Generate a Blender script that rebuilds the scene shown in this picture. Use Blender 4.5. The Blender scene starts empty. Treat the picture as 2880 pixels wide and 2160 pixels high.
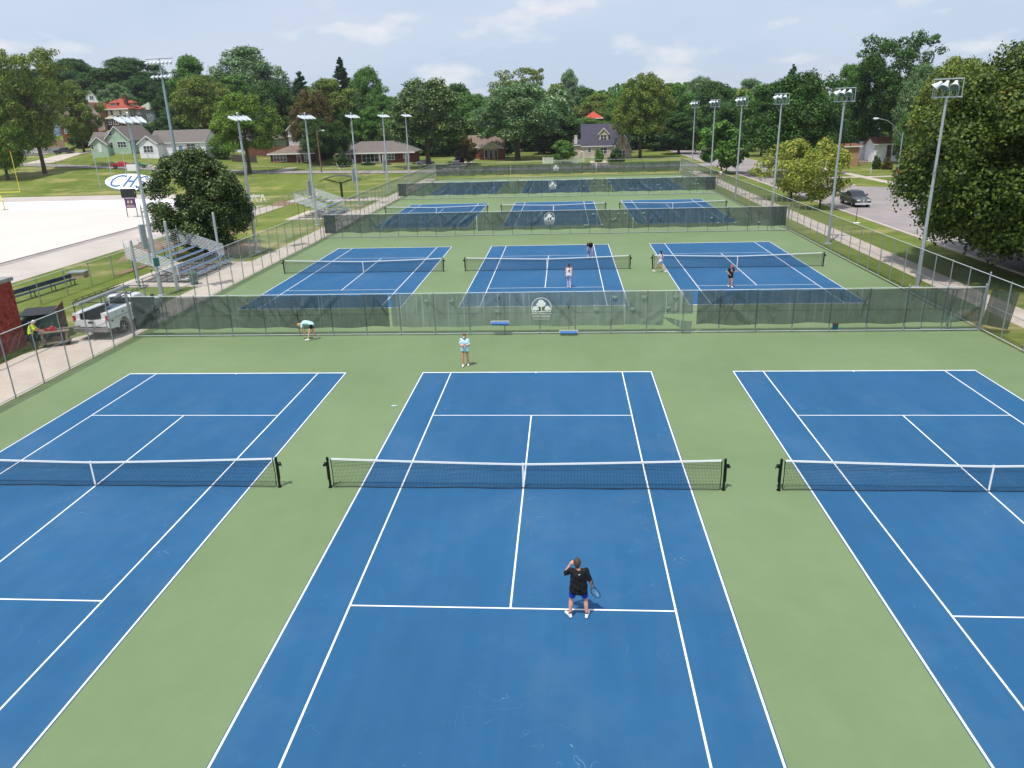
import bpy, math, random
import numpy as np
from mathutils import Vector, Matrix
R = math.radians
scn = bpy.context.scene
col = scn.collection
rnd = random.Random(7)

# ------------------------------------------------------------ camera solved from the court lines
CX, CY, CZ = 1.3754, -22.0493, 11.6364
YAW, PITCH, ROLL, FPX = -0.0748284, 0.3452172, -0.0283894, 2105.78
def _basis():
    cy, sy, cp, sp = math.cos(YAW), math.sin(YAW), math.cos(PITCH), math.sin(PITCH)
    fw = Vector((sy*cp, cy*cp, -sp)); r = Vector((cy, -sy, 0)); u = r.cross(fw)
    cr, sr = math.cos(ROLL), math.sin(ROLL)
    return r*cr+u*sr, -r*sr+u*cr, fw
CR, CU, CF = _basis()
cam = bpy.data.cameras.new('camera'); camo = bpy.data.objects.new('camera', cam); col.objects.link(camo)
m = Matrix((CR, CU, -CF)).transposed().to_4x4(); m.translation = (CX, CY, CZ)
camo.matrix_world = m
cam.sensor_width = 36; cam.lens = 36*FPX/2880; cam.clip_start = .1; cam.clip_end = 6000
scn.camera = camo
def at(px, py, Y):          # surveying aid: where a sight line of the drone meets the plane y = Y
    d = CF + CR*((px-1440)/FPX) - CU*((py-1080)/FPX)
    t = (Y-CY)/d.y
    return Vector((CX, CY, CZ)) + d*t

# ------------------------------------------------------------ terrain
SXK = [-3000, -260, -200, -150, -125, -100, -73, 3000]; SXV = [6, 5, 3.5, 2.3, 1.6, .9, 0, 0]
def s_of(x): return np.interp(x, SXK, SXV)
def ys(x):   return 149 + .27*np.clip(-35-np.asarray(x, float), 0, 400)      # near edge of the cross street
_TX = np.array([-3000, -260, -200, -175, -150, -125, -100, -75, -50, 3000.])
_TU = np.array([0, 10, 25, 50, 75, 110, 300.])
_TZ = np.array([[6,8,10,15,19,23,25],[5,7,9,14,18,22,25],[3.5,5,6,9.5,18,20,24],[3,4.5,5.5,10.5,15,19,22],
 [2.3,4,5.2,10.8,13,17,20],[1.6,4.6,5,8.5,11,14,16],[.9,2.2,3.3,5.5,7.5,10,12],[0,.2,.8,3,4.5,6,8],[0,0,0,0,0,.5,1],[0,0,0,0,0,.5,1.]])
def hgt(x, y):
    x = np.asarray(x, float); y = np.asarray(y, float); x, y = np.broadcast_arrays(x, y)
    yn = ys(x); s = s_of(x)
    a = np.clip((-38-x)/10, 0, 1); b = np.clip((yn-1-y)/np.maximum(yn-1-142, .1), 0, 1)
    low = s + (-2.5-s)*np.minimum(a, b)
    u = np.clip(y-(yn+8), 0, 299.9)
    iu = np.clip(np.searchsorted(_TU, u, side='right')-1, 0, 5); fu = (u-_TU[iu])/(_TU[iu+1]-_TU[iu])
    xc = np.clip(x, -2999, 2999); ix = np.clip(np.searchsorted(_TX, xc, side='right')-1, 0, 8); fx = (xc-_TX[ix])/(_TX[ix+1]-_TX[ix])
    hi = (_TZ[ix,iu]*(1-fx)+_TZ[ix+1,iu]*fx)*(1-fu) + (_TZ[ix,iu+1]*(1-fx)+_TZ[ix+1,iu+1]*fx)*fu
    return np.where(y > yn+8, hi, low)
def hz(x, y): return float(hgt(x, y))

# ------------------------------------------------------------ mesh helpers
class MB:
    def __init__(s): s.v = []; s.f = []; s.mi = []; s.k = 0
    def add(s, vs, fs, mi=None):
        o = len(s.v); s.v += [tuple(p) for p in vs]; s.f += [tuple(i+o for i in f) for f in fs]; s.mi += [s.k if mi is None else mi]*len(fs); return s
    def box(s, x0, x1, y0, y1, z0, z1, mi=None):
        return s.add([(x0,y0,z0),(x1,y0,z0),(x1,y1,z0),(x0,y1,z0),(x0,y0,z1),(x1,y0,z1),(x1,y1,z1),(x0,y1,z1)],
                     [(0,3,2,1),(4,5,6,7),(0,1,5,4),(1,2,6,5),(2,3,7,6),(3,0,4,7)], mi)
    def tube(s, a, b, r0, r1=None, n=8, mi=None, caps=True):
        a = Vector(a); b = Vector(b); r1 = r0 if r1 is None else r1
        d = (b-a).normalized(); p = d.orthogonal().normalized(); q = d.cross(p)
        vs = []
        for c, r in ((a, r0), (b, r1)):
            for i in range(n):
                t = 2*math.pi*i/n; vs.append(c+p*(r*math.cos(t))+q*(r*math.sin(t)))
        fs = [(i, (i+1) % n, n+(i+1) % n, n+i) for i in range(n)]
        if caps: fs += [tuple(range(n-1, -1, -1)), tuple(range(n, 2*n))]
        return s.add(vs, fs, mi)
    def path(s, pts, r, n=6, mi=None, r1=None):
        k = len(pts)-1
        for i in range(k):
            ra = r if r1 is None else r+(r1-r)*i/k; rb = r if r1 is None else r+(r1-r)*(i+1)/k
            s.tube(pts[i], pts[i+1], ra, rb, n, mi)
        return s
    def lathe(s, prof, n=16, c=(0,0,0), axis='z', mi=None):
        vs = []
        for r, z in prof:
            for i in range(n):
                t = 2*math.pi*i/n; a, b = r*math.cos(t), r*math.sin(t)
                p = {'z': (a, b, z), 'x': (z, a, b), 'y': (a, z, b)}[axis]
                vs.append((p[0]+c[0], p[1]+c[1], p[2]+c[2]))
        fs = []
        for j in range(len(prof)-1):
            for i in range(n): fs.append((j*n+i, j*n+(i+1) % n, (j+1)*n+(i+1) % n, (j+1)*n+i))
        fs += [tuple(range(n-1, -1, -1)), tuple(range((len(prof)-1)*n, len(prof)*n))]
        return s.add(vs, fs, mi)
    def prism(s, poly, lo, hi, plane='xz', mi=None):       # poly in a plane, extruded along the third axis
        def P(a, b, t): return {'xz': (a, t, b), 'yz': (t, a, b), 'xy': (a, b, t)}[plane]
        n = len(poly); vs = [P(a, b, lo) for a, b in poly]+[P(a, b, hi) for a, b in poly]
        fs = [(i, (i+1) % n, n+(i+1) % n, n+i) for i in range(n)]+[tuple(range(n-1, -1, -1)), tuple(range(n, 2*n))]
        return s.add(vs, fs, mi)
    def ball(s, c, r, n=8, mi=None, sq=(1,1,1)):
        prof = [(max(.001, r*math.sin(math.pi*i/n)), -r*math.cos(math.pi*i/n)) for i in range(n+1)]
        o = len(s.v); s.lathe([(a*1, b) for a, b in prof], n*2, (0,0,0), 'z', mi)
        for i in range(o, len(s.v)):
            p = s.v[i]; s.v[i] = (p[0]*sq[0]+c[0], p[1]*sq[1]+c[1], p[2]*sq[2]+c[2])
        return s
    def quad(s, a, b, c, d, mi=None): return s.add([a,b,c,d], [(0,1,2,3)], mi)
    def build(s, name, mats, parent=None, smooth=False, **kw):
        me = bpy.data.meshes.new(name); me.from_pydata(s.v, [], s.f)
        if not isinstance(mats, (list, tuple)): mats = [mats]
        for mm in mats: me.materials.append(mm)
        if any(s.mi): me.polygons.foreach_set('material_index', [min(i, len(mats)-1) for i in s.mi])
        if smooth: me.polygons.foreach_set('use_smooth', [True]*len(me.polygons))
        me.update()
        return link(name, me, parent, **kw)
def link(name, me, parent=None, label=None, cat=None, group=None, kind=None, loc=None, rz=None):
    o = bpy.data.objects.new(name, me); col.objects.link(o)
    if parent is not None: o.parent = parent
    return tag(o, label, cat, group, kind, loc, rz)
def tag(o, label=None, cat=None, group=None, kind=None, loc=None, rz=None):
    if label: o['label'] = label
    if cat: o['category'] = cat
    if group: o['group'] = group
    if kind: o['kind'] = kind
    if loc is not None: o.location = loc
    if rz is not None: o.rotation_euler = (0, 0, rz)
    return o
def root(name, label, cat, loc=(0,0,0), rz=0, group=None): return link(name, None, None, label, cat, group, None, loc, rz)
def copy_tree(o, parent=None, kids={}):
    c = o.copy(); col.objects.link(c); c.parent = parent
    for ch in [q for q in KIDS(o)]: copy_tree(ch, c)
    return c
def KIDS(o): return [q for q in bpy.data.objects if q.parent == o]
def npmesh(name, V, F, mats):
    me = bpy.data.meshes.new(name); V = np.asarray(V, np.float32); F = np.asarray(F, np.int32); k = F.shape[1]
    me.vertices.add(len(V)); me.vertices.foreach_set('co', V.ravel())
    me.loops.add(F.size); me.loops.foreach_set('vertex_index', F.ravel())
    me.polygons.add(len(F)); me.polygons.foreach_set('loop_start', np.arange(0, F.size, k, dtype=np.int32))
    me.polygons.foreach_set('loop_total', np.full(len(F), k, np.int32))
    for mm in mats: me.materials.append(mm)
    me.update(calc_edges=True); return me

# ------------------------------------------------------------ materials
def hexl(h):
    h = h.lstrip('#'); c = [int(h[i:i+2], 16)/255 for i in (0, 2, 4)]
    return tuple((x/12.92 if x <= .04045 else ((x+.055)/1.055)**2.4) for x in c)
def C4(c): return (*(hexl(c) if isinstance(c, str) else c), 1)
class NT:
    def __init__(s, name):
        s.m = bpy.data.materials.new(name); s.m.use_nodes = True; s.t = s.m.node_tree; s.t.nodes.clear()
        s.out = s.n('ShaderNodeOutputMaterial')
    def n(s, ty, **kw):
        nd = s.t.nodes.new(ty)
        for k, v in kw.items(): setattr(nd, k, v)
        return nd
    def l(s, a, b): s.t.links.new(a, b)
    def noise(s, scale, detail=4, vec=None, rough=.6):
        a = s.n('ShaderNodeTexNoise'); a.inputs['Scale'].default_value = scale; a.inputs['Detail'].default_value = detail; a.inputs['Roughness'].default_value = rough
        if vec is not None: s.l(vec, a.inputs['Vector'])
        return a.outputs['Fac']
    def ramp(s, fac, stops):
        a = s.n('ShaderNodeValToRGB'); e = a.color_ramp.elements
        while len(e) < len(stops): e.new(.5)
        for i, (p, c) in enumerate(stops): e[i].position = p; e[i].color = C4(c)
        s.l(fac, a.inputs[0]); return a.outputs[0]
    def mix(s, fac, a, b, mode='MIX'):
        q = s.n('ShaderNodeMix', data_type='RGBA', blend_type=mode)
        for sock, v in ((q.inputs[0], fac), (q.inputs[6], a), (q.inputs[7], b)):
            if isinstance(v, (int, float)): sock.default_value = v
            elif isinstance(v, (tuple, list, str)): sock.default_value = C4(v)
            else: s.l(v, sock)
        return q.outputs[2]
    def math(s, op, a, b=None):
        q = s.n('ShaderNodeMath', operation=op)
        for i, v in enumerate((a, b)):
            if v is None: continue
            if isinstance(v, (int, float)): q.inputs[i].default_value = v
            else: s.l(v, q.inputs[i])
        return q.outputs[0]
    def obj(s): return s.n('ShaderNodeTexCoord').outputs['Object']
    def bsdf(s, color, rough=.6, metal=0, spec=.4, bump=None, bs=.3, bd=.02, coat=0):
        b = s.n('ShaderNodeBsdfPrincipled')
        if isinstance(color, (tuple, str)): b.inputs['Base Color'].default_value = C4(color)
        else: s.l(color, b.inputs['Base Color'])
        if isinstance(rough, (int, float)): b.inputs['Roughness'].default_value = rough
        else: s.l(rough, b.inputs['Roughness'])
        b.inputs['Metallic'].default_value = metal; b.inputs['Specular IOR Level'].default_value = spec; b.inputs['Coat Weight'].default_value = coat
        if bump is not None:
            q = s.n('ShaderNodeBump'); q.inputs['Strength'].default_value = bs; q.inputs['Distance'].default_value = bd
            s.l(bump, q.inputs['Height']); s.l(q.outputs[0], b.inputs['Normal'])
        return b.outputs[0]
    def done(s, sh): s.l(sh, s.out.inputs['Surface']); return s.m
_MC = {}
def mat(name, c, rough=.6, metal=0, var=.12, scale=6, spec=.4, bump=0, coat=0, dark=None):
    if name in _MC: return _MC[name]
    t = NT(name); o = t.obj(); f = t.noise(scale, 5, o)
    base = hexl(c) if isinstance(c, str) else c
    lo = tuple(x*(1-var) for x in base) if dark is None else hexl(dark); hi = tuple(min(1, x*(1+var)) for x in base)
    cc = t.ramp(f, [(.3, lo), (.7, hi)])
    bn = t.noise(scale*7, 4, o) if bump else None
    _MC[name] = t.done(t.bsdf(cc, rough, metal, spec, bn, bump, .02, coat)); return _MC[name]
def glass(name, c='#20262c', rough=.08):
    if name in _MC: return _MC[name]
    t = NT(name); _MC[name] = t.done(t.bsdf(c, rough, 0, .8)); return _MC[name]

# two tone grounds
def ground_mat(name, stops, scale, fine, rough=.95, bump=.4, bd=.04, fine_amt=.35, spec=.15):
    t = NT(name); o = t.obj()
    f1 = t.noise(scale, 6, o, .65); f2 = t.noise(fine, 5, o, .7)
    f = t.math('ADD', t.math('MULTIPLY', f1, 1-fine_amt), t.math('MULTIPLY', f2, fine_amt))
    return t.done(t.bsdf(t.ramp(f, stops), rough, 0, spec, f2, bump, bd))
M = {}
TRIM = mat('white_trim', '#dcdcd8', .6, var=.05)
def grass_mat(name, tint, dirt):
    t = NT(name); o = t.obj()
    f1 = t.noise(.05, 4, o, .6); f2 = t.noise(.45, 6, o, .75); f3 = t.noise(7, 5, o, .8)
    f = t.math('ADD', t.math('ADD', t.math('MULTIPLY', f1, .3), t.math('MULTIPLY', f2, .35)), t.math('MULTIPLY', f3, .35))
    c = t.ramp(f, tint)
    mp = t.n('ShaderNodeMapping'); mp.inputs['Scale'].default_value = (.35, 1, 1); t.l(o, mp.inputs[0])
    d = t.noise(.16, 7, mp.outputs[0], .72)
    md = t.ramp(d, [(dirt, (0,0,0)), (dirt+.09, (1,1,1))])
    md2 = t.math('MULTIPLY', md, .75)
    c = t.mix(md2, c, '#9a8f62')
    return t.done(t.bsdf(c, .95, 0, .1, f3, .7, .06))
M['grass'] = grass_mat('lawn_grass', [(.3, '#414e25'), (.45, '#58682c'), (.55, '#6d793a'), (.7, '#8c9058')], .52)
M['grass_dry'] = grass_mat('dry_grass', [(.3, '#4c5c24'), (.45, '#66782e'), (.55, '#808a42'), (.7, '#a09c60')], .5)
M['concrete'] = ground_mat('pale_concrete', [(.3, '#a89c90'), (.5, '#b8aca1'), (.7, '#c6bbb0')], .5, 8)
M['track'] = ground_mat('worn_track', [(.3, '#a39a93'), (.5, '#b2a9a2'), (.7, '#c0b7af')], .2, 5)
M['track_dark'] = ground_mat('worn_track_edge', [(.3, '#8a8283'), (.7, '#a19996')], .2, 5)
M['tarp'] = ground_mat('field_cover_cream', [(.3, '#c0bbb4'), (.7, '#cac5be')], .08, 2)
M['tarp_white'] = ground_mat('field_cover_white', [(.3, '#dcdbdb'), (.7, '#e6e6e6')], .08, 2)
M['asphalt'] = ground_mat('road_asphalt', [(.3, '#837c7c'), (.5, '#918a89'), (.7, '#a09997')], .25, 20)
M['dirt'] = ground_mat('bare_dirt', [(.3, '#7b6452'), (.6, '#9b8269'), (.8, '#b09a82')], 1.5, 12, bump=.9, bd=.15)

def court_mat(name, lo, mid, hi, scuff):
    t = NT(name); o = t.obj()
    f1 = t.noise(.13, 3, o, .5); f2 = t.noise(1.1, 5, o, .7); f3 = t.noise(60, 3, o, .6)
    f = t.math('ADD', t.math('ADD', t.math('MULTIPLY', f1, .5), t.math('MULTIPLY', f2, .25)), t.math('MULTIPLY', f3, .25))
    c = t.ramp(f, [(.35, lo), (.5, mid), (.65, hi)])
    # thin curved scuffs left by shoes
    w = t.n('ShaderNodeTexNoise'); w.inputs['Scale'].default_value = .8; w.inputs['Detail'].default_value = 2; w.inputs['Distortion'].default_value = 1.4; t.l(o, w.inputs['Vector'])
    s1 = t.math('ABSOLUTE', t.math('SUBTRACT', w.outputs['Fac'], .5))
    line = t.math('LESS_THAN', s1, .0016)
    gate = t.ramp(t.noise(.35, 4, o), [(.52, (0,0,0)), (.62, (1,1,1))])
    c = t.mix(t.math('MULTIPLY', t.math('MULTIPLY', line, gate), scuff), c, '#b9d0e0')
    # ball marks: tiny pale specks, denser in places
    vo = t.n('ShaderNodeTexVoronoi'); vo.inputs['Scale'].default_value = 2.6; t.l(o, vo.inputs['Vector'])
    sp_ = t.math('MULTIPLY', t.math('LESS_THAN', vo.outputs['Distance'], .045), t.ramp(t.noise(.5, 3, o), [(.45, (0,0,0)), (.6, (1,1,1))]))
    c = t.mix(t.math('MULTIPLY', sp_, .16), c, '#c3cfd0')
    mp_ = t.n('ShaderNodeMapping'); mp_.inputs['Scale'].default_value = (1.6, .09, 1); t.l(o, mp_.inputs[0])
    c = t.mix(t.math('MULTIPLY', t.ramp(t.noise(1., 4, mp_.outputs[0], .6), [(.42, (0,0,0)), (.62, (1,1,1))]), .014), c, '#9fb3b5')
    # dusty worn patches
    wp = t.ramp(t.noise(.22, 5, o, .65), [(.5, (0,0,0)), (.75, (1,1,1))])
    c = t.mix(t.math('MULTIPLY', wp, .05), c, '#b7b7a6')
    return t.done(t.bsdf(c, .8, 0, .25, f3, .25, .004))
M['blue'] = court_mat('blue_acrylic', '#205177', '#23577f', '#275d87', .2)
M['green'] = court_mat('green_acrylic', '#667954', '#6c7f59', '#73865f', .05)
M['line'] = mat('white_line_paint', '#dfe2e4', .7, var=.10, scale=1.4)

# ------------------------------------------------------------ world and sun
EL, SAZ = R(67.2), Vector((-.20, -.37, 1)).normalized()
w = bpy.data.worlds.new('World'); scn.world = w; w.use_nodes = True
nt = w.node_tree; nt.nodes.clear()
def wn(t, **k):
    n = nt.nodes.new(t)
    for a, b in k.items(): setattr(n, a, b)
    return n
out = wn('ShaderNodeOutputWorld'); bg = wn('ShaderNodeBackground'); sky = wn('ShaderNodeTexSky', sky_type='NISHITA')
sky.sun_disc = False; sky.sun_elevation = EL; sky.sun_rotation = math.atan2(-.20, -.37); sky.air_density = 1.0; sky.dust_density = 1.6; sky.ozone_density = 1.2
tc = wn('ShaderNodeTexCoord'); sep = wn('ShaderNodeSeparateXYZ'); nt.links.new(tc.outputs['Generated'], sep.inputs[0])
def wm(op, a, b=None):
    n = wn('ShaderNodeMath', operation=op)
    for i, v in enumerate((a, b)):
        if v is None: continue
        if isinstance(v, (int, float)): n.inputs[i].default_value = v
        else: nt.links.new(v, n.inputs[i])
    return n.outputs[0]
zz = wm('ADD', wm('MAXIMUM', sep.outputs[2], 0), .10)
cb = wn('ShaderNodeCombineXYZ'); nt.links.new(wm('DIVIDE', sep.outputs[0], zz), cb.inputs[0]); nt.links.new(wm('DIVIDE', sep.outputs[1], zz), cb.inputs[1])
def wramp(f, stops):
    r = wn('ShaderNodeValToRGB'); e = r.color_ramp.elements
    while len(e) < len(stops): e.new(.5)
    for i, (p, v) in enumerate(stops): e[i].position = p; e[i].color = (v, v, v, 1)
    nt.links.new(f, r.inputs[0]); return r.outputs[0]
def wnoise(sc, det, off, zs):
    mp = wn('ShaderNodeMapping'); mp.inputs['Location'].default_value = off; mp.inputs['Scale'].default_value = (1, 1, zs); nt.links.new(tc.outputs['Generated'], mp.inputs[0])
    n = wn('ShaderNodeTexNoise'); n.inputs['Scale'].default_value = sc; n.inputs['Detail'].default_value = det; n.inputs['Roughness'].default_value = .5
    nt.links.new(mp.outputs[0], n.inputs['Vector']); return n.outputs['Fac']
veil = wramp(wnoise(2.2, 5, (3.1, 1.7, 0), 3.5), [(.35, .1), (.7, .9)])
puff = wramp(wnoise(9.5, 8, (7.35, 2.2, .3), 2.6), [(.56, 0), (.70, .85)])
def wmix(f, a, b):
    n = wn('ShaderNodeMix', data_type='RGBA')
    if isinstance(f, (int, float)): n.inputs[0].default_value = f
    else: nt.links.new(f, n.inputs[0])
    for i, v in ((6, a), (7, b)):
        if isinstance(v, tuple): n.inputs[i].default_value = (*v, 1)
        else: nt.links.new(v, n.inputs[i])
    return n.outputs[2]
SKYK = .1
c1 = wmix(.75, sky.outputs[0], (5.9, 7.2, 9.3))
c2 = wmix(veil, c1, (7.0, 7.5, 8.6))
c3 = wmix(puff, c2, (8.6, 8.7, 9.0))
nt.links.new(c3, bg.inputs[0]); bg.inputs[1].default_value = SKYK; nt.links.new(bg.outputs[0], out.inputs[0])
sd = bpy.data.lights.new('sun', 'SUN'); sd.energy = 4.1; sd.angle = R(.53); sd.color = (1, .96, .9)
so = bpy.data.objects.new('sun', sd); col.objects.link(so); so.rotation_euler = SAZ.to_track_quat('Z', 'Y').to_euler()
scn.view_settings.view_transform = 'Standard'; scn.view_settings.look = 'None'; scn.view_settings.exposure = .05; scn.view_settings.gamma = 1
scn.cycles.max_bounces = 6; scn.cycles.diffuse_bounces = 3; scn.cycles.glossy_bounces = 2; scn.cycles.transmission_bounces = 3
scn.cycles.transparent_max_bounces = 24; scn.cycles.caustics_reflective = False; scn.cycles.caustics_refractive = False
scn.cycles.use_adaptive_sampling = True; scn.cycles.adaptive_threshold = .02
scn.cycles.use_denoising = True
try: scn.cycles.denoiser = 'OPENIMAGEDENOISE'
except Exception: pass
scn.cycles.sample_clamp_indirect = 4

# ------------------------------------------------------------ ground
xs = np.array([-3000, -1500, -800, -500, -380, -300, -260]+list(np.arange(-240, 60, 2.))+[64, 75, 90, 120, 160, 220, 300, 420, 600, 1000, 1800, 3000])
yy = np.array([-400, -200, -120, -80, -60, -40, -20]+list(np.arange(-10, 130, 4.))+list(np.arange(130, 300, 2.))+[305, 315, 330, 350, 380, 420, 480, 560, 700, 900, 1300, 2000, 3000, 4500])
X, Y = np.meshgrid(xs, yy); Z = hgt(X, Y)
V = np.stack([X, Y, Z], -1).reshape(-1, 3); nx = len(xs); ii = np.arange(len(yy)-1)[:, None]*nx+np.arange(nx-1)[None]; ii = ii.ravel()
gm = npmesh('ground', V, np.stack([ii, ii+1, ii+1+nx, ii+nx], -1), [M['grass']]); gm.polygons.foreach_set('use_smooth', [True]*len(gm.polygons))
link('ground', gm, kind='structure')
def drape(name, m_, fx0, fx1, y0, y1, dz=.03, step=2., n=6, axis='y', kind='structure', thick=0):
    """a strip between two borders, laid on the terrain: borders are functions of the running coordinate"""
    t = np.arange(y0, y1+step*.5, step); a = np.array([[fx0(q), fx1(q)] for q in t]) if callable(fx0) else np.array([[fx0, fx1]]*len(t), float)
    k = np.linspace(0, 1, n+1); A = a[:, :1]*(1-k)+a[:, 1:]*k; T = np.repeat(t[:, None], n+1, 1)
    Xx, Yy = (A, T) if axis == 'y' else (T, A)
    Zz = hgt(Xx, Yy)+dz; V = np.stack([Xx, Yy, Zz], -1).reshape(-1, 3); w_ = n+1
    i = (np.arange(len(t)-1)[:, None]*w_+np.arange(n)[None]).ravel()
    F = np.stack([i, i+1, i+1+w_, i+w_], -1)
    if axis == 'x': F = F[:, ::-1]
    return link(name, npmesh(name, V, F, [m_]), kind=kind)

def haze_box():
    t = NT('haze_air'); v = t.n('ShaderNodeVolumePrincipled'); v.inputs['Color'].default_value = (.86, .92, 1, 1); v.inputs['Density'].default_value = HAZE; v.inputs['Anisotropy'].default_value = .3
    t.l(v.outputs[0], t.out.inputs['Volume']); MB().box(-3100, 3100, -500, 4600, -4, 62).build('haze', t.m, kind='stuff')
HAZE = .00012
haze_box()
scn.cycles.volume_bounces = 0
# ============================================================ people
def skinm(c): return mat('skin_'+c.lstrip('#'), c, .55, var=.05, scale=10)
def capsules(L, vox=.012, smooth=2, name='m'):
    """tapered capsules fused into one continuous skin"""
    b = MB()
    for p0, r0, p1, r1 in L:
        p0 = Vector(p0); p1 = Vector(p1); d = p1-p0
        if d.length < 1e-4: b.ball(p0, r0, 7); continue
        n = 14; dn = d.normalized(); a = dn.orthogonal().normalized(); c = dn.cross(a); V = []
        rings = [(-1.0, r0*.02), (-.8, r0*.6), (-.45, r0*.89), (0, r0)]
        prof = [(p0+dn*(k*r0), rr) for k, rr in rings]+[(p1+dn*(-k*r1), rr/r0*r1) for k, rr in reversed(rings)]
        for q_, rr in prof:
            for i in range(n): t_ = 2*math.pi*i/n; V.append(q_+a*(rr*math.cos(t_))+c*(rr*math.sin(t_)))
        F = [(j*n+i, j*n+(i+1) % n, (j+1)*n+(i+1) % n, (j+1)*n+i) for j in range(len(prof)-1) for i in range(n)]
        F += [tuple(range(n-1, -1, -1)), tuple(range((len(prof)-1)*n, len(prof)*n))]; b.add(V, F)
    me = bpy.data.meshes.new('tmpm'); me.from_pydata(b.v, [], b.f); o = bpy.data.objects.new('tmp', me); col.objects.link(o)
    m_ = o.modifiers.new('r', 'REMESH'); m_.mode = 'VOXEL'; m_.voxel_size = vox; m_.use_smooth_shade = True
    if smooth: s_ = o.modifiers.new('s', 'SMOOTH'); s_.iterations = smooth; s_.factor = .5
    bpy.context.view_layer.update(); out_ = bpy.data.meshes.new_from_object(o.evaluated_get(bpy.context.evaluated_depsgraph_get()))
    bpy.data.objects.remove(o); return out_
def flatten(me, axis_pts): pass
def lerp(a, b, t): return Vector(a).lerp(Vector(b), t)
def person(label, loc, rz, J={}, skin='#c98f73', shirt='#15171b', sleeve=.6, pants=('shorts', '#1c3f9c', .62), shoe='#e6e7e8', sock=None, hair='#4a3526', hairlen='short', scale=1., vox=.014, female=False, shirt_len=.0, hat=None, bare_back=False, grip=(), hem=None):
    """local frame: x right, y forward, z up; joints for a 1.70 m figure, overridden by J"""
    K = dict(hd=(0, .02, 1.575), nk=(0, .0, 1.43), ch=(0, 0, 1.27), wa=(0, .01, 1.06), pl=(0, 0, .93),
             sl=(-.175, 0, 1.385), sr=(.175, 0, 1.385), el=(-.235, -.02, 1.12), er=(.235, -.02, 1.12), wl=(-.25, .07, .88), wr=(.25, .07, .88),
             hl=(-.09, 0, .90), hr=(.09, 0, .90), kl=(-.10, .02, .49), kr=(.10, .02, .49), al=(-.105, -.02, .09), ar=(.105, -.02, .09), tl=(-.12, .16, .035), tr=(.12, .16, .035),
             face=(0, 1, 0), up=(0, 0, 1))
    K.update(J); K = {k: Vector(v) for k, v in K.items()}
    t = root('person', label, 'person', loc, rz); t.scale = (scale,)*3
    SK = skinm(skin); w_ = .92 if female else 1.
    f = K['face'].normalized(); up = (K['up']-f*K['up'].dot(f)).normalized(); rt = f.cross(up)
    body = [(K['hd']+up*.03, .088, K['hd']-up*.035+f*.02, .072), (K['hd']+f*.045-up*.05, .05, K['hd']+f*.055-up*.075, .035), (K['hd']-up*.06, .052, K['nk'], .054), (K['nk'], .056, K['ch']+Vector((0, 0, .05)), .10*w_),
            (K['hd']+f*.092-up*.005, .013, K['hd']+f*.105-up*.025, .014)]
    for s in (-1, 1): body += [(K['hd']+rt*s*.083-up*.005, .018, K['hd']+rt*s*.085-up*.035, .012)]
    for a, c in (('sl', 'el'), ('sr', 'er')):
        body += [(K['ch']+(K[a]-K['ch'])*.5, .085*w_, K[a], .058*w_), (K[a], .056*w_, K[c], .040*w_)]
    for a, c in (('el', 'wl'), ('er', 'wr')): body += [(K[a], .040*w_, lerp(K[a], K[c], .35), .040*w_), (lerp(K[a], K[c], .35), .040*w_, K[c], .026*w_)]
    tor = [(K['ch'], .135*w_, K['wa'], .115*w_), (K['wa'], .115*w_, K['pl'], .125)]
    sd = (K['sr']-K['sl']).normalized()
    tor += [(K['ch']+sd*.06, .105*w_, K['wa']+sd*.04, .10*w_), (K['ch']-sd*.06, .105*w_, K['wa']-sd*.04, .10*w_), (K['wa']+sd*.04, .10*w_, K['pl']+sd*.05, .11), (K['wa']-sd*.04, .10*w_, K['pl']-sd*.05, .11)]
    body += tor
    for h, k, a, s in (('hl', 'kl', 'al', -1), ('hr', 'kr', 'ar', 1)):
        body += [(K[h], .088, lerp(K[h], K[k], .9), .056), (lerp(K[h], K[k], .9), .056, K[k], .052), (K[k], .052, lerp(K[k], K[a], .32), .056), (lerp(K[k], K[a], .32), .056, K[a], .034), (K[a], .034, K['t'+h[1]]+Vector((0,0,.01)), .03)]
    # hands: palm, four bent fingers of different length, a thumb from the side of the palm
    for e, w in (('el', 'wl'), ('er', 'wr')):
        s = -1 if e == 'el' else 1
        d = (K[w]-K[e]).normalized(); pn = (Vector((s, 0, 0))-d*d.dot(Vector((s, 0, 0)))); pn = pn.normalized() if pn.length > .1 else Vector((0, 0, 1)); sd_ = d.cross(pn).normalized()
        cl = .9 if w in grip else .35
        body.append((K[w], .026, K[w]+d*.05, .026)); body.append((K[w]+d*.03+sd_*.018, .019, K[w]+d*.085+sd_*.024, .016)); body.append((K[w]+d*.03-sd_*.018, .019, K[w]+d*.085-sd_*.024, .016))
        for i, ln_ in enumerate((.062, .072, .068, .052)):
            b0 = K[w]+d*.085+sd_*(.030-.020*i); m1 = b0+(d*math.cos(cl*.7)-pn*math.sin(cl*.7))*ln_*.5; m2 = m1+(d*math.cos(cl*2)-pn*math.sin(cl*2))*ln_*.5
            body += [(b0, .0085, m1, .008), (m1, .008, m2, .0072)]
        th = K[w]+d*.035+sd_*.028; th1 = th+(d*.7+sd_*.6-pn*.35).normalized()*.035; body += [(th, .012, th1, .0105), (th1, .0105, th1+(d*.9-pn*.4).normalized()*.028, .0085)]
    me = capsules(body, vox, 1); me.materials.clear(); me.materials.append(SK); link('body', me, t)
    # hair, eyes, mouth
    hm = mat('hair_'+hair.lstrip('#'), hair, .75, var=.25, scale=30)
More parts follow.
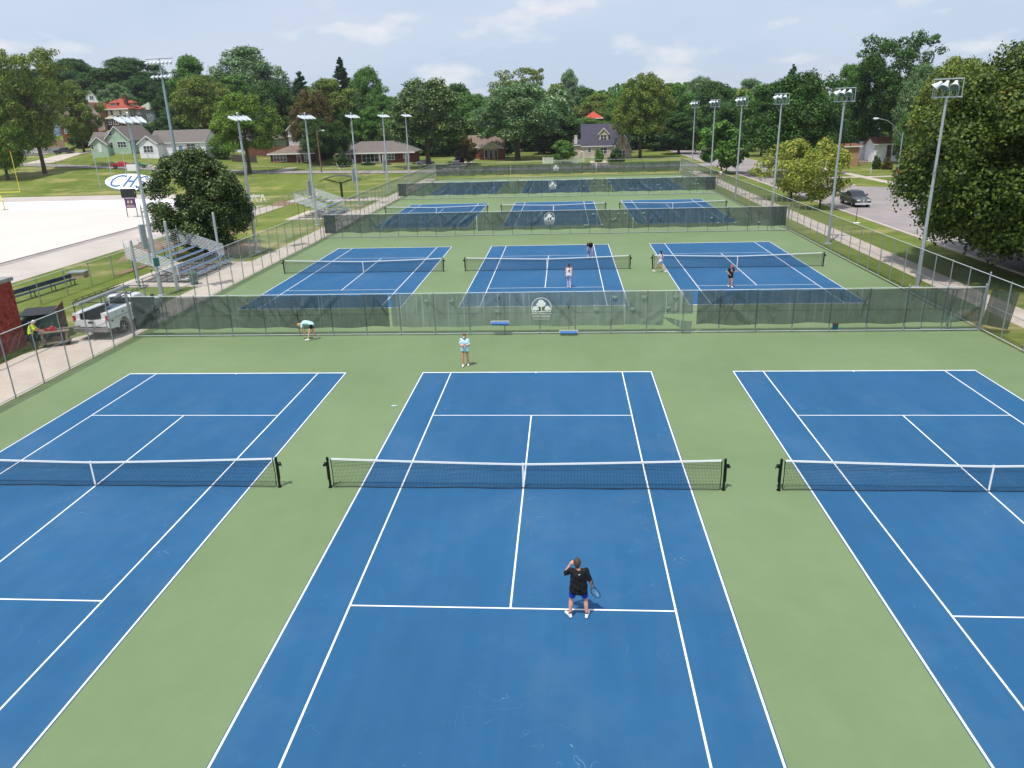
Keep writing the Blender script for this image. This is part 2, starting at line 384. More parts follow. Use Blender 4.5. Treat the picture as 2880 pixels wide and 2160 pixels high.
    H = [(K['hd']+up*.045-f*.018, .093, K['hd']-f*.03+up*.0, .088), (K['hd']-f*.035, .082, K['hd']-f*.045-up*.055, .062), (K['hd']+up*.07+f*.045, .045, K['hd']+up*.075-f*.02, .06)]
    if hairlen == 'long': H += [(K['hd']-f*.06-up*.02, .07, K['nk']-f*.085-up*.04, .055), (K['nk']-f*.085-up*.04, .055, K['nk']-f*.10-up*.20, .03)]
    if hairlen == 'tail': H += [(K['hd']-f*.10+up*.02, .04, K['nk']-f*.12-up*.05, .028)]
    if hairlen == 'bushy': H += [(K['hd']-f*.02+up*.03+rt*.04, .10, K['hd']-f*.03-up*.05+rt*.05, .075), (K['hd']-f*.02+up*.03-rt*.04, .10, K['hd']-f*.03-up*.05-rt*.05, .075)]
    me = capsules(H, .012, 1); me.materials.clear(); me.materials.append(hm); link('hair', me, t)
    b = MB()
    for s in (-1, 1): MB().ball(K['hd']+f*.083+rt*s*.032+up*.008, .010, 4).build('eye', mat('eye_dark', '#2a1d1a', .3), t)
    b.tube(K['hd']+f*.083-up*.052-rt*.02, K['hd']+f*.083-up*.052+rt*.02, .005, n=5); b.build('mouth', mat('lip', '#9a5248', .5), t)
    # shirt
    if shirt:
        sm = mat('cloth_'+shirt.lstrip('#'), shirt, .85, var=.16, scale=9)
        g = .018; S = [(p0, r0+g, p1, r1+g) for p0, r0, p1, r1 in tor]
        if not bare_back: S += [(K['ch']+(K['sl']-K['ch'])*.4, .10*w_, K['sl'], .072*w_), (K['ch']+(K['sr']-K['ch'])*.4, .10*w_, K['sr'], .072*w_), (K['nk']-Vector((0,0,.06)), .075, K['ch'], .13*w_)]
        if sleeve:
            for a, c in (('sl', 'el'), ('sr', 'er')): S.append((K[a], .070*w_, lerp(K[a], K[c], sleeve), .062*w_))
        if hem: S += [(K['ch']+sd*s_*.085, .108, K['pl']+sd*s_*.11+Vector(hem), .115) for s_ in (-1, 1)]+[(K['ch'], .12, K['pl']+Vector(hem), .12)]
        me = capsules(S, vox, 1); me.materials.clear(); me.materials.append(sm); sh = link('shirt', me, t)
        q = random.Random(len(label))
        for v in me.vertices: v.co += v.normal*(.006*math.sin(v.co.z*38+v.co.x*22)+.004*math.sin(v.co.x*60-v.co.z*20))
    kind, pc, ext = pants; pm = mat('cloth_'+pc.lstrip('#'), pc, .85, var=.14, scale=9)
    S = [(K['pl']+sd*.05-Vector((0, 0, -.01)), .118, K['pl']-sd*.05, .118)]
    for h, k, a in (('hl', 'kl', 'al'), ('hr', 'kr', 'ar')):
        if kind == 'shorts': S.append((K[h], .108, lerp(K[h], K[k], ext), .086))
        else: S += [(K[h], .102, K[k], .068), (K[k], .068, lerp(K[k], K[a], .95), .055)]
    me = capsules(S, vox, 1); me.materials.clear(); me.materials.append(pm); link('shorts' if kind == 'shorts' else 'trousers', me, t)
    for a, tt in (('al', 'tl'), ('ar', 'tr')):
        d = K[tt]-K[a]; d.z = 0; d = d.normalized() if d.length > .01 else Vector((0, 1, 0)); g0 = K[tt].copy()
        me = capsules([(K[a]-d*.035-Vector((0,0,.045)), .040, K[tt]+Vector((0,0,.008)), .038), (K[a]-d*.01, .045, K[tt]-d*.07+Vector((0,0,.02)), .040)], .012, 1)
        me.materials.clear(); me.materials.append(mat('shoe_'+shoe.lstrip('#'), shoe, .6, var=.05)); link('shoe', me, t)
        if sock: me = capsules([(K[a], .042, lerp(K[a], K['k'+a[1]], .16), .040)], .012, 0); me.materials.clear(); me.materials.append(mat('sock_cloth', sock, .8)); link('sock', me, t)
    return t
def racket(label, loc, rot, frame='#2a3f66', strings='#9fd0dc', sc=1.):
    t = root('tennis_racket', label, 'tennis racket', loc); t.rotation_euler = rot; t.scale = (sc,)*3
    fm = mat('racket_'+frame.lstrip('#'), frame, .35); n = 28; b = MB()
    P = [(.128*math.cos(2*math.pi*i/n), 0, .50+.165*math.sin(2*math.pi*i/n)) for i in range(n+1)]
    b.path(P, .011, 6); b.path([(-.075, 0, .37), (-.018, 0, .24), (-.014, 0, .2)], .010, 6).path([(.075, 0, .37), (.018, 0, .24), (.014, 0, .2)], .010, 6); b.build('hoop', fm, t)
    MB().tube((0,0,-.02), (0,0,.2), .017, n=8).build('grip', mat('grip_dark', '#1c1c20', .8), t)
    b = MB(); sm = mat('racket_strings', strings, .5)
    for i in range(-7, 8): x = i*.0165; h = .16*math.sqrt(max(0, 1-(x/.128)**2)); b.tube((x, 0, .5-h), (x, 0, .5+h), .0016, n=3, caps=False)
    for i in range(-9, 10): z = i*.0165; h = .124*math.sqrt(max(0, 1-(z/.165)**2)); b.tube((-h, 0, .5+z), (h, 0, .5+z), .0016, n=3, caps=False)
    s_ = b.build('strings', sm, t)
    b = MB(); lg = mat('string_stencil', '#d5edf2', .6)
    for s in (-1, 1): b.path([(s*.05, -.003, .585), (s*.045, -.003, .53), (0, -.003, .48)], .008, 4)
    b.path([(0, -.003, .48), (0, -.003, .415)], .008, 4); b.build('stencil', lg, s_)
    return t
# near boy seen from behind: faces the net
bx_, by_ = 1.69, -6.66
person('boy in black tee shirt and blue shorts seen from behind, hand raised to his head', (bx_, by_, .02), 0,
  dict(hd=(-.035, .03, 1.515), nk=(-.01, .01, 1.375), ch=(0, 0, 1.22), wa=(.0, .0, 1.02), pl=(0, -.01, .89), hl=(-.10, 0, .86), hr=(.10, 0, .86), sl=(-.18, 0, 1.33), sr=(.18, 0, 1.33),
    el=(-.33, .12, 1.14), wl=(-.20, .13, 1.40), er=(.265, -.03, 1.07), wr=(.32, .10, .86), kl=(-.175, .04, .47), kr=(.175, .04, .47), al=(-.205, -.02, .085), ar=(.205, -.02, .085), tl=(-.30, .12, .035), tr=(.25, .15, .035), face=(-.12, 1, .0)),
  skin='#d69c83', shirt='#0d0e12', sleeve=.86, pants=('shorts', '#1236a8', .66), shoe='#eef0f1', sock='#0b0b0d', hair='#4b3829', vox=.009, hem=(0, 0, -.13), grip=('wl', 'wr'))
rk = racket('blue tennis racket hanging from the right hand of the boy on the near court', (0, 0, 0), (0, 0, 0))
zd = Vector((.22, .18, -.95)).normalized(); xd = Vector((.80, -.55, .12)); xd = (xd-zd*xd.dot(zd)).normalized(); yd = zd.cross(xd)
mm_ = Matrix((xd, yd, zd)).transposed().to_4x4(); mm_.translation = Vector((bx_+.36, by_+.15, .83))-zd*.24; rk.matrix_world = mm_
o = MB().prism([(0, 0), (.05, .012), (.045, .03), (.005, .02)], -.002, .002, 'xz').build('shirt_mark', TRIM)
o.parent = [q for q in bpy.data.objects if q.name == 'person'][0]; o.location = (-.01, -.175, 1.305)
# girl with folded arms and mask
person('girl in pale blue tee shirt, black shorts and face mask standing with folded arms', (-3.5, 12.78, .02), R(174),
  dict(el=(-.25, .02, 1.12), wl=(-.04, .20, 1.15), er=(.25, .02, 1.12), wr=(.06, .19, 1.09), hd=(0, .03, 1.575), al=(-.12, -.10, .09), tl=(-.14, .05, .035), ar=(.11, .05, .09), tr=(.10, .22, .035), kl=(-.11, -.02, .49), kr=(.11, .05, .49)),
  skin='#c98c70', shirt='#b9dce2', sleeve=.75, pants=('shorts', '#101114', .30), hair='#4b3127', hairlen='long', female=True, scale=.98, hem=(0, 0, -.07))
gp = [q for q in bpy.data.objects if q.name.startswith('person')][-1]
me = capsules([((0, .105, 1.545), .045, (0, .11, 1.515), .05)], .012, 1); me.materials.clear(); me.materials.append(mat('mask_cloth', '#a9b9cc', .8)); link('face_mask', me, gp)
MB().path([(-.07, .05, 1.40), (-.05, .15, 1.25), (.0, .17, 1.18), (.05, .15, 1.27), (.07, .05, 1.40)], .006, 4).build('lanyard', mat('lanyard_cord', '#5d7185', .7), gp)
# girl bending at the fence, side on, head to the left
person('girl in pale blue shirt and black shorts bending down at the nearest cross fence', (-12.85, 17.62, .02), R(90),
  dict(pl=(0, -.12, .88), hl=(-.09, -.12, .86), hr=(.09, -.12, .86), wa=(0, .05, .98), ch=(0, .27, .99), nk=(0, .46, .93), hd=(0, .60, .84), sl=(-.15, .38, .97), sr=(.15, .38, .97), el=(-.20, .42, .72), wl=(-.14, .36, .49), er=(.17, .44, .72), wr=(.12, .36, .48),
    kl=(-.15, .02, .47), al=(-.20, .10, .09), tl=(-.21, .27, .035), kr=(.13, -.10, .47), ar=(.20, -.28, .09), tr=(.20, -.11, .035), face=(0, .55, -.85), up=(0, .85, .55)),
  skin='#d9a88c', shirt='#b4dfe3', sleeve=.8, pants=('shorts', '#0f1114', .36), hair='#b98a62', hairlen='long', female=True, shoe='#e9e6d8')
# woman walking away on second row
person('woman in white top and pale trousers walking away towards the middle net', (1.69, 30.2, .02), R(4),
  dict(al=(-.06, .04, .09), tl=(-.08, .20, .035), ar=(.08, -.08, .09), tr=(.09, .08, .035), kl=(-.08, .08, .5), kr=(.08, .02, .49), el=(-.24, -.03, 1.13), er=(.24, -.03, 1.13), wl=(-.27, .02, .87), wr=(.27, .02, .87)),
  skin='#c18a76', shirt='#e3e3e6', sleeve=0, bare_back=True, pants=('trousers', '#b9b6cf', 1), hair='#552c26', hairlen='tail', female=True, scale=1.02, hem=(0, 0, -.06))
q = [q for q in bpy.data.objects if q.name.startswith('person')][-1]
b = MB()
b.add([(.06*math.cos(a*.6283), -.155+.012*math.sin(a), 1.22+.09*math.sin(a*.6283)) for a in range(10)], [tuple(range(10))]); b.build('back_opening', skinm('#8a6660'), q)
# bending boy across the net, facing camera
person('person in black shirt and white shorts stooping over behind the middle net', (3.6, 41.5, .02), R(168),
  dict(pl=(0, -.05, .9), wa=(-.0, .03, 1.05), ch=(.06, .17, 1.20), nk=(.10, .30, 1.27), hd=(.13, .40, 1.26), sl=(-.10, .20, 1.30), sr=(.22, .24, 1.26), el=(-.20, .20, 1.08), wl=(-.20, .22, .86), er=(.27, .34, 1.02), wr=(.22, .40, .80), face=(.1, .6, -.8), up=(0, .8, .6),
    kl=(-.13, .03, .49), al=(-.16, -.03, .09), tl=(-.18, .14, .035), kr=(.12, .02, .49), ar=(.15, -.03, .09), tr=(.16, .14, .035)),
  skin='#cf9a84', shirt='#1d222a', sleeve=.75, pants=('shorts', '#c3c4da', .62), hair='#6a3d20', hairlen='bushy', grip=('wr',))
racket('dark tennis racket held down by the stooping person behind the middle net', (3.42, 41.08, .80), (R(180), R(8), R(20)), '#2b2f45', '#5a6c84')
# girl walking at left end of right net
person('girl in white with long purple-tipped hair walking past the right net', (8.65, 35.1, .02), R(52),
  dict(kl=(-.07, .28, .52), al=(-.07, .46, .11), tl=(-.07, .62, .06), kr=(.08, -.10, .50), ar=(.08, -.42, .13), tr=(.08, -.28, .05), el=(-.22, .08, 1.14), wl=(-.22, .24, .92), er=(.22, -.10, 1.14), wr=(.20, -.02, .90)),
  skin='#cf9f88', shirt='#d9d6ea', sleeve=.35, pants=('shorts', '#c9cfe6', .45), hair='#2d2030', hairlen='long', female=True, scale=.98)
q = [q for q in bpy.data.objects if q.name.startswith('person')][-1]
me = capsules([((0, -.10, 1.36), .05, (0, -.11, 1.13), .028)], .012, 1); me.materials.clear(); me.materials.append(mat('hair_purple', '#6b2f6e', .7)); link('hair_ends', me, q)
# boy with black shirt on the right court of the second row
person('boy in black shirt with white chest pattern stepping on the right court', (12.78, 29.75, .02), R(196),
  dict(kl=(-.05, .12, .50), al=(-.05, .16, .09), tl=(-.06, .32, .035), kr=(.05, .02, .50), ar=(.10, -.12, .15), tr=(.11, .03, .05), er=(.27, .0, 1.14), wr=(.16, .16, .98), el=(-.26, .03, 1.12), wl=(-.36, .20, 1.20), hd=(-.03, .05, 1.57), face=(-.3, 1, -.1)),
  skin='#c98a70', shirt='#14161b', sleeve=.6, pants=('shorts', '#15171c', .42), hair='#9a5a34', scale=.93, grip=('wl',))
q = [q for q in bpy.data.objects if q.name.startswith('person')][-1]
b = MB(); [b.quad((-.10+.02*i, .152-.01*i, 1.36-.04*i), (-.02+.02*i, .158, 1.35-.04*i), (-.02+.02*i, .158, 1.33-.04*i), (-.10+.02*i, .152-.01*i, 1.34-.04*i)) for i in range(3)]; b.quad((.02, .156, 1.36), (.10, .15, 1.34), (.10, .15, 1.28), (.02, .156, 1.26)); b.quad((-.08, .152, 1.22), (.08, .152, 1.2), (.07, .152, 1.17), (-.06, .152, 1.19)); b.build('chest_print', TRIM, q)
t = root('tennis_ball', 'yellow-green ball held up by the boy with the white chest pattern', 'tennis ball', (12.43, 29.52, 1.18)); 
t2 = MB().ball((0,0,0), .034, 7).build('felt', mat('ball_felt', '#c8d84a', .9), t, smooth=True); MB().path([(.034*math.cos(a*.5), .012*math.sin(a), .034*math.sin(a*.5)) for a in range(13)], .002, 3).build('seam', TRIM, t2)
# worker with hi-vis at the cart
person('worker in bright yellow high-visibility shirt and white cap bending over the work cart', (-28.15, 16.1, .02), R(-62),
  dict(ch=(0, .10, 1.25), nk=(0, .18, 1.40), hd=(0, .26, 1.52), sl=(-.19, .12, 1.35), sr=(.19, .12, 1.35), el=(-.24, .28, 1.13), wl=(-.12, .50, 1.02), er=(.24, .28, 1.13), wr=(.12, .50, 1.02), face=(0, .8, -.6), up=(0, .6, .8)),
  skin='#c08d72', shirt='#c6e02a', sleeve=.8, pants=('trousers', '#22252f', 1), shoe='#2c2620', hair='#d6d3dd', grip=('wl', 'wr'))
# distant people
person('person in white shirt standing on the sidewalk beyond the far right fence corner', (28.3, 113.8, .02), R(160), {}, skin='#b98570', shirt='#dfe0e4', sleeve=.7, pants=('shorts', '#b6463f', .6), hair='#3a2b22', vox=.02)
person('crouching worker in yellow vest left of a second worker near the shelter', (-45.6, 116.0, -2.45), R(120),
  dict(pl=(0, -.1, .8), wa=(0, 0, .95), ch=(0, .2, 1.08), nk=(0, .34, 1.18), hd=(0, .45, 1.24), sl=(-.17, .24, 1.15), sr=(.17, .24, 1.15), el=(-.2, .4, .95), wl=(-.15, .55, .8), er=(.2, .4, .95), wr=(.15, .55, .8), hl=(-.09, -.1, .78), hr=(.09, -.1, .78)), skin='#a87a62', shirt='#cfe22e', pants=('trousers', '#3b4a66', 1), hair='#cfd3d6', vox=.02, shoe='#3a3028')
person('worker in pale yellow shirt right of the crouching worker near the shelter', (-43.9, 116.6, -2.45), R(210), dict(ch=(0, .10, 1.24), nk=(0, .18, 1.37), hd=(0, .26, 1.48), wl=(-.2, .35, .95), wr=(.2, .35, .95)), skin='#a87a62', shirt='#dde58a', pants=('trousers', '#5b6a7c', 1), hair='#d9dcd6', vox=.02, shoe='#3a3028')
# small white net-anchor nubs on the baselines are part of the painted lines
for o in [o for o in bpy.data.objects if o.name.split('.')[0] in ('t', 'tmp')]: bpy.data.objects.remove(o)
# ============================================================ courts
COLX = [-14.73, 0, 14.73]; ROWY = [0, 36.7, 73.4, 110.1]; FY = [18.4, 55.15, 92.2, 129.0]
b = MB(); nxs = np.linspace(-23.62, 23.62, 2)
b.quad((-23.7, -19, .012), (23.7, -19, .012), (23.7, 128.2, .012), (-23.7, 128.2, .012)); b.build('court_apron', M['green'], kind='structure')
for r, y in enumerate(ROWY):
    for c, x in enumerate(COLX):
        b = MB(); b.quad((-5.51, -11.91, .016), (5.51, -11.91, .016), (5.51, 11.91, .016), (-5.51, 11.91, .016))
        b.build('court_surface', M['blue'], kind='structure', loc=(x, y, 0))
        b = MB(); z = .020; W = .05
        def ln(x0, x1, y0, y1): b.quad((x0, y0, z), (x1, y0, z), (x1, y1, z), (x0, y1, z))
        for sx in (-5.485, 5.485): ln(min(sx, sx-math.copysign(W, sx)), max(sx, sx-math.copysign(W, sx)), -11.885, 11.885)
        for sx in (-4.115, 4.115): ln(min(sx, sx-math.copysign(W, sx)), max(sx, sx-math.copysign(W, sx)), -11.785, 11.785)
        for sy in (-1, 1):
            ya, yb = sorted((sy*11.885, sy*11.785)); ln(-5.435, 5.435, ya, yb)
            ya, yb = sorted((sy*6.4, sy*6.35)); ln(-4.065, 4.065, ya, yb)
            ya, yb = sorted((sy*11.785, sy*11.685)); ln(-.025, .025, ya, yb)
        ln(-.025, .025, -6.35, 6.35)
        b.build('court_lines', M['line'], kind='structure', loc=(x, y, 0))

# ============================================================ nets
M['cord'] = mat('net_cord', '#0b0f14', .8, var=.2)
M['tape'] = mat('net_tape', '#eef0f0', .6, var=.05)
M['postg'] = mat('dark_green_post', '#0d1512', .35, .2, var=.2)
def topz(x): return .914+.156*(abs(x)/6.1)**1.25
HX = 6.36
def net_cords():
    V = []; F = []
    def strip(p, q, w, ax):
        o = len(V); d = (0, 0, w) if ax == 'h' else (w, 0, 0)
        for s in (-1, 1): V.append((p[0]+s*d[0], p[1]-.0015, p[2]+s*d[2]))
        for s in (1, -1): V.append((q[0]+s*d[0], q[1]-.0015, q[2]+s*d[2]))
        F.append((o, o+1, o+2, o+3))
    n = 272
    for i in range(n+1):
        x = -HX+2*HX*i/n; strip((x, .01*math.sin(x*3), .03), (x, 0, topz(x)-.03), .0031, 'v')
    for j in range(20):
        for k in range(20):
            x0 = -HX+2*HX*k/20; x1 = -HX+2*HX*(k+1)/20
            z0 = .03+(topz(x0)-.06)*j/19; z1 = .03+(topz(x1)-.06)*j/19
            strip((x0, 0, z0), (x1, 0, z1), .0031, 'h')
            if j > 13: strip((x0, .006, z0-.012), (x1, .006, z1-.012), .0031, 'h')
    return npmesh('net_cords', V, F, [M['cord']])
netc = net_cords()
b = MB()
for k in range(24):
    x0 = -HX+2*HX*k/24; x1 = -HX+2*HX*(k+1)/24
    b.add([(x0,-.009,topz(x0)-.062),(x1,-.009,topz(x1)-.062),(x1,.009,topz(x1)-.062),(x0,.009,topz(x0)-.062),(x0,-.009,topz(x0)),(x1,-.009,topz(x1)),(x1,.009,topz(x1)),(x0,.009,topz(x0))],
          [(0,3,2,1),(4,5,6,7),(0,1,5,4),(2,3,7,6)])
tapem = b.build('t', M['tape']).data
b = MB().box(-.026, .026, -.015, .015, .02, .93); strapm = b.build('t', M['tape']).data
b = MB()
for k in range(24):
    x0 = -HX+2*HX*k/24; x1 = -HX+2*HX*(k+1)/24; b.tube((x0, -.02+.015*math.sin(k), .035+.01*math.sin(k*1.7)), (x1, -.02+.015*math.sin(k+1), .035+.01*math.sin((k+1)*1.7)), .013, n=5)
botm = b.build('t', M['cord']).data
b = MB(); b.tube((0,0,0), (0,0,1.08), .042, n=12); b.lathe([(.02,1.08),(.045,1.08),(.04,1.11),(.001,1.12)], 12); b.tube((0,0,0), (0,0,.03), .07, n=12)
postm = b.build('t', M['postg']).data
b = MB(); b.box(-.03, .12, -.035, .035, .80, .92); b.lathe([(.07,.10),(.07,.13)], 12, (0,0,.86), 'x'); b.path([(.13,0,.86),(.16,0,.86),(.16,0,.76)], .012, 5); b.box(.04, .06, -.02, .02, .3, .8)
windm = b.build('t', M['postg']).data
b = MB().path([(0, 0, .04), (0.015, .01, .5), (0, 0, 1.03)], .016, 5); edgem = b.build('t', M['cord']).data
for o in [o for o in bpy.data.objects if o.name.startswith('t') and o.type == 'MESH' and o.name.split('.')[0] == 't']: bpy.data.objects.remove(o)
RN = ['first row, nearest the camera', 'second row', 'third row', 'fourth and farthest row']; CN = ['left', 'middle', 'right']
SHORT = ['nearest row', 'second row', 'third row', 'farthest row']
for r, y in enumerate(ROWY):
    for c, x in enumerate(COLX):
        t = root('tennis_net', 'tennis net across the %s blue court of the %s' % (CN[c], SHORT[r]), 'tennis net', (x, y, .014), 0, 'tennis nets across the blue courts')
        link('net_mesh', netc, t); link('top_band', tapem, t); link('center_strap', strapm, t); link('bottom_cord', botm, t)
        for s in (-1, 1):
            p = link('net_post', postm, t, loc=(s*6.49, 0, 0)); q = link('winder', windm, p, rz=0 if s > 0 else math.pi)
            link('edge_cord', edgem, t, loc=(s*6.38, 0, 0)); 
            q = MB().tube((s*6.38, 0, 1.04), (s*6.47, 0, 1.05), .006, n=4).build('cable', M['cord'], t)

# ============================================================ chain link fences
M['galv'] = mat('galvanised_steel', '#9aa3a6', .45, .55, var=.12, scale=4)
M['galvd'] = mat('weathered_steel', '#7d8a88', .5, .5, var=.15, scale=4)
M['wire'] = mat('chain_wire', '#93a19c', .5, .45, var=.1)
M['wired'] = mat('coated_wire', '#6f8a7e', .55, .3, var=.1)
def chain(L, z0, z1, pitch=.0707, r=.0023, wave=0):
    """woven wire between (0,z0) and (L,z1) along x: two sets of crossing diagonal wires, each a three sided rod"""
    h = z1-z0; V = []; F = []
    n = int((L+h)/pitch)
    for s in (1, -1):
        for i in range(n):
            a = i*pitch-h if s > 0 else i*pitch
            x0, x1 = (a, a+h) if s > 0 else (a, a-h)      # bottom, top
            p0, p1 = [x0, z0], [x1, z1]
            t0, t1 = 0., 1.
            dx = x1-x0
            lo, hi = sorted(((0-x0)/dx, (L-x0)/dx)); t0 = max(0, lo); t1 = min(1, hi)
            if t1-t0 < .01: continue
            o = len(V)
            for t in (t0, t1):
                xx = x0+dx*t; zq = z0+h*t
                for k in range(3):
                    g = 2.094*k+.5; V.append((xx+r*math.cos(g)*.7*s, r*math.sin(g)+s*r*.9, zq+r*math.cos(g)*.7))
            for k in range(3): F.append((o+k, o+(k+1) % 3, o+3+(k+1) % 3, o+3+k))
    return V, F
def knuckles(L, z, n_per=.0707): pass
_cm = {}
def chain_mesh(L, z0, z1, m_, pitch=.0707, r=.0023):
    k = (L, z0, z1, m_.name, pitch, r)
    if k not in _cm: V, F = chain(L, z0, z1, pitch, r); _cm[k] = npmesh('chain_link', V, F, [m_])
    return _cm[k]
_pm = {}
def post_mesh(h, r, m_, cap=True):
    k = (round(h, 2), r, m_.name)
    if k not in _pm:
        b = MB().tube((0,0,0), (0,0,h), r, n=10)
        if cap: b.ball((0,0,h), r*1.25, 5)
        _pm[k] = b.build('tmp', m_, smooth=False).data
        bpy.data.objects.remove(bpy.data.objects['tmp'])
    return _pm[k]
M['toprail'] = mat('bright_rail', '#c3cac9', .5, .1, var=.08)
def fence_run(name, label, x0, y0, x1, y1, h, step=2., cat='chain-link fence', z=0., rails=(1,), pr=.03, cornr=.04, corner=(), group=None, wm=None, wz0=.04, first=True, zb=None, pitch=.0707, r=.0023, pm=None, post_h=None):
    L = math.hypot(x1-x0, y1-y0); ang = math.atan2(y1-y0, x1-x0)
    t = root(name, label, cat, (x0, y0, z), ang, group); pm = pm or M['galv']
    n = max(1, int(round(L/step)))
    for i in range(n+1):
        if i == 0 and not first: continue
        big = i in (0, n) or i in corner
        link('post', post_mesh((post_h or h)+(.1 if big else 0), cornr if big else pr, pm), t, loc=(i*L/n, 0, 0))
    bz = MB().tube((0, 0, h-.02), (L, 0, h-.02), .021, n=8); bz.build('top_rail', M['toprail'], t)
    for q in rails: MB().tube((0, 0, q), (L, 0, q), .019 if q > .5 else .024, n=8).build('rail', M['toprail'] if q < .5 else pm, t)
    link('chain_link', chain_mesh(round(L, 2), wz0, h-.02, wm or M['wire'], pitch, r), t, loc=(0, -.03, 0))
    return t
# long side fences (knuckled top, middle rail)
fence_run('side_fence', 'tall chain-link fence along the left side of the courts beside the concrete path', -23.75, -17.6, -23.75, 128.9, 3.05, 2.0, rails=(1.5, .12), corner=(18, 36, 55))
fence_run('side_fence', 'tall chain-link fence along the right side of the courts beside the sidewalk', 23.75, -17.6, 23.75, 128.9, 3.05, 2.0, rails=(1.5, .12), corner=(18, 36, 55))

# windscreens -------------------------------------------------
def screen_mat(name, lo, hi, opa, streak):
    t = NT(name); o = t.obj()
    mp = t.n('ShaderNodeMapping'); mp.inputs['Scale'].default_value = (2.2, 1, .25); t.l(o, mp.inputs[0])
    f = t.noise(1.3, 5, mp.outputs[0], .7); f2 = t.noise(.5, 4, o)
    c = t.ramp(t.math('ADD', t.math('MULTIPLY', f, .5), t.math('MULTIPLY', f2, .5)), [(.35, lo), (.65, hi)])
    wv = t.n('ShaderNodeTexNoise'); wv.inputs['Scale'].default_value = 1; wv.inputs['Detail'].default_value = 2
    mp2 = t.n('ShaderNodeMapping'); mp2.inputs['Scale'].default_value = (9, 1, .12); t.l(o, mp2.inputs[0]); t.l(mp2.outputs[0], wv.inputs['Vector'])
    st = t.ramp(wv.outputs['Fac'], [(.6, (0,0,0)), (.66, (1,1,1))])
    c = t.mix(t.math('MULTIPLY', st, streak), c, '#b9c4bd')
    b = t.bsdf(c, .85, 0, .2)
    tl = t.n('ShaderNodeBsdfTranslucent'); t.l(c, tl.inputs['Color'])
    mx0 = t.n('ShaderNodeMixShader'); mx0.inputs[0].default_value = .12; t.l(b, mx0.inputs[1]); t.l(tl.outputs[0], mx0.inputs[2])
    tr = t.n('ShaderNodeBsdfTransparent'); mx = t.n('ShaderNodeMixShader')
    a = t.ramp(t.noise(.9, 5, o, .7), [(.3, (opa-.06,)*3), (.7, (opa+.06,)*3)])
    t.l(a, mx.inputs[0]); t.l(tr.outputs[0], mx.inputs[1]); t.l(mx0.outputs[0], mx.inputs[2])
    return t.done(mx.outputs[0])
M['scrA'] = screen_mat('dark_mesh_screen', '#3b4846', '#525f5d', .80, .16)
M['scrB'] = screen_mat('faded_mesh_screen', '#5d6c67', '#7f8c87', .77, .45)
M['scrC'] = screen_mat('heavy_mesh_screen', '#35443f', '#46544f', .87, .1)
def fold(x, z, sd, k=1.):
    q = random.Random(sd); d = 0
    for i in range(int(9*k)):
        cx = q.uniform(0, 1); sl = q.choice((-1, 1))*q.uniform(.5, 1.6); wd = q.uniform(.06, .14); am = q.uniform(.02, .06)
        d = d+am*np.exp(-((x-cx*FOLDL-sl*(z-1.4))/wd)**2)*q.choice((-1, 1))
    return d
FOLDL = 10
def windscreen(parent, x0, x1, z0, z1, m_, sd, cut=None, sag=.05, name='windscreen', amp=1., ydir=1, pleat=1.):
    """mesh cloth tied to the fence, with creases running diagonally between its ties"""
    global FOLDL
    L = x1-x0; nx_ = int(L/.13)+1; nz = 16; X = np.linspace(x0, x1, nx_); T = np.linspace(0, 1, nz)
    q = np.random.RandomState(sd)
    ph = q.rand(4)*6
    bot = z0+sag*np.sin(X*.9+ph[0])*.5+sag*.6*np.sin(X*2.3+ph[1]); top = z1-abs(sag)*.5*np.abs(np.sin(X*1.57+ph[2]))
    XX, TT = np.meshgrid(X, T); ZZ = bot[None]+(top-bot)[None]*TT
    FOLDL = L; d = np.zeros_like(XX); n = int(L*.9)
    for i in range(n):
        cx = x0+q.rand()*L; sl = (1 if q.rand() > .35 else -1)*(.5+q.rand()*1.4); wd = .07+q.rand()*.12; am = (.03+q.rand()*.09)*amp*(1 if q.rand() > .3 else -.7)
        zc = z0+q.rand()*(z1-z0); ln_ = .5+q.rand()*.9
        d += am*np.exp(-((XX-cx-sl*(ZZ-1.4))/wd)**2)*np.exp(-((ZZ-zc)/ln_)**2)
    d += .012*np.sin(XX*7+ph[3]+ZZ*2)*amp
    YY = ydir*(-.055-.02-np.abs(d)*.6-d*.4)
    V = np.stack([XX, YY, ZZ], -1).reshape(-1, 3); F = []
    for j in range(nz-1):
        for i in range(nx_-1):
            if cut and cut(X[i], T[j]): continue
            F.append((j*nx_+i, j*nx_+i+1, (j+1)*nx_+i+1, (j+1)*nx_+i))
    # pleats: where the cloth folds over itself it lies double
    V = [tuple(p) for p in V]
    for i in range(int(L*1.5*pleat)):
        cx = x0+.2+q.rand()*(L-.4); hi = q.rand() > .25; dr = (1 if q.rand() > .4 else -1)*(.15+q.rand()*1.1); ln_ = .5+q.rand()*1.2
        zs = z1-.06 if hi else z0+.15+q.rand()*.8; wd = .018+q.rand()*.035; m = 9; o = len(V); ok = True
        for k in range(m+1):
            u = k/m; xx = cx+dr*ln_*u+.08*math.sin(u*3+i); zz = zs-(ln_*(1.1 if hi else .0)-.3*ln_*u*(1 if not hi else 0))*u*1.1
            zz = max(z0+.05, min(z1-.04, zz)); xx = max(x0+.02, min(x1-.02, xx)); wk = wd*math.sin(math.pi*min(.96, u*.9+.08))
            for s_ in (-1, 1): V.append((xx+s_*wk, ydir*(-.155-.01*math.sin(u*5)), zz+s_*wk*.35))
        if cut and cut(cx+dr*ln_, .1): continue
        for k in range(m): F.append((o+2*k, o+2*k+1, o+2*k+3, o+2*k+2))
    me = npmesh(name, V, F, [m_]); me.polygons.foreach_set('use_smooth', [True]*len(me.polygons))
    return link(name, me, parent)
M['logo'] = mat('white_print', '#dfe2df', .8, var=.06)
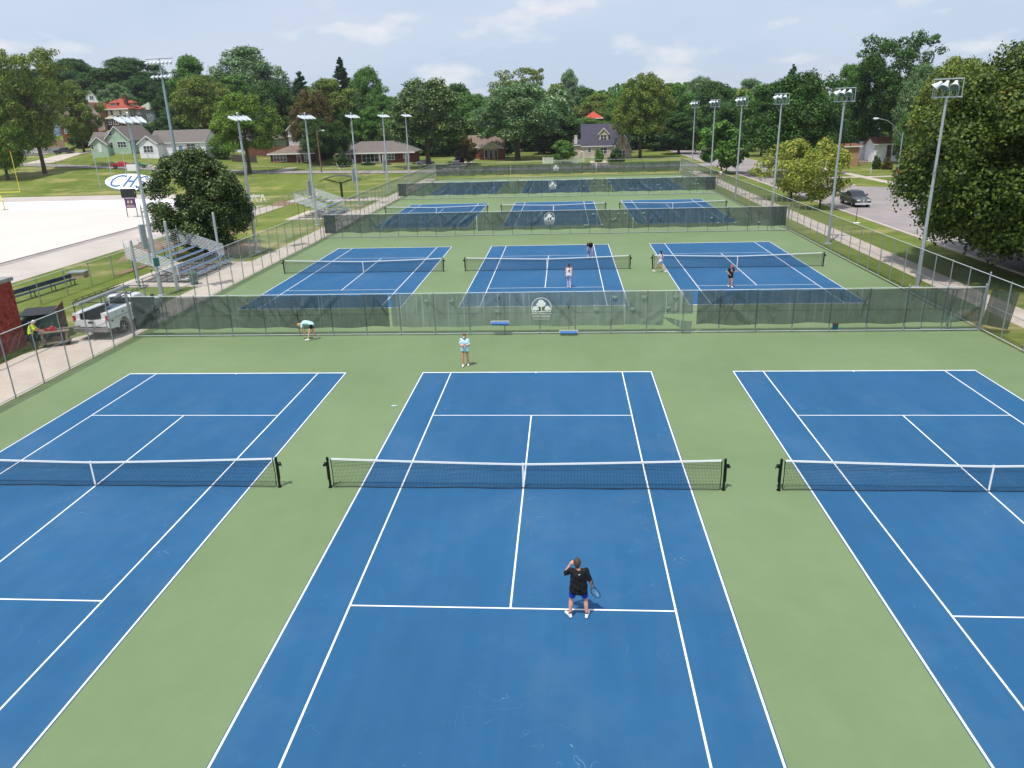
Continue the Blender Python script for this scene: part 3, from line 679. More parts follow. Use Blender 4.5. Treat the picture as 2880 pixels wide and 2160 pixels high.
M['flap'] = mat('wind_flap_mesh', '#74857c', .9, var=.1)
def text_mesh(s, size, mat_, name='lettering', parent=None, align='CENTER', extrude=.002, shear=0, sx=1):
    cu = bpy.data.curves.new('txt', 'FONT'); cu.body = s; cu.size = size; cu.align_x = align; cu.align_y = 'CENTER'; cu.extrude = extrude; cu.shear = shear; cu.offset = size*.012
    o = bpy.data.objects.new('txt', cu); col.objects.link(o)
    bpy.context.view_layer.update()
    me = bpy.data.meshes.new_from_object(o.evaluated_get(bpy.context.evaluated_depsgraph_get()))
    bpy.data.objects.remove(o); me.materials.clear(); me.materials.append(mat_)
    if sx != 1: me.transform(Matrix.Diagonal((sx, 1, 1, 1)))
    return link(name, me, parent)
def emblem(parent, x, zb, Y=-.19, s=1.):
    """white printed mark: an arch over three round trees and two lines of words"""
    b = MB(); zc = zb+.28*s
    def arc(r0, r1, a0, a1, n=30, cx=0, cz=0):
        for i in range(n):
            p = a0+(a1-a0)*i/n; q = a0+(a1-a0)*(i+1)/n
            b.quad((cx+r0*math.cos(p), 0, cz+r0*math.sin(p)), (cx+r1*math.cos(p), 0, cz+r1*math.sin(p)), (cx+r1*math.cos(q), 0, cz+r1*math.sin(q)), (cx+r0*math.cos(q), 0, cz+r0*math.sin(q)))
    arc(.52, .555, -.42, math.pi+.42, 40, 0, .52*.42)
    def disc(cx, cz, rx, rz_, y=0):
        n = 18; b.add([(cx+rx*math.cos(2*math.pi*i/n), y, cz+rz_*math.sin(2*math.pi*i/n)) for i in range(n)], [tuple(range(n))])
    k = 0
    for cx, cz, rx, rz_ in ((-.02, .5, .17, .16), (.08, .42, .17, .13), (-.1, .38, .18, .13), (0, .36, .2, .12), (-.33, .2, .14, .11), (-.25, .14, .12, .08), (-.42, .13, .08, .07), (.33, .2, .13, .11), (.27, .13, .1, .07), (.42, .14, .08, .07)):
        disc(cx, cz, rx, rz_, -.0008*k); k += 1
    for cx, w_, z1 in ((0, .05, .3), (-.33, .035, .12), (.33, .035, .12)): b.quad((cx-w_/2, -.012, .0), (cx+w_/2, -.012, .0), (cx+w_/2, -.012, z1), (cx-w_/2, -.012, z1))
    n = 20
    for i in range(n):
        p = -.51+1.02*i/n; q = -.51+1.02*(i+1)/n; f = lambda t: .0+.02*math.sin(t*6)
        b.quad((p, -.013, f(p)-.03), (q, -.013, f(q)-.03), (q, -.013, f(q)+.01), (p, -.013, f(p)+.01))
    e = b.build('emblem', M['logo'], parent, loc=(x, Y, zc)); e.scale = (s, s, s)
    for tx, dz_, sz, sx_ in (('PARKS, RECREATION', -.13, .118, .98), ('& CIVIC FACILITIES', -.28, .118, .98)):
        q = text_mesh(tx, sz, M['logo'], 'lettering', e, sx=sx_); q.rotation_euler = (math.pi/2, 0, 0); q.location = (0, -.005, dz_)
    fr = MB()
    for a in ((-.42, .42, -.455, -.447), (-.42, .42, -.385, -.377), (-.42, -.412, -.447, -.385), (.412, .42, -.447, -.385)): fr.box(a[0], a[1], -.004, 0, a[2], a[3])
    fr.build('frame_print', M['logo'], e)
    return e
def flaps(parent, pts, Y=-.15):
    for x, z in pts:
        n = 10; b = MB(); vs = [(.15*math.cos(math.pi+math.pi*i/n), -.03*math.sin(math.pi*i/n), .14*math.sin(math.pi+math.pi*i/n)) for i in range(n+1)]
        b.add(vs, [tuple(range(n+1))]); b.build('wind_flap', M['flap'], parent, loc=(x, Y, z))
CL = ['nearest the camera with a torn faded middle screen', 'between the second and third court rows', 'between the third and farthest court rows']
for k in range(3):
    y = FY[k]
    t = fence_run('cross_fence', 'low cross fence hung with green windscreens, ' + CL[k], -23.6, y, 23.6, y, 2.44, 2.0, rails=(1.25, .1), pr=.032, cornr=.045, corner=(22,), wm=M['wire'])
    # local x runs from the left end
    def lx(x): return x+23.6
    if k == 0:
        windscreen(t, lx(-23.3), lx(-8.47), .52, 2.40, M['scrA'], 11, sag=.06, amp=1.2)
        def cut(x, tt): return x > lx(6.75) and tt < .27
        mid = windscreen(t, lx(-8.32), lx(8.36), .52, 2.40, M['scrB'], 12, cut=cut, sag=.04, amp=.8)
        b = MB(); P = [(lx(6.7), 1.0), (lx(7.2), .92), (lx(7.7), .78), (lx(8.2), .72), (lx(8.35), .70), (lx(8.3), .2), (lx(8.0), .18), (lx(7.6), .42), (lx(7.1), .7)]
        vs = [(a, -.14-.05*math.sin(i*1.3), c) for i, (a, c) in enumerate(P)]; b.add(vs, [(0,1,8), (1,2,7,8), (2,3,6,7), (3,4,5,6)]); b.build('torn_flap', M['scrB'], mid, smooth=True)
        windscreen(t, lx(8.58), lx(23.5), .52, 2.40, M['scrA'], 13, sag=.06, amp=1.2)
        windscreen(t, lx(-23.5), lx(-22.1), .5, 2.38, M['scrC'], 14, sag=.03, amp=1.5, ydir=-1)
        w5 = windscreen(t, 0, 1.25, .42, 2.38, M['scrC'], 15, sag=.03, amp=1.0); w5.location = (lx(23.55), -.12, 0); w5.rotation_euler = (0, R(6), R(-24))
        emblem(t, lx(.1), 1.10)
        flaps(mid, [(lx(a), c) for a, c in ((-6.3, 2.12), (-4.9, 2.12), (-2.35, 1.5), (3.1, 1.55), (4.1, 2.2), (5.1, 1.55), (5.7, 2.2), (7.0, 1.6), (7.4, 2.2))])
        # double gate frame at the right end
        for gx in (20.55, 22.1):
            g = MB(); a0, a1 = lx(gx)+.05, lx(gx)+1.42
            for p, q in (((a0, .12), (a1, .12)), ((a0, 2.3), (a1, 2.3)), ((a0, .12), (a0, 2.3)), ((a1, .12), (a1, 2.3))): g.tube((p[0], .06, p[1]), (q[0], .06, q[1]), .024, n=6)
            gg = g.build('gate', M['galv'], t); MB().box(a1-.06, a1+.06, .03, .1, .3, .42).box(a1-.06, a1+.06, .03, .1, 2.1, 2.2).build('hinge', M['galv'], gg)
    else:
        windscreen(t, lx(-23.4), lx(-7.6 if k == 1 else -9.1), .55, 2.40, M['scrA'], 20+k, sag=.07, amp=1.5)
        mid = windscreen(t, lx(-7.5 if k == 1 else -9.0), lx(8.25), .55, 2.40, M['scrA'], 30+k, sag=.06, amp=1.2)
        windscreen(t, lx(8.3), lx(23.3), .55, 2.40, M['scrA'], 40+k, sag=.06, amp=1.2)
        windscreen(t, lx(21.9), lx(23.4), .5, 2.40, M['scrC'], 50+k, sag=.03, amp=1.5, ydir=-1)
        windscreen(t, lx(-23.5), lx(-22.3), .5, 2.38, M['scrC'], 55+k, sag=.03, amp=1.5, ydir=-1)
        emblem(t, lx(-.13 if k == 1 else -.32), 1.2)
        q = random.Random(k); flaps(mid, [(lx(q.uniform(3, 8)), q.choice((1.0, 1.5, 1.6, 2.1))) for _ in range(8)]+[(lx(q.uniform(9, 22)), q.choice((1.0, 1.5, 2.1))) for _ in range(9 if k == 2 else 5)])
        for gx in (20.7, 22.2):
            g = MB(); a0, a1 = lx(gx)+.05, lx(gx)+1.35
            for p, q2 in (((a0, .12), (a1, .12)), ((a0, 2.3), (a1, 2.3)), ((a0, .12), (a0, 2.3)), ((a1, .12), (a1, 2.3))): g.tube((p[0], .06, p[1]), (q2[0], .06, q2[1]), .024, n=6)
            g.build('gate', M['galv'], t)
t = fence_run('end_fence', 'tall far end fence with dark green windscreens behind the farthest courts', -23.7, FY[3], 23.7, FY[3], 3.05, 2.4, rails=(1.5, .12), corner=(10,))
windscreen(t, .1, 14.6, .62, 2.5, M['scrA'], 61, sag=.08, amp=1.5); windscreen(t, 14.7, 31.2, .62, 2.5, M['scrA'], 62, sag=.07); windscreen(t, 31.3, 47.2, .62, 2.5, M['scrA'], 63, sag=.06)
emblem(t, 23.5, 1.25)

# ============================================================ light poles
M['lampw'] = mat('lamp_housing_white', '#cfd6da', .4, .1, var=.05)
M['lens'] = mat('lamp_lens', '#56706a', .25, .1, var=.1, spec=.8)
M['pole'] = mat('pole_steel', '#aeb6ba', .45, .4, var=.08, scale=2)
M['dark'] = mat('dark_bracket', '#3a3f48', .5, .3)
M['box'] = mat('grey_cabinet', '#8d989c', .5, .2, var=.06)
def pole_r(h=12.0):
    t = root('floodlight_pole', 'x', 'floodlight pole')
    b = MB(); b.tube((0,0,0), (0,0,h), .13, .075, n=14); b.lathe([(.22,0),(.22,.05),(.15,.08)], 14); b.box(-.3,.3,-.3,.3,-.05,.02); b.build('pole', M['pole'], t, smooth=False)
    b = MB().box(-.88, .88, -.035, .035, h-.1, h-.02).box(-.84, .84, -.04, .04, h+.96, h+1.03)
    for x in (-.82, .82): b.box(x-.02, x+.02, -.03, .03, h, h+.97)
    for x in (-.6, -.2, .2, .6):
        b.tube((x-.07, 0, h+.0), (x-.12, -.05, h+.55), .022, n=4); b.tube((x, 0, h), (x+.06, -.05, h+.55), .022, n=4)
    b.build('crossarm', M['pole'], t)
    for i, (x, yaw, pit) in enumerate(((-.60, 1.15, .75), (-.12, .35, .85), (.42, -.05, .75))):
        b = MB(); b.lathe([(.09,-.42),(.12,-.38),(.15,-.2),(.2,-.1),(.31,.14),(.33,.2)], 18)
        f = b.build('floodlight', M['lampw'], t, smooth=True)
        q = MB(); q.lathe([(.001,.17),(.3,.185),(.3,.19)], 18); q = MB().lathe([(.29,.203),(.28,.212)], 18); q.build('lens', M['lens'], f)
        f.location = (x, -.26, h+.60); f.scale = (.84,)*3
        d = Vector((-math.sin(yaw)*math.cos(pit), -math.cos(yaw)*math.cos(pit), -math.sin(pit)))
        f.rotation_euler = d.to_track_quat('Z', 'Y').to_euler()
    return t
def place_copies(t, spots, labels, group):
    out = []
    for i, ((x, y, z, rz), lb) in enumerate(zip(spots, labels)):
        o = t if i == 0 else copy_tree(t)
        tag(o, lb, None, group, loc=(x, y, z), rz=rz); out.append(o)
    return out
OR = ['first', 'second', 'third', 'fourth', 'fifth', 'sixth and farthest']
tp = pole_r()
place_copies(tp, [(25.0, y, 0, R(-38)) for y in (29.2, 47.2, 66.7, 86, 105, 124)], ['%s round-lamp floodlight pole along the right sidewalk, counting from the camera' % o for o in OR], 'round-lamp floodlight poles along the right fence')
def pole_l(h=12.1):
    t = root('floodlight_pole', 'x', 'floodlight pole')
    b = MB(); b.tube((0,0,0), (0,0,h+.25), .15, .085, n=14); b.lathe([(.28,0),(.28,.06),(.18,.1)], 14); b.ball((0,0,h+.3), .1, 5); b.build('pole', M['pole'], t)
    b = MB().box(-.9, .9, .1, .16, h+.12, h+.18).box(-.85, .85, -.06, .1, h-.03, h+.02)
    for x in (-.69, -.23, .23, .69): b.box(x-.08, x+.08, -.05, .2, h+.02, h+.14)
    b.build('crossarm', M['dark'], t)
    for x in (-.69, -.23, .23, .69):
        b = MB(); b.prism([(.25, .05), (.2, .16), (-.9, -.02), (-1.15, -.16), (-1.15, -.2), (.2, -.12)], -.2, .2, 'yz')
        f = b.build('lamp_head', M['lampw'], t); f.location = (x, 0, h-.02); f.rotation_euler = (R(9), R(14), 0); f.scale = (.85, .85, .85)
        q = MB(); q.quad((-.17, .15, -.128), (.17, .15, -.128), (.17, -1.1, -.212), (-.17, -1.1, -.212)); q.build('lens', M['lens'], f)
    b = MB(); b.box(-.55, -.2, .12, .38, 3.4, 5.1); bx = b.build('electrical_box', M['box'], t)
    b = MB(); b.tube((-.22, .2, 2.4), (-.22, .2, 6.4), .05, n=8); b.tube((-.22, .2, 3), (0, .05, 3), .03, n=6); b.tube((-.22, .2, 5.6), (0, .05, 5.6), .03, n=6); b.build('conduit', M['pole'], t)
    return t
tp = pole_l()
ps = place_copies(tp, [(-27.7, y, 0, R(52)) for y in (29.3, 47.2, 65.7, 85.1, 104.1, 122.6)], ['%s flat-lamp floodlight pole along the left path, counting from the camera' % o for o in OR], 'flat-lamp floodlight poles along the left fence')
b = MB().box(-.2, .2, -.2, -.16, 2.15, 2.75); b.build('notice', mat('teal_notice', '#2f6b66', .6, var=.3, scale=12), ps[0])
# tall stadium mast
sp = at(490, 440, 175); zb = hz(sp.x, 175); ztop = at(449, 164, 175).z; hh = ztop-zb
t = root('stadium_light_mast', 'very tall steel stadium light mast with two rows of lamps rising behind the round tree', 'stadium light', (at(487, 400, 175).x, 175, zb))
b = MB().tube((0,0,0), (-.0,0,hh), .5, .22, n=16); b.build('mast', mat('mast_steel', '#8fa3a8', .4, .5, var=.06), t)
for z, w_, n_ in ((hh-.1, 3.9, 7), (hh-3.4, 2.9, 5)):
    b = MB().box(-w_, w_, -.06, .06, z-.06, z+.06); cr = b.build('crossarm', M['dark'], t, rz=R(-8))
    for i in range(n_):
        x = -w_+2*w_*(i+.5)/n_
        b = MB().lathe([(.15,-.5),(.2,-.3),(.42,.1),(.5,.35)], 14); f = b.build('floodlight', M['lampw'], cr, smooth=True); f.location = (x, -.35, z-.9)
        f.rotation_euler = Vector((-.5, -.45, -.75)).to_track_quat('Z', 'Y').to_euler()
# ============================================================ paths, roads, fields
def flat(name, m_, pts, z, kind='structure'):
    b = MB(); b.add([(x, y, z) for x, y in pts], [tuple(range(len(pts)))]); return b.build(name, m_, kind=kind)
# left concrete path beside the courts and the pad of the brick building
flat('left_path', M['concrete'], [(-26.3, -19), (-23.8, -19), (-23.8, 131), (-26.3, 131)], .010)
flat('concrete_apron', M['concrete'], [(-28.2, 2), (-26.3, 2), (-26.3, 20.5), (-27.3, 18.5), (-28.2, 15)], .010)
flat('bleacher_pad', M['concrete'], [(-33.2, 32.2), (-26.3, 32.2), (-26.3, 42.6), (-33.2, 42.6)], .014)
flat('bleacher_pad', M['concrete'], [(-33.6, 71), (-26.3, 71), (-26.3, 80.5), (-33.6, 80.5)], .014)
flat('shelter_pad', M['concrete'], [(-35, 92), (-26.3, 92), (-26.3, 96.5), (-35, 96.5)], .010)
flat('tree_bed', M['dirt'], [(-33.5, 46), (-29.5, 46), (-28.6, 50), (-30, 54), (-34, 53)], .012)
# right sidewalk, verge kerb and street
flat('sidewalk', M['concrete'], [(26.2, -30), (28.4, -30), (28.4, 136), (26.2, 136)], .012)
flat('street', M['asphalt'], [(33.9, -60), (45.6, -60), (45.6, 400), (33.9, 400)], .016)
for n_, x0, x1, y0, y1 in (('kerb', 33.6, 33.9, -60, 144), ('kerb', 45.6, 45.9, -60, 84), ('kerb', 45.6, 45.9, 99, 144), ('kerb', 33.6, 33.9, 160, 400), ('kerb', 45.6, 45.9, 160, 400)):
    b = MB(); b.prism([(x0, -.05), (x1, -.05), (x1, .11), (x1-.03, .13), (x0+.03, .13), (x0, .11)], y0, y1, 'xz'); b.build(n_, M['concrete'], kind='structure')
M['yel'] = mat('yellow_road_paint', '#c2a56a', .8, var=.12, scale=5)
b = MB()
for i in range(14):
    y = 20+i*12.2; b.quad((39.9, y, .021), (40.03, y, .021), (40.03, y+3.4, .021), (39.9, y+3.4, .021))
b.build('road_markings', M['yel'], kind='structure')
flat('side_street', M['asphalt'], [(45.6, 86), (50, 88.5), (130, 88.5), (130, 95.5), (50, 95.5), (45.6, 98)], .018)
flat('driveway', M['concrete'], [(46, 113), (62, 113), (62, 115.4), (46, 115.4)], .014)
flat('far_sidewalk', M['concrete'], [(51.6, 96), (53.3, 96), (53.3, 144), (51.6, 144)], .010)
drape('cross_street', M['asphalt'], lambda x: float(ys(x)), lambda x: float(ys(x))+8, -260, 130, dz=.06, step=3, n=4, axis='x')
drape('street_kerb', M['concrete'], lambda x: float(ys(x))-.25, lambda x: float(ys(x)), -260, 33, dz=.10, step=3, n=1, axis='x')
# driveways north of the cross street
for a, c, d_, e in ((-70.5, -67.5, 158.5, 176), (-107, -101, 172, 183), (-114, -108, 174, 180), (7.8, 12, 156.5, 176), (-27, -23, 156.5, 186)):
    y0 = float(ys((a+c)/2))+7.6; drape('driveway', M['concrete'], a, c, y0, e, dz=.07, step=2, n=2)
drape('hill_drive', M['concrete'], lambda y: -150+.55*(y-189), lambda y: -140+.55*(y-189), 187, 206, dz=.09, step=1.5, n=4)
drape('hill_lot', M['asphalt'], -205, -152, 199, 212, dz=.1, step=1.5, n=16)
# sports field in its hollow to the left
z = -2.47
flat('field_cover', M['tarp'], [(-230, -60), (-61.3, -60), (-61.3, 104), (-64, 112), (-230, 112)], z)
flat('field_cover_edge', M['tarp_white'], [(-230, 112.02), (-66, 112.02), (-70, 121), (-78, 127.6), (-230, 127.6)], z)
flat('track_edge', M['track_dark'], [(-61.28, -60), (-59.9, -60), (-59.9, 106), (-61.28, 104)], z)
flat('running_track', M['track'], [(-59.9, -60), (-52.2, -60), (-52.2, 112), (-59.9, 106)], z)
flat('running_track', M['track'], [(-230, 127.6), (-78, 127.6), (-74, 131), (-84, 138.5), (-230, 138.5)], z)
b = MB().box(-61.35, -61.25, -60, 104, -2.5, -2.38); b.build('field_kerb', M['concrete'], kind='structure')
flat('lower_path', M['concrete'], [(-52.2, 78), (-48.8, 82), (-46.8, 96), (-47.4, 128), (-49.5, 128), (-52.2, 100)], z)
# oval painted on the bank with letters
ec, ea, eb_ = (-100.6, 153.5), 7.0, 7.6
def bankpt(u, v, dz):
    x = ec[0]+u-.5*v; y = ec[1]+v-.27*(x-ec[0]); return (x, y, hz(x, y)+dz)
def ellipse(name, a, bb, m_, dz):
    V = [bankpt(0, 0, dz)]; F = []; n = 60; K = 10
    for k in range(1, K+1):
        for i in range(n): t = 2*math.pi*i/n; V.append(bankpt(a*math.cos(t)*k/K, bb*math.sin(t)*k/K, dz))
    for i in range(n): F.append((0, 1+i, 1+(i+1) % n))
    me = bpy.data.meshes.new(name)
    for k in range(K-1):
        for i in range(n): F.append((1+k*n+i, 1+(k+1)*n+i, 1+(k+1)*n+(i+1) % n, 1+k*n+(i+1) % n))
    me.from_pydata(V, [], F); me.materials.append(m_); return me
M['navy'] = mat('blue_field_paint', '#33639a', .8)
t = root('painted_field_emblem', 'white oval with blue outline and the letters CHS painted on the grass bank', 'field emblem')
link('outline', ellipse('o', ea+.15, eb_+.4, M['navy'], .05), t); link('oval', ellipse('o2', ea, eb_, mat('white_field_paint', '#e4e6e8', .9, var=.04), .10), t)
def stroke(pts, wx=.24, wy=.6):
    P = [Vector(p) for p in pts]; V = []; F = []; Q = []
    for i in range(len(P)-1):
        for k in range(5): Q.append(P[i].lerp(P[i+1], k/5))
    Q.append(P[-1])
    for i, p in enumerate(Q):
        d = (Q[min(i+1, len(Q)-1)]-Q[max(i-1, 0)]); nn = Vector((-d.y, d.x)).normalized()
        for k in (-1, -.33, .33, 1): V.append(bankpt(p.x+nn.x*k*wx+.10*p.y, p.y+nn.y*k*wy, .2))
    for i in range(len(Q)-1):
        for k in range(3): F.append((i*4+k, (i+1)*4+k, (i+1)*4+k+1, i*4+k+1))
    b = MB(); b.add(V, F); return b
h_ = 5.0
stroke([(-3.0+1.9*math.cos(R(a)), h_*math.sin(R(a))) for a in range(45, 316, 12)]).build('letter', M['navy'], t)
hb = stroke([(-.6, -h_), (-.6, h_)], .24)
for L_ in ([(1.3, -h_), (1.3, h_)], [(-.6, .1), (1.3, .1)]): q = stroke(L_); hb.add(q.v, q.f)
hb.build('letter', M['navy'], t)
stroke([(3.6+1.1*math.cos(R(a)), h_/2+h_/2*math.sin(R(a))) for a in range(25, 271, 16)]+[(3.6+1.1*math.cos(R(a)), -h_/2+h_/2*math.sin(R(a))) for a in range(90, -156, -16)], .22, .5).build('letter', M['navy'], t)
# grass tufts and soil strip along the low fence
drape('bare_earth_strip', M['dirt'], lambda y: -44.0-.02*(y-80)+.25*math.sin(y*.7), lambda y: -43.2-.02*(y-80)+.35*math.sin(y*.45), 70, 126, dz=.05, step=1.5, n=3)
drape('bare_earth_strip', M['dirt'], lambda y: -35.9+.2*math.sin(y*1.1), lambda y: -35.2+.2*math.sin(y*.8+1), 37, 66, dz=.04, step=1.2, n=2)
def mound(name, x, y, rx, ry, h, m_, label, cat):
    n = 18; K = 7; V = [(x, y, hz(x, y)+h)]; F = []; q = random.Random(int(x*7+y))
    for k in range(1, K+1):
        for i in range(n):
            t = 2*math.pi*i/n; f = k/K; xx = x+rx*f*math.cos(t)*(1+.1*math.sin(3*t+x)); yv = y+ry*f*math.sin(t)*(1+.1*math.cos(2*t)); V.append((xx, yv, hz(xx, yv)+h*(1-f)**1.0*(1+.25*q.uniform(-1, 1))-(.06 if k == K else 0)))
    for i in range(n): F.append((0, 1+i, 1+(i+1) % n))
    for k in range(K-1):
        for i in range(n): F.append((1+k*n+i, 1+(k+1)*n+i, 1+(k+1)*n+(i+1) % n, 1+k*n+(i+1) % n))
    b = MB(); b.add(V, F); return b.build(name, m_, smooth=True, label=label, cat=cat)
mound('dirt_pile', -43.5, 56, 3.2, 4.2, 1.5, M['dirt'], 'heap of bare brown dirt behind the near bleachers and round tree', 'dirt pile')
mound('dirt_pile', -49.0, 112, 2.4, 2.2, .8, M['dirt'], 'small mound of pale dirt near the workers by the shelter', 'dirt pile')

# ============================================================ trees
LEAFGAIN = (1.7, 1.6, 1.25)
def leaf_mat(name, cols, trans=.27, rough=.55):
    t = NT(name); g = t.n('ShaderNodeNewGeometry'); o = t.obj()
    f = t.math('ADD', t.math('MULTIPLY', g.outputs['Random Per Island'], .55), t.math('MULTIPLY', t.noise(.35, 3, o), .45))
    cols = [(p_, tuple(min(1, v*g_) for v, g_ in zip(hexl(h_), LEAFGAIN))) for p_, h_ in cols]
    c = t.ramp(f, cols); b = t.bsdf(c, rough, 0, .35)
    tl = t.n('ShaderNodeBsdfTranslucent'); t.l(t.mix(.5, c, '#93b040', 'MULTIPLY') if False else c, tl.inputs['Color'])
    mx = t.n('ShaderNodeMixShader'); mx.inputs[0].default_value = trans; t.l(b, mx.inputs[1]); t.l(tl.outputs[0], mx.inputs[2])
    return t.done(mx.outputs[0])
LM = {
 'dark': leaf_mat('leaf_dark', [(.2, '#1c3315'), (.5, '#2c4a1e'), (.75, '#416328')]),
 'mid': leaf_mat('leaf_mid', [(.2, '#27421a'), (.5, '#3c5f25'), (.75, '#587f33')]),
 'olive': leaf_mat('leaf_olive', [(.2, '#33441c'), (.5, '#4f6426'), (.75, '#727f36')]),
 'light': leaf_mat('leaf_light', [(.2, '#354d16'), (.5, '#4c681e'), (.75, '#64802c')]),
 'yellow': leaf_mat('leaf_yellow', [(.2, '#4c6227'), (.5, '#6b7a33'), (.75, '#8d8d45')]),
 'silver': leaf_mat('leaf_silver', [(.2, '#2b4526'), (.5, '#496545'), (.68, '#62805a'), (.85, '#9fb09a')]),
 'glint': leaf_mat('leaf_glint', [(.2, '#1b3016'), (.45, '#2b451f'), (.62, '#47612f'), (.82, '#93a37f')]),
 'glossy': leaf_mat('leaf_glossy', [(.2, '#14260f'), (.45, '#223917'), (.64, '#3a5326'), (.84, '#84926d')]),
 'bronze': leaf_mat('leaf_bronze', [(.2, '#2e2a1a'), (.5, '#4a4022'), (.75, '#5c5a2c')]),
 'maple': leaf_mat('leaf_maple', [(.2, '#20330e'), (.45, '#334917'), (.66, '#4b5e1f'), (.84, '#656a29'), (.9, '#784c2a')]),
 'conifer': leaf_mat('leaf_conifer', [(.2, '#1d2d1b'), (.5, '#2d4128'), (.8, '#435438')], trans=.08),
 'pine': leaf_mat('leaf_pine', [(.2, '#1f3a26'), (.5, '#2f5236'), (.8, '#4a6e48')], trans=.08),
 'bush': leaf_mat('leaf_bush', [(.2, '#1a2c14'), (.5, '#29421c'), (.8, '#3d5a27')]),
}
M['bark'] = mat('tree_bark', '#4d4439', .95, var=.35, scale=5, bump=.8)
M['barkd'] = mat('dark_bark', '#332c26', .95, var=.35, scale=5, bump=.8)
def leaves(P, N, s, rs, asp=1.5):
    """P: centres, N: approximate normals; returns one rhombus per leaf, each facing near its normal"""
    n = len(P); N = N+rs.normal(0, .55, (n, 3)); N /= np.linalg.norm(N, axis=1, keepdims=True)+1e-9
    a = np.cross(N, rs.normal(0, 1, (n, 3))); a /= np.linalg.norm(a, axis=1, keepdims=True)+1e-9; b = np.cross(N, a)
    sz = s*rs.uniform(.6, 1.35, (n, 1)); L = a*sz*asp*.5; W = b*sz*.5
    V = np.stack([P-L, P+W*1.0-L*.1+N*sz*.08, P+L, P-W-L*.1+N*sz*.08], 1).reshape(-1, 3)
    return V, np.arange(n*4).reshape(-1, 4)
def blob_crown(seed, H, Rr, leaf, npuff, dens, shape='round', base=.22, puff=(.18, .32), droop=.0, hollow=.0):
    """crown from many leafy clumps set on a ragged envelope; H height of crown, Rr radius; z from 0 (bottom) to H"""
    rs = np.random.RandomState(seed); P_, N_ = [], []
    cen = []
    ang = rs.rand(5)*6.28; am = rs.uniform(.05, .16, 5)
    def env(th, u):          # radius of envelope at relative height u
        if shape == 'round': r = math.sin(math.pi*min(1, max(0, u*.92+.06)))**.62
        elif shape == 'oval': r = math.sin(math.pi*min(1, max(0, u*.94+.05)))**.85
        elif shape == 'vase': r = (.35+.75*u)*math.sqrt(max(0, 1-((u-.55)/.5)**4)) if u > .05 else .3
        elif shape == 'spread': r = math.sin(math.pi*min(1, u*.8+.16))**.5
        elif shape == 'cone': r = (1-u)**.8*min(1, (u+.04)*9)
        return r*(1+sum(am[k]*math.sin((k+1)*th+ang[k]+u*3) for k in range(5)))
    tries = 0
    while len(cen) < npuff and tries < npuff*30:
        tries += 1
        u = rs.rand(); th = rs.rand()*6.283; e = env(th, u)
        rr = e*(1-.55*rs.rand()**1.6) if rs.rand() > .18 else e*rs.rand()
        pr = Rr*rs.uniform(*puff)*(1.05-.35*u)
        c = np.array([rr*Rr*math.cos(th), rr*Rr*math.sin(th), u*H])
        if abs(rr-e) < .12*e and e > .3: c[:2] *= 1-pr/Rr*.55/max(e, .2)
        cen.append((c, pr, rr/max(e, .05)))
    for c, pr, f in cen:
        n = int(dens*pr*pr*12.6/(leaf*leaf*.75)); 
        if n < 4: continue
        d = rs.normal(0, 1, (n, 3)); d /= np.linalg.norm(d, axis=1, keepdims=True)
        keep = (d[:, 2] > -.55) | (rs.rand(n) < .45); d = d[keep]
        sh = 1+.28*np.sin(d[:, :1]*5+c[0])*np.cos(d[:, 1:2]*5+c[1])+.12*rs.normal(0, 1, (len(d), 1))
        p = c+d*pr*sh*np.array([1.12, 1.12, .82])*rs.uniform(.72, 1.03, (len(d), 1))
        P_.append(p); q = d*.9+np.array([0, 0, .55]); N_.append(q)
    P = np.concatenate(P_); N = np.concatenate(N_)
    if droop: P[:, 2] -= droop*((P[:, 0]**2+P[:, 1]**2)/(Rr*Rr))*H
    return P, N, cen, rs
def trunk_mesh(h, r, cen, crown0, rs, nl=9, lean=0, mats=None, name='trunk'):
    b = MB(); top = Vector((lean, 0, crown0+h))
    pts = [Vector((0, 0, -.3)), Vector((.02, 0, crown0*.4)), Vector((lean*.4, .03*r, crown0)), Vector((lean*.7, 0, crown0+h*.45)), Vector((lean, 0, crown0+h*.8))]
    rr = [r*1.35, r, r*.85, r*.5, r*.15]
    for i in range(4): b.tube(pts[i], pts[i+1], rr[i], rr[i+1], 8)
    for j in range(min(nl, len(cen))):
        c = cen[int(rs.randint(len(cen)))][0]; c = Vector((c[0], c[1], c[2]+crown0)); k = rs.uniform(.0, .5); st = pts[2].lerp(pts[3], k) if k > .1 else pts[2]
        mid = st.lerp(c, .5)+Vector((0, 0, -.04*h)); r0 = r*rs.uniform(.28, .5)
        b.tube(st, mid, r0, r0*.6, 6); b.tube(mid, c, r0*.6, r0*.15, 5)
        for _ in range(2):
            c2 = cen[int(rs.randint(len(cen)))][0]; c2 = Vector((c2[0], c2[1], c2[2]+crown0))
            if (c2-mid).length < h*.45: b.tube(mid, c2, r0*.4, r0*.1, 5)
    me = bpy.data.meshes.new(name); me.from_pydata(b.v, [], b.f); me.materials.append(mats or M['bark']); return me
def build_tree(kind_shape, seed, H, Rr, crown0, leaf, npuff, dens, r=.3, **kw):
    P, N, cen, rs = blob_crown(seed, H, Rr, leaf, npuff, dens, kind_shape, **kw)
    V, F = leaves(P, N, leaf, rs); V[:, 2] += crown0
    me = npmesh('crown', V, F, [LM['mid']]); tm = trunk_mesh(H, r, cen, crown0, rs)
    rad = np.sqrt((V[:, 0]**2+V[:, 1]**2)); return me, tm, float(np.percentile(rad, 98))/1.0, float(np.percentile(V[:, 2], 99.7))
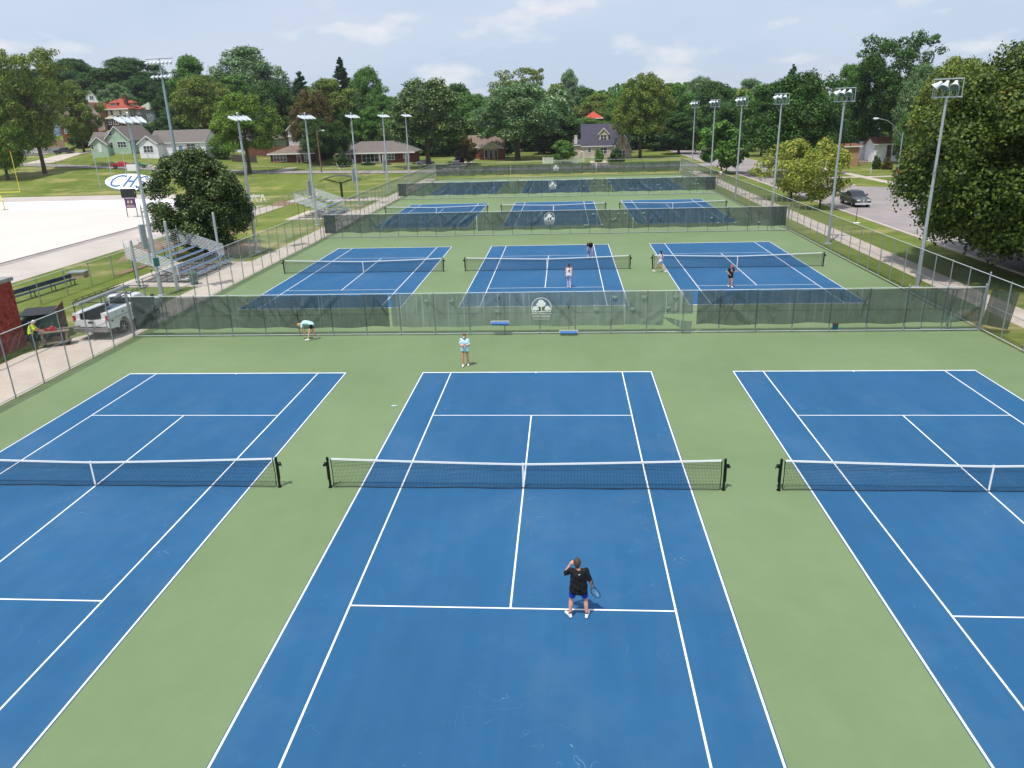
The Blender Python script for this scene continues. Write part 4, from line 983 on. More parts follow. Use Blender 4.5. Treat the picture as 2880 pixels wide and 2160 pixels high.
def conifer(seed, H, Rr, leaf, r=.25, layers=22, sparse=False):
    rs = np.random.RandomState(seed); P_, N_ = [], []; b = MB(); b.tube((0,0,-.3), (0,0,H*.97), r, .02, 8)
    for i in range(layers):
        u = i/(layers-1); z = H*(.1+.88*u); L = Rr*(1-u)**.85*rs.uniform(.85, 1.1)+.15; nb = int(9-4*u)
        for k in range(nb):
            if sparse and rs.rand() < .25: continue
            th = rs.rand()*6.28; LL = L*rs.uniform(.75, 1.1); up = .25 if sparse else 0; dz = (-.22+.5*u+up)*LL
            b.tube((0,0,z), (LL*math.cos(th), LL*math.sin(th), z+dz), .05, .01, 4)
            n = int(LL*(34 if not sparse else 22)/leaf*.9)+6; t = rs.rand(n)**.7; w_ = (1-t*.6)*LL*.26
            q = np.stack([t*LL*math.cos(th), t*LL*math.sin(th), z+dz*t*t], 1); s_ = rs.normal(0, 1, (n, 1))*w_[:, None]
            q += s_*np.array([-math.sin(th), math.cos(th), 0]); q[:, 2] -= np.abs(s_[:, 0])*.35+rs.rand(n)*.18
            P_.append(q); N_.append(np.tile([0, 0, 1.], (n, 1))+rs.normal(0, .5, (n, 3)))
    P = np.concatenate(P_); V, F = leaves(P, np.concatenate(N_), leaf, rs, 2.0)
    me = npmesh('crown', V, F, [LM['conifer']]); tm = bpy.data.meshes.new('trunk'); tm.from_pydata(b.v, [], b.f); tm.materials.append(M['barkd'])
    return me, tm, Rr, H
VAR = {}
def variant(k):
    if k in VAR: return VAR[k]
    sh, n = k
    s = 100+n*17+len(sh)
    if sh == 'round': v = build_tree('round', s, 14, 7.5, 4, .27, 130, .95, .4, puff=(.15, .29))
    elif sh == 'oval': v = build_tree('oval', s, 15.5, 6.2, 4, .27, 120, .95, .35, puff=(.16, .3))
    elif sh == 'vase': v = build_tree('vase', s, 15.5, 8, 5.5, .28, 115, .8, .4, puff=(.12, .24))
    elif sh == 'spread': v = build_tree('spread', s, 12, 8.5, 5.2, .27, 125, .9, .42, droop=.10, puff=(.14, .27))
    elif sh == 'high': v = build_tree('spread', s, 13, 8, 7.5, .28, 110, .85, .45, droop=.08, puff=(.13, .26))
    elif sh == 'small': v = build_tree('round', s, 5.2, 3.2, 1.2, .26, 60, .95, .12)
    elif sh == 'airy': v = build_tree('oval', s, 6.2, 4, 1.5, .2, 75, .6, .13, puff=(.14, .26))
    elif sh == 'bush': v = build_tree('round', s, 2.1, 1.3, -.15, .14, 40, 1.1, .05, puff=(.25, .4))
    elif sh == 'conifer': v = conifer(s, 20, 4.2, .38)
    elif sh == 'pine': v = conifer(s, 20, 4.8, .42, layers=30, sparse=True)
    elif sh == 'far': v = build_tree('round', s, 15, 8, 2, .75, 80, .95, .4)
    VAR[k] = v; return v
def tree(name, label, cat, x, y, ztop, width, var, lm, group=None, zb=None, rz=None, bark=None):
    cm, tm, r0, h0 = variant(var); zb = hz(x, y)-.15 if zb is None else zb
    sx = width/(2*r0); sz = (ztop-zb)/h0
    t = root(name, label, cat, (x, y, zb), rnd.uniform(0, 6.28) if rz is None else rz, group)
    t.scale = (sx, sx, sz)
    c = link('crown', cm, t); c.material_slots[0].link = 'OBJECT'; c.material_slots[0].material = LM[lm]
    if var[0] != 'bush':
        k = link('trunk', tm, t)
        if bark: k.material_slots[0].link = 'OBJECT'; k.material_slots[0].material = bark
    return t
def ptree(name, label, px, ptop, wpx, Y, var, lm, group=None, cat='tree', zb=None):
    """px, ptop, wpx measured on the photograph at 2212 px wide; Y = real distance north"""
    k = 2880/2212; a = at((px-wpx/2)*k, ptop*k, Y); c = at((px+wpx/2)*k, ptop*k, Y)
    return tree(name, label, cat, (a.x+c.x)/2, Y, (a.z+c.z)/2, (c.x-a.x), var, lm, group, zb)

T = [  # px, top, width, Y, variant, leaf, name, label
 (36,106,150,166,('vase',0),'olive','elm_tree','tall olive-green elm with a bare forked trunk at the far left edge'),
 (-25,215,120,160,('round',0),'light','leafy_tree','bright green tree cut off by the left edge beyond the goalposts'),
 (150,128,130,300,('round',1),'dark','oak_tree','dark tree on the hill just right of the tall elm'),
 (60,150,150,285,('round',2),'dark','oak_tree','dark hilltop tree behind the tall elm at the left'),
 (150,176,96,200,('oval',3),'olive','leafy_tree','tall olive leafy tree standing before the white hip-roof house'),
 (262,126,165,290,('round',0),'dark','oak_tree','broad dark hilltop tree above the red-roofed house'),
 (215,150,80,300,('oval',1),'mid','oak_tree','narrow green tree left of the broad dark hilltop tree'),
 (300,165,90,275,('round',2),'dark','oak_tree','dark tree on the hill directly left of the stadium light mast'),
 (247,182,74,258,('round',1),'silver','silver_tree','small grey-green tree above the red-roofed house'),
 (404,122,110,240,('oval',0),'mid','oak_tree','tall green tree just right of the stadium light mast'),
 (352,190,70,230,('oval',1),'dark','oak_tree','dark tree behind the stadium light mast'),
 (530,104,165,262,('round',3),'silver','poplar_tree','tall pale silvery-green tree high on the left skyline'),
 (425,165,140,213,('high',5),'olive','oak_tree','olive-brown tree behind the white gabled house'),
 (365,235,60,215,('oval',0),'dark','oak_tree','dark tree filling the gap behind the grey roofed house'),
 (500,165,120,235,('round',1),'mid','oak_tree','mid-green tree between the olive-brown tree and the bright lime tree'),
 (516,203,160,161,('high',1),'light','locust_tree','bright lime-green tree beside the cross street'),
 (582,176,110,225,('round',2),'dark','oak_tree','dark tree directly behind the bright lime-green tree'),
 (645,152,95,252,('pine',0),'pine','pine_tree','blue-green pine on the skyline left of the dark spruce'),
 (733,122,92,262,('pine',1),'conifer','spruce_tree','dark spruce whose bare top stands highest at left centre'),
 (700,172,140,214,('round',3),'olive','oak_tree','olive tree with a rounded top below the dark spruce'),
 (668,196,110,190,('high',2),'bronze','maple_tree','reddish-bronze tree beside the orange-roofed house'),
 (790,148,100,246,('round',0),'mid','oak_tree','rounded green tree just right of the dark spruce'),
 (755,200,100,215,('round',1),'dark','oak_tree','dark green tree above the narrow white house'),
 (825,205,70,226,('oval',1),'mid','oak_tree','green tree between the spruce and the large glinting tree'),
 (797,232,86,200,('oval',0),'mid','leafy_tree','bright green leafy tree behind the long brick ranch house'),
 (678,255,90,181,('high',2),'dark','leafy_tree','low dark tree at the end of the left brick house'),
 (728,262,60,186,('high',1),'dark','leafy_tree','dark tree between the two brick ranch houses'),
 (915,172,218,166,('high',3),'glint','maple_tree','huge dark tree with pale glinting leaves left of centre'),
 (985,182,90,290,('round',1),'dark','oak_tree','dark skyline tree right of the huge glinting tree'),
 (1022,206,120,236,('round',2),'mid','oak_tree','mid-green tree between the glinting tree and the silver maple'),
 (1125,148,120,262,('vase',1),'olive','oak_tree','thin-topped olive tree rising behind the silver maple'),
 (1115,182,205,192,('high',4),'silver','silver_maple','large silver maple in front of the woods at centre'),
 (1203,220,120,214,('oval',1),'dark','oak_tree','dark tree between the silver maple and the stone house'),
 (1228,153,70,330,('oval',0),'silver','oak_tree','pale distant tree on the skyline at centre'),
 (1295,205,120,282,('round',3),'olive','oak_tree','olive tree above the small red roof'),
 (1262,255,130,236,('round',0),'mid','oak_tree','mid-green tree just behind the dark-roofed stone house'),
 (1388,160,140,184,('high',5),'olive','oak_tree','tall olive oak leaning over the right end of the stone house'),
 (1345,200,90,250,('round',2),'mid','oak_tree','green tree left of the tall olive oak'),
 (1455,182,120,226,('round',1),'mid','oak_tree','mid-green tree right of the tall olive oak'),
 (1470,245,110,200,('oval',2),'dark','oak_tree','dark tree in shade right of the stone house'),
 (1540,178,120,235,('round',4),'dark','oak_tree','dark tree behind the left-most round-lamp poles'),
 (1515,168,100,310,('round',0),'silver','oak_tree','pale grey-green tree on the skyline behind the round-lamp poles'),
 (1625,172,110,300,('round',3),'silver','oak_tree','pale silvery tree on the skyline left of the big dark maple'),
 (1590,215,130,205,('round',2),'dark','oak_tree','dark tree behind the young street tree'),
 (1655,205,110,180,('oval',1),'dark','oak_tree','dark tree between the young street tree and the big dark maple'),
 (1715,136,90,168,('pine',2),'pine','pine_tree','feathery blue-green tree top showing above the big dark maple'),
 (1735,160,240,120,('spread',4),'dark','maple_tree','big dark maple overhanging the right street'),
 (1565,262,108,128.5,('small',1),'mid','young_tree','slender young tree on the verge of the right street'),
 (1838,142,90,165,('round',1),'mid','oak_tree','green tree between the dark maple and the tall right tree'),
 (1955,74,190,150,('vase',3),'dark','cottonwood_tree','tallest dark open-topped tree on the right skyline'),
 (1885,120,120,158,('oval',0),'dark','cottonwood_tree','dark leafy tree left of the tallest right tree'),
 (2020,205,130,120,('round',0),'mid','leafy_tree','green tree behind the sixth lamp nearest the street lamp'),
 (1995,140,110,140,('round',3),'silver','leafy_tree','pale green tree below the tallest right tree'),
 (1985,262,90,112,('oval',2),'dark','leafy_tree','dark low tree beside the curved street lamp'),
 (1830,250,70,185,('oval',1),'mid','leafy_tree','green tree left of the white house on the right'),
 (1215,303,62,172,('small',0),'mid','ornamental_tree','small rounded ornamental tree by the white picket fence'),
 (2085,128,200,86,('round',2),'olive','maple_tree','olive-green maple showing behind the nearest round-lamp pole'),
 (1008,300,56,178,('small',2),'bronze','ornamental_tree','small dark ornamental tree beside the brick garage'),
]
for px, top, w_, Y_, var, lm, nm, lb in T: ptree(nm, lb, px, top, w_, Y_, var, lm)
# street trees on the right verge
tree('street_tree', 'airy green-yellow maple on the verge, trunk nearest the driving pickup', 'tree', 31.95, 71.9, 7.9, 8.6, ('airy', 3), 'yellow')
tree('street_tree', 'golden-yellow maple on the verge behind the green-yellow one', 'tree', 31.4, 82.0, 7.6, 9.4, ('airy', 4), 'yellow')
# near round tree by the bleachers and its neighbour: their own finer crowns
def special(name, label, x, y, H, Rr, c0, leaf, npuff, dens, lm, shape, seed, r=.3, **kw):
    P, N, cen, rs = blob_crown(seed, H, Rr, leaf, npuff, dens, shape, **kw); V, F = leaves(P, N, leaf, rs); V[:, 2] += c0
    t = root(name, label, 'tree', (x, y, hz(x, y)-.05)); link('crown', npmesh('crown', V, F, [LM[lm]]), t); link('trunk', trunk_mesh(H, r, cen, c0, rs, 14, mats=M['barkd']), t); return t
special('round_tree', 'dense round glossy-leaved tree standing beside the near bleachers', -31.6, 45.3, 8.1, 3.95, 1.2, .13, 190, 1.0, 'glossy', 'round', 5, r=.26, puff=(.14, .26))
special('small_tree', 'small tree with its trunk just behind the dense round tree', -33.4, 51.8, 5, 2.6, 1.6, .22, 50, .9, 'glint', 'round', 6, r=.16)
special('big_maple', 'big near maple with yellowing leaves filling the right edge', 36.2, 32.5, 13.4, 12.2, 2.4, .165, 300, .8, 'maple', 'round', 9, r=.5, puff=(.09, .18), droop=.10)
# woods beyond: rows of single trees
q = random.Random(3); G1 = 'distant trees of the woods on the skyline'
n_ = 0
for i in range(120):
    Y_ = q.uniform(250, 420); px = q.uniform(-60, 2260); 
    if px < 560 and Y_ < 330: Y_ += 90
    base = 190 if px > 560 else 150+px*.03
    top = base-(px-1100)*.006+q.uniform(-10, 22)
    ptree('woodland_tree', 'distant green tree in the continuous woods on the horizon', px, top, q.uniform(70, 120), Y_, ('far', i % 4), q.choice(['mid', 'dark', 'mid', 'olive', 'silver']), G1)
G2 = 'low trees filling the gaps between the houses'
for i in range(34):
    px = 800+i*29+q.uniform(-10, 10)
    if 1020 < px < 1075: continue
    ptree('understory_tree', 'low dark tree filling the woods behind the far street houses', px, q.uniform(252, 288), q.uniform(60, 95), q.uniform(214, 240), ('far', i % 4), q.choice(['dark', 'mid', 'dark', 'bush']), G2)
for px, top, w_, Y_, lm, lb in ((20, 262, 90, 222, 'dark', 'dark tree behind the brown house at the far left'), (100, 250, 80, 250, 'mid', 'green tree behind the white porch roof at the far left'), (175, 282, 60, 215, 'dark', 'dark shrubby tree at the foot of the tall olive tree by the drive'), (345, 262, 80, 226, 'dark', 'dark tree between the red-roofed house and the white gabled house'),
   (395, 262, 90, 222, 'mid', 'green tree behind the long grey roof of the white gabled house'), (455, 268, 80, 224, 'dark', 'dark tree behind the right end of the white gabled house'), (430, 300, 60, 200, 'dark', 'dark low tree right of the white gabled house'), (470, 300, 50, 190, 'mid', 'low green tree left of the lime-green tree trunk'), (590, 272, 60, 226, 'dark', 'dark low tree behind the pinkish-white house'),
   (700, 300, 56, 200, 'dark', 'dark low tree above the terrace wall'), (715, 262, 70, 222, 'mid', 'mid-green tree left of the narrow white house'), (780, 268, 70, 226, 'dark', 'dark tree right of the narrow white house'), (1760, 300, 120, 160, 'dark', 'dark low tree behind the big dark maple'), (1850, 292, 60, 172, 'dark', 'dark low tree left of the dark roofed shed'), (1925, 268, 90, 178, 'mid', 'mid-green tree above the small white garage'), (2040, 290, 110, 128, 'dark', 'dark low tree right of the street lamp')):
    ptree('leafy_tree', lb, px, top, w_, Y_, ('far', int(px) % 4), lm)
# bushes
for px, top, w_, Y_, lm, lb in ((1895,336,26,130,'bush','round clipped bush on the right lawn, left of a pair'), (1918,340,24,129,'bronze','dark reddish round bush on the right lawn, right of a pair'), (1332,320,36,172,'bush','dark clipped bush before the stone house gable'),
   (1130+40,318,0,0,'',''), (1000,352,0,0,'',''), (738,331,38,176,'bush','round green shrub at the left end of the left brick house'), (795,350,38,182,'bush','low dark hedge bush under the left brick house windows'), (835,352,22,182,'bush','small dark bush right of the left house door'),
   (905,350,34,184,'bush','dark bush between the brick houses'), (975,348,28,184,'light','leafy bright shrub in front of the right brick house'), (1293,322,22,171,'mid','small green shrub by the white arbor'), (1960,350,50,118,'bush','dark bush beneath the street lamp'), (395,342,20,176,'bush','dark bush beside the white gabled house'), (348,340,16,178,'bush','small bush before the green gabled house')):
    if w_: ptree('bush', lb, px, top, w_, Y_, ('bush', (px*7) % 3), lm, cat='bush')
# ============================================================ houses
def wall_mat(name, c, kind='siding'):
    if name in _MC: return _MC[name]
    t = NT(name); o = t.n('ShaderNodeTexCoord'); sp_ = t.n('ShaderNodeSeparateXYZ'); t.l(o.outputs['Object'], sp_.inputs[0]); sn = t.n('ShaderNodeSeparateXYZ'); t.l(o.outputs['Normal'], sn.inputs[0])
    u = t.math('ADD', t.math('MULTIPLY', sp_.outputs[0], t.math('ABSOLUTE', sn.outputs[1])), t.math('MULTIPLY', sp_.outputs[1], t.math('ABSOLUTE', sn.outputs[0])))
    cb_ = t.n('ShaderNodeCombineXYZ'); t.l(u, cb_.inputs[0]); t.l(sp_.outputs[2], cb_.inputs[1])
    base = hexl(c); lo = tuple(x*.82 for x in base); hi = tuple(min(1, x*1.1) for x in base)
    nz = t.ramp(t.noise(1.2, 5, o.outputs['Object']), [(.3, lo), (.7, hi)])
    if kind == 'brick':
        bt = t.n('ShaderNodeTexBrick'); t.l(cb_.outputs[0], bt.inputs[0]); bt.inputs['Scale'].default_value = 1; bt.inputs['Brick Width'].default_value = .22; bt.inputs['Row Height'].default_value = .075; bt.inputs['Mortar Size'].default_value = .008
        bt.inputs['Color1'].default_value = C4(base); bt.inputs['Color2'].default_value = C4(tuple(x*.62 for x in base)); bt.inputs['Mortar'].default_value = C4(tuple(min(1, x*.6+.12) for x in base))
        cl = t.ramp(t.noise(2.6, 6, o.outputs['Object'], .8), [(.42, tuple(x*.75+.1 for x in base)), (.58, (1, 1, 1))]); cc = t.mix(.8, t.mix(.3, bt.outputs[0], nz), cl, 'MULTIPLY')
        _MC[name] = t.done(t.bsdf(cc, .9, 0, .2, bt.outputs[1], .3, .01))
    elif kind == 'stone':
        bt = t.n('ShaderNodeTexBrick'); t.l(cb_.outputs[0], bt.inputs[0]); bt.inputs['Scale'].default_value = 1; bt.inputs['Brick Width'].default_value = .5; bt.inputs['Row Height'].default_value = .16; bt.inputs['Mortar Size'].default_value = .012
        bt.inputs['Color1'].default_value = C4(hi); bt.inputs['Color2'].default_value = C4(lo); bt.inputs['Mortar'].default_value = C4(tuple(x*.6 for x in base))
        _MC[name] = t.done(t.bsdf(t.mix(.3, bt.outputs[0], nz), .9, 0, .2))
    else:
        wv = t.math('FRACT', t.math('MULTIPLY', sp_.outputs[2], 6.0)); sh = t.ramp(wv, [(.0, tuple(x*.72 for x in base)), (.16, (1, 1, 1))])
        cc = t.mix(1.0, nz, t.ramp(wv, [(0, (.86,)*3), (.16, (1, 1, 1))]), 'MULTIPLY')
        _MC[name] = t.done(t.bsdf(cc, .7, 0, .3))
    return _MC[name]
def roof_mat(name, c):
    if name in _MC: return _MC[name]
    t = NT(name); o = t.obj(); sp_ = t.n('ShaderNodeSeparateXYZ'); t.l(o, sp_.inputs[0]); base = hexl(c)
    f = t.math('ADD', t.math('MULTIPLY', t.noise(1.1, 5, o), .5), t.math('MULTIPLY', t.noise(9, 3, o), .5))
    cc = t.ramp(f, [(.3, tuple(x*.75 for x in base)), (.7, tuple(x*1.2 for x in base))])
    wv = t.math('FRACT', t.math('MULTIPLY', sp_.outputs[2], 7.0)); cc = t.mix(1., cc, t.ramp(wv, [(0, (.78,)*3), (.2, (1, 1, 1))]), 'MULTIPLY')
    _MC[name] = t.done(t.bsdf(cc, .9, 0, .2)); return _MC[name]
GL = glass('window_glass', '#39434c', .1); DOOR = mat('dark_door', '#3b3330', .5)
FND = mat('foundation_block', '#8a857e', .9)
def mass(t, x0, y0, w_, d, hw, rf, rise, wm_, rm_, ov=.35, z0=0., gmat=None, trim=True, fnd=2.5):
    x1, y1 = x0+w_, y0+d
    b = MB(); z = z0-fnd
    if rf in ('gf', 'gs', 'gambrel'):
        if rf == 'gf':
            b.prism([(x0, z), (x1, z), (x1, z0+hw), ((x0+x1)/2, z0+hw+rise-.05), (x0, z0+hw)], y0, y1, 'xz')
        elif rf == 'gambrel':
            b.prism([(x0, z), (x1, z), (x1, z0+hw), (x0+w_*.86, z0+hw+rise*.62), (x0+w_/2, z0+hw+rise-.05), (x0+w_*.14, z0+hw+rise*.62), (x0, z0+hw)], y0, y1, 'xz')
        else:
            b.prism([(y0, z), (y1, z), (y1, z0+hw), ((y0+y1)/2, z0+hw+rise-.05), (y0, z0+hw)], x0, x1, 'yz')
    else: b.box(x0, x1, y0, y1, z, z0+hw)
    wl = b.build('wall', wm_, t)
    r = MB(); th = .14
    def slab(p, q, lo, hi, ax):      # p,q profile points, extruded
        (a, za), (c, zc) = p, q
        pts = [(a, za), (c, zc), (c, zc+th), (a, za+th)]
        r.prism(pts, lo, hi, 'xz' if ax == 'y' else 'yz')
    if rf == 'gf':
        sl = rise/(w_/2); xm = (x0+x1)/2
        slab((x0-ov, z0+hw-sl*ov), (xm, z0+hw+rise), y0-ov, y1+ov, 'y'); slab((xm, z0+hw+rise), (x1+ov, z0+hw-sl*ov), y0-ov, y1+ov, 'y')
    elif rf == 'gambrel':
        P = [(x0-ov, z0+hw-.3), (x0+w_*.14, z0+hw+rise*.62), (x0+w_/2, z0+hw+rise), (x0+w_*.86, z0+hw+rise*.62), (x1+ov, z0+hw-.3)]
        for i in range(4): slab(P[i], P[i+1], y0-ov, y1+ov, 'y')
    elif rf == 'gs':
        sl = rise/(d/2); ym = (y0+y1)/2
        slab((y0-ov, z0+hw-sl*ov), (ym, z0+hw+rise), x0-ov, x1+ov, 'x'); slab((ym, z0+hw+rise), (y1+ov, z0+hw-sl*ov), x0-ov, x1+ov, 'x')
    elif rf == 'shed':
        slab((y0-ov, z0+hw-.05), (y1, z0+hw+rise), x0-ov, x1+ov, 'x')
    elif rf == 'hip':
        a, c, e, f = x0-ov, x1+ov, y0-ov, y1+ov; zt = z0+hw+rise; zb_ = z0+hw-.05
        k = min(w_, d)/2+ov
        if w_ >= d: A, B_ = ((a+k, (e+f)/2), (c-k, (e+f)/2))
        else: A, B_ = (((a+c)/2, e+k), ((a+c)/2, f-k))
        V_ = [(a,e,zb_),(c,e,zb_),(c,f,zb_),(a,f,zb_),(A[0],A[1],zt),(B_[0],B_[1],zt),(a,e,zb_-.16),(c,e,zb_-.16),(c,f,zb_-.16),(a,f,zb_-.16)]
        F_ = [(0,1,5,4),(1,2,5),(2,3,4,5),(3,0,4)] if w_ >= d else [(0,1,4),(1,2,5,4),(2,3,5),(3,0,4,5)]
        r.add(V_, F_+[(6,9,8,7),(0,6,7,1),(1,7,8,2),(2,8,9,3),(3,9,6,0)])
    ro = r.build('roof', rm_, t)
    if trim and rf in ('gf', 'gambrel'):
        b = MB(); yf = y0-ov-.03
        if rf == 'gf': sl = rise/(w_/2); P = [(x0-ov, z0+hw-sl*ov), ((x0+x1)/2, z0+hw+rise), (x1+ov, z0+hw-sl*ov)]
        for i in range(len(P)-1):
            (a, za), (c, zc) = P[i], P[i+1]; b.prism([(a, za-.1), (c, zc-.1), (c, zc+.17), (a, za+.17)], yf-.04, yf, 'xz')
        b.build('trim', TRIM, t)
    elif trim:
        MB().box(x0-ov-.02, x1+ov+.02, y0-ov-.06, y0-ov-.01, z0+hw-.32 if rf == 'hip' else z0+hw-(rise/(d/2)*ov if rf == 'gs' else .05)-.08, z0+hw-.02 if rf == 'hip' else z0+hw-(rise/(d/2)*ov if rf == 'gs' else .05)+.12).build('trim', TRIM, t)
    return wl, ro
def window(t, face, a, y, z, w_, h, n=2, fm=None, glm=None, name='window'):
    """face f: a = centre x on plane y; face r: a = plane x, y = centre y"""
    b = MB(); fr = .12; g = MB()
    def bx(u0, u1, z0, z1, p0, p1, B):
        if face == 'f': B.box(a+u0, a+u1, y-p1, y-p0, z0, z1)
        else: B.box(a+p0, a+p1, y+u0, y+u1, z0, z1)
    for u0, u1, z0, z1 in ((-w_/2-fr, w_/2+fr, z-h/2-fr, z-h/2), (-w_/2-fr, w_/2+fr, z+h/2, z+h/2+fr), (-w_/2-fr, -w_/2, z-h/2, z+h/2), (w_/2, w_/2+fr, z-h/2, z+h/2)): bx(u0, u1, z0, z1, .0, .07, b)
    for i in range(1, n): u = -w_/2+w_*i/n; bx(u-.05, u+.05, z-h/2, z+h/2, .0, .06, b)
    bx(-w_/2, w_/2, z-.03, z+.03, .0, .05, b)
    bx(-w_/2, w_/2, z-h/2, z+h/2, .0, .025, g)
    f = b.build(name, fm or TRIM, t); g.build('pane', glm or GL, f)
def door(t, face, a, y, z0, w_, h, m_=DOOR, garage=False):
    b = MB()
    if face == 'f': b.box(a-w_/2, a+w_/2, y-.06, y-.0, z0, z0+h); 
    else: b.box(a, a+.06, y-w_/2, y+w_/2, z0, z0+h)
    d = b.build('garage_door' if garage else 'door', m_, t)
    c = MB(); k = .1
    if face == 'f':
        for q_ in ((a-w_/2-k, a-w_/2, z0, z0+h), (a+w_/2, a+w_/2+k, z0, z0+h), (a-w_/2-k, a+w_/2+k, z0+h, z0+h+k)): c.box(q_[0], q_[1], y-.09, y, q_[2], q_[3])
        if garage:
            for i in range(4): c.box(a-w_/2+.3+i*(w_-.6)/4+.1, a-w_/2+.3+(i+1)*(w_-.6)/4-.1, y-.075, y-.06, z0+h-.55, z0+h-.3)
    else:
        for q_ in ((y-w_/2-k, y-w_/2, z0, z0+h), (y+w_/2, y+w_/2+k, z0, z0+h), (y-w_/2-k, y+w_/2+k, z0+h, z0+h+k)): c.box(a, a+.09, q_[0], q_[1], q_[2], q_[3])
    c.build('door_frame', TRIM, d)
def chimney(t, x, y, z0, z1, w_=.8, m_=None):
    m_ = m_ or wall_mat('chimney_brick', '#7a4a3c', 'brick')
    MB().box(x-w_/2, x+w_/2, y-w_/2, y+w_/2, z0, z1).box(x-w_/2-.06, x+w_/2+.06, y-w_/2-.06, y+w_/2+.06, z1, z1+.12).build('chimney', m_, t)
def HX0(fn, cx, Y): px, py = fn(cx, 900); return at(px, 350, Y).x
k7 = 720/2212
c1 = lambda x, y: (x*k7, 100+y*k7)
c2 = lambda x, y: (640+x*k7, 100+y*k7)
c3 = lambda x, y: (1280+x*k7, 100+y*k7)
c4 = lambda x, y: (1920+x*960/2212, 60+y*960/2212)
def hroot(name, label, fn, cx, Y, cy=None, cat='house', group=None, rz=0):
    x = HX0(fn, cx, Y); z = at(*fn(cx, cy), Y).z if cy else hz(x, Y)
    return root(name, label, cat, (x, Y, z), rz, group)
rg = roof_mat('roof_grey', '#716a66'); rgb = roof_mat('roof_brown_grey', '#7b6c62'); rrd = roof_mat('roof_red_tile', '#9f4f40'); ror = roof_mat('roof_orange_tile', '#b3775a'); rdk = roof_mat('roof_dark_slate', '#4c4a58')
rbr = roof_mat('roof_brown', '#7a4f3f'); rsg = roof_mat('roof_sage', '#8f9a8a')
wgr = wall_mat('sage_siding', '#a6bda6'); wwh = wall_mat('white_siding', '#e4e4e6'); wcr = wall_mat('cream_stucco', '#d8ccb0'); wbr = wall_mat('shaded_red_brick', '#7a4438', 'brick'); wob = wall_mat('orange_brick', '#99573f', 'brick')  # red brick colour is darkened to stand in for tree shade on the ranches
# A green cottage
t = hroot('cottage', 'sage green gabled cottage with grey roof facing the cross street on the left', c1, 872, 190, 1008)
mass(t, 0, 0, 7.3, 14, 3.1, 'gf', 3.6, wgr, rg); mass(t, -4.8, 1.2, 4.7, 6, 2.8, 'gs', 2.4, wgr, rg); mass(t, -3.3, -1.7, 4.9, 4, 2.1, 'gf', 1.9, wgr, rg)
window(t, 'f', 2.1, 0, 4.9, .9, 1.1, 1); window(t, 'f', 4.9, 0, 1.9, 2.4, 1.5, 3); window(t, 'f', 1.95, 0, 1.8, .7, 1.5, 1); window(t, 'f', -2.7, -1.7, 1.5, .6, 1.3, 1); door(t, 'f', -.6, -1.7, 0, .9, 2.1, TRIM); window(t, 'r', 7.3, 3, 1.9, 1, 1.3); window(t, 'r', 7.3, 7, 1.9, 1.6, 1.3)
# B white gabled house
t = hroot('white_house', 'white gabled house with grey roof and arched gable window beside the green cottage', c1, 1163, 186, 1035)
mass(t, 0, 0, 5.3, 6, 3.0, 'gf', 1.9, wwh, rg); mass(t, 1.2, 3.6, 16, 9, 3.1, 'gs', 3.0, wwh, rg)
window(t, 'f', 2.6, 0, 1.5, 2.6, 1.7, 3); window(t, 'f', 8.0, 3.6, 1.7, .8, 1.8, 1); window(t, 'f', 13, 3.6, 1.8, 2.4, 1.4, 2); door(t, 'f', 10, 3.6, 0, 1, 2.1, wall_mat('blue_door', '#5a7fae'))
b = MB(); n = 8; b.add([(2.65, -.05, 3.9)]+[(2.65+.45*math.cos(math.pi*i/n), -.05, 3.9+.4*math.sin(math.pi*i/n)) for i in range(n+1)], [(0, i+1, i+2) for i in range(n)]); b.build('fan_window', GL, t)
b = MB()
for i in range(n): a, c = math.pi*i/n, math.pi*(i+1)/n; b.quad((2.65+.45*math.cos(a), -.06, 3.9+.4*math.sin(a)), (2.65+.6*math.cos(a), -.06, 3.9+.54*math.sin(a)), (2.65+.6*math.cos(c), -.06, 3.9+.54*math.sin(c)), (2.65+.45*math.cos(c), -.06, 3.9+.4*math.sin(c)))
b.build('fan_window_trim', TRIM, t)
# C red tiled house
t = hroot('red_roof_house', 'cream house with a bright red tiled hip roof and dormers up the hill', c1, 903, 240, 785)
mass(t, 0, 0, 9.2, 10, 5.6, 'hip', 3.4, wcr, rrd, ov=.7); mass(t, 8.9, 3.5, 2.6, 4, 5.3, 'shed', .4, wall_mat('grey_siding', '#8d9098'), rrd, trim=False)
mass(t, -.5, -2.4, 8.2, 2.4, 2.5, 'shed', .5, wall_mat('porch_brick', '#5e3a33', 'brick'), roof_mat('porch_roof', '#a9b19a'), ov=.3)
for x in (1.6, 3.4, 6.5): window(t, 'f', x, 0, 4.3, .9, 1.4, 1)
for x in (1.0, 3.2, 5.6): window(t, 'f', x, -2.4, 1.3, 1.5, 1.4, 2, glm=glass('porch_shade', '#17181b'))
for y in (1.6, 6, 8.4): window(t, 'r', 9.2, y, 4.2, 1.2, 1.4)
mass(t, 2.6, .9, 2.6, 3, 1.1, 'hip', .9, wcr, rrd, ov=.4, z0=6.4, trim=False, fnd=.3); window(t, 'f', 3.9, .9, 7.0, 1.6, .7, 2); chimney(t, 8.0, 2.0, 5, 9.8, .9)
mass(t, 6.8, 4, 2.4, 2.4, 1.1, 'hip', .9, wcr, rrd, ov=.4, z0=6.4, trim=False, fnd=.3); window(t, 'r', 9.2, 5.2, 7.0, 1.4, .7, 2)
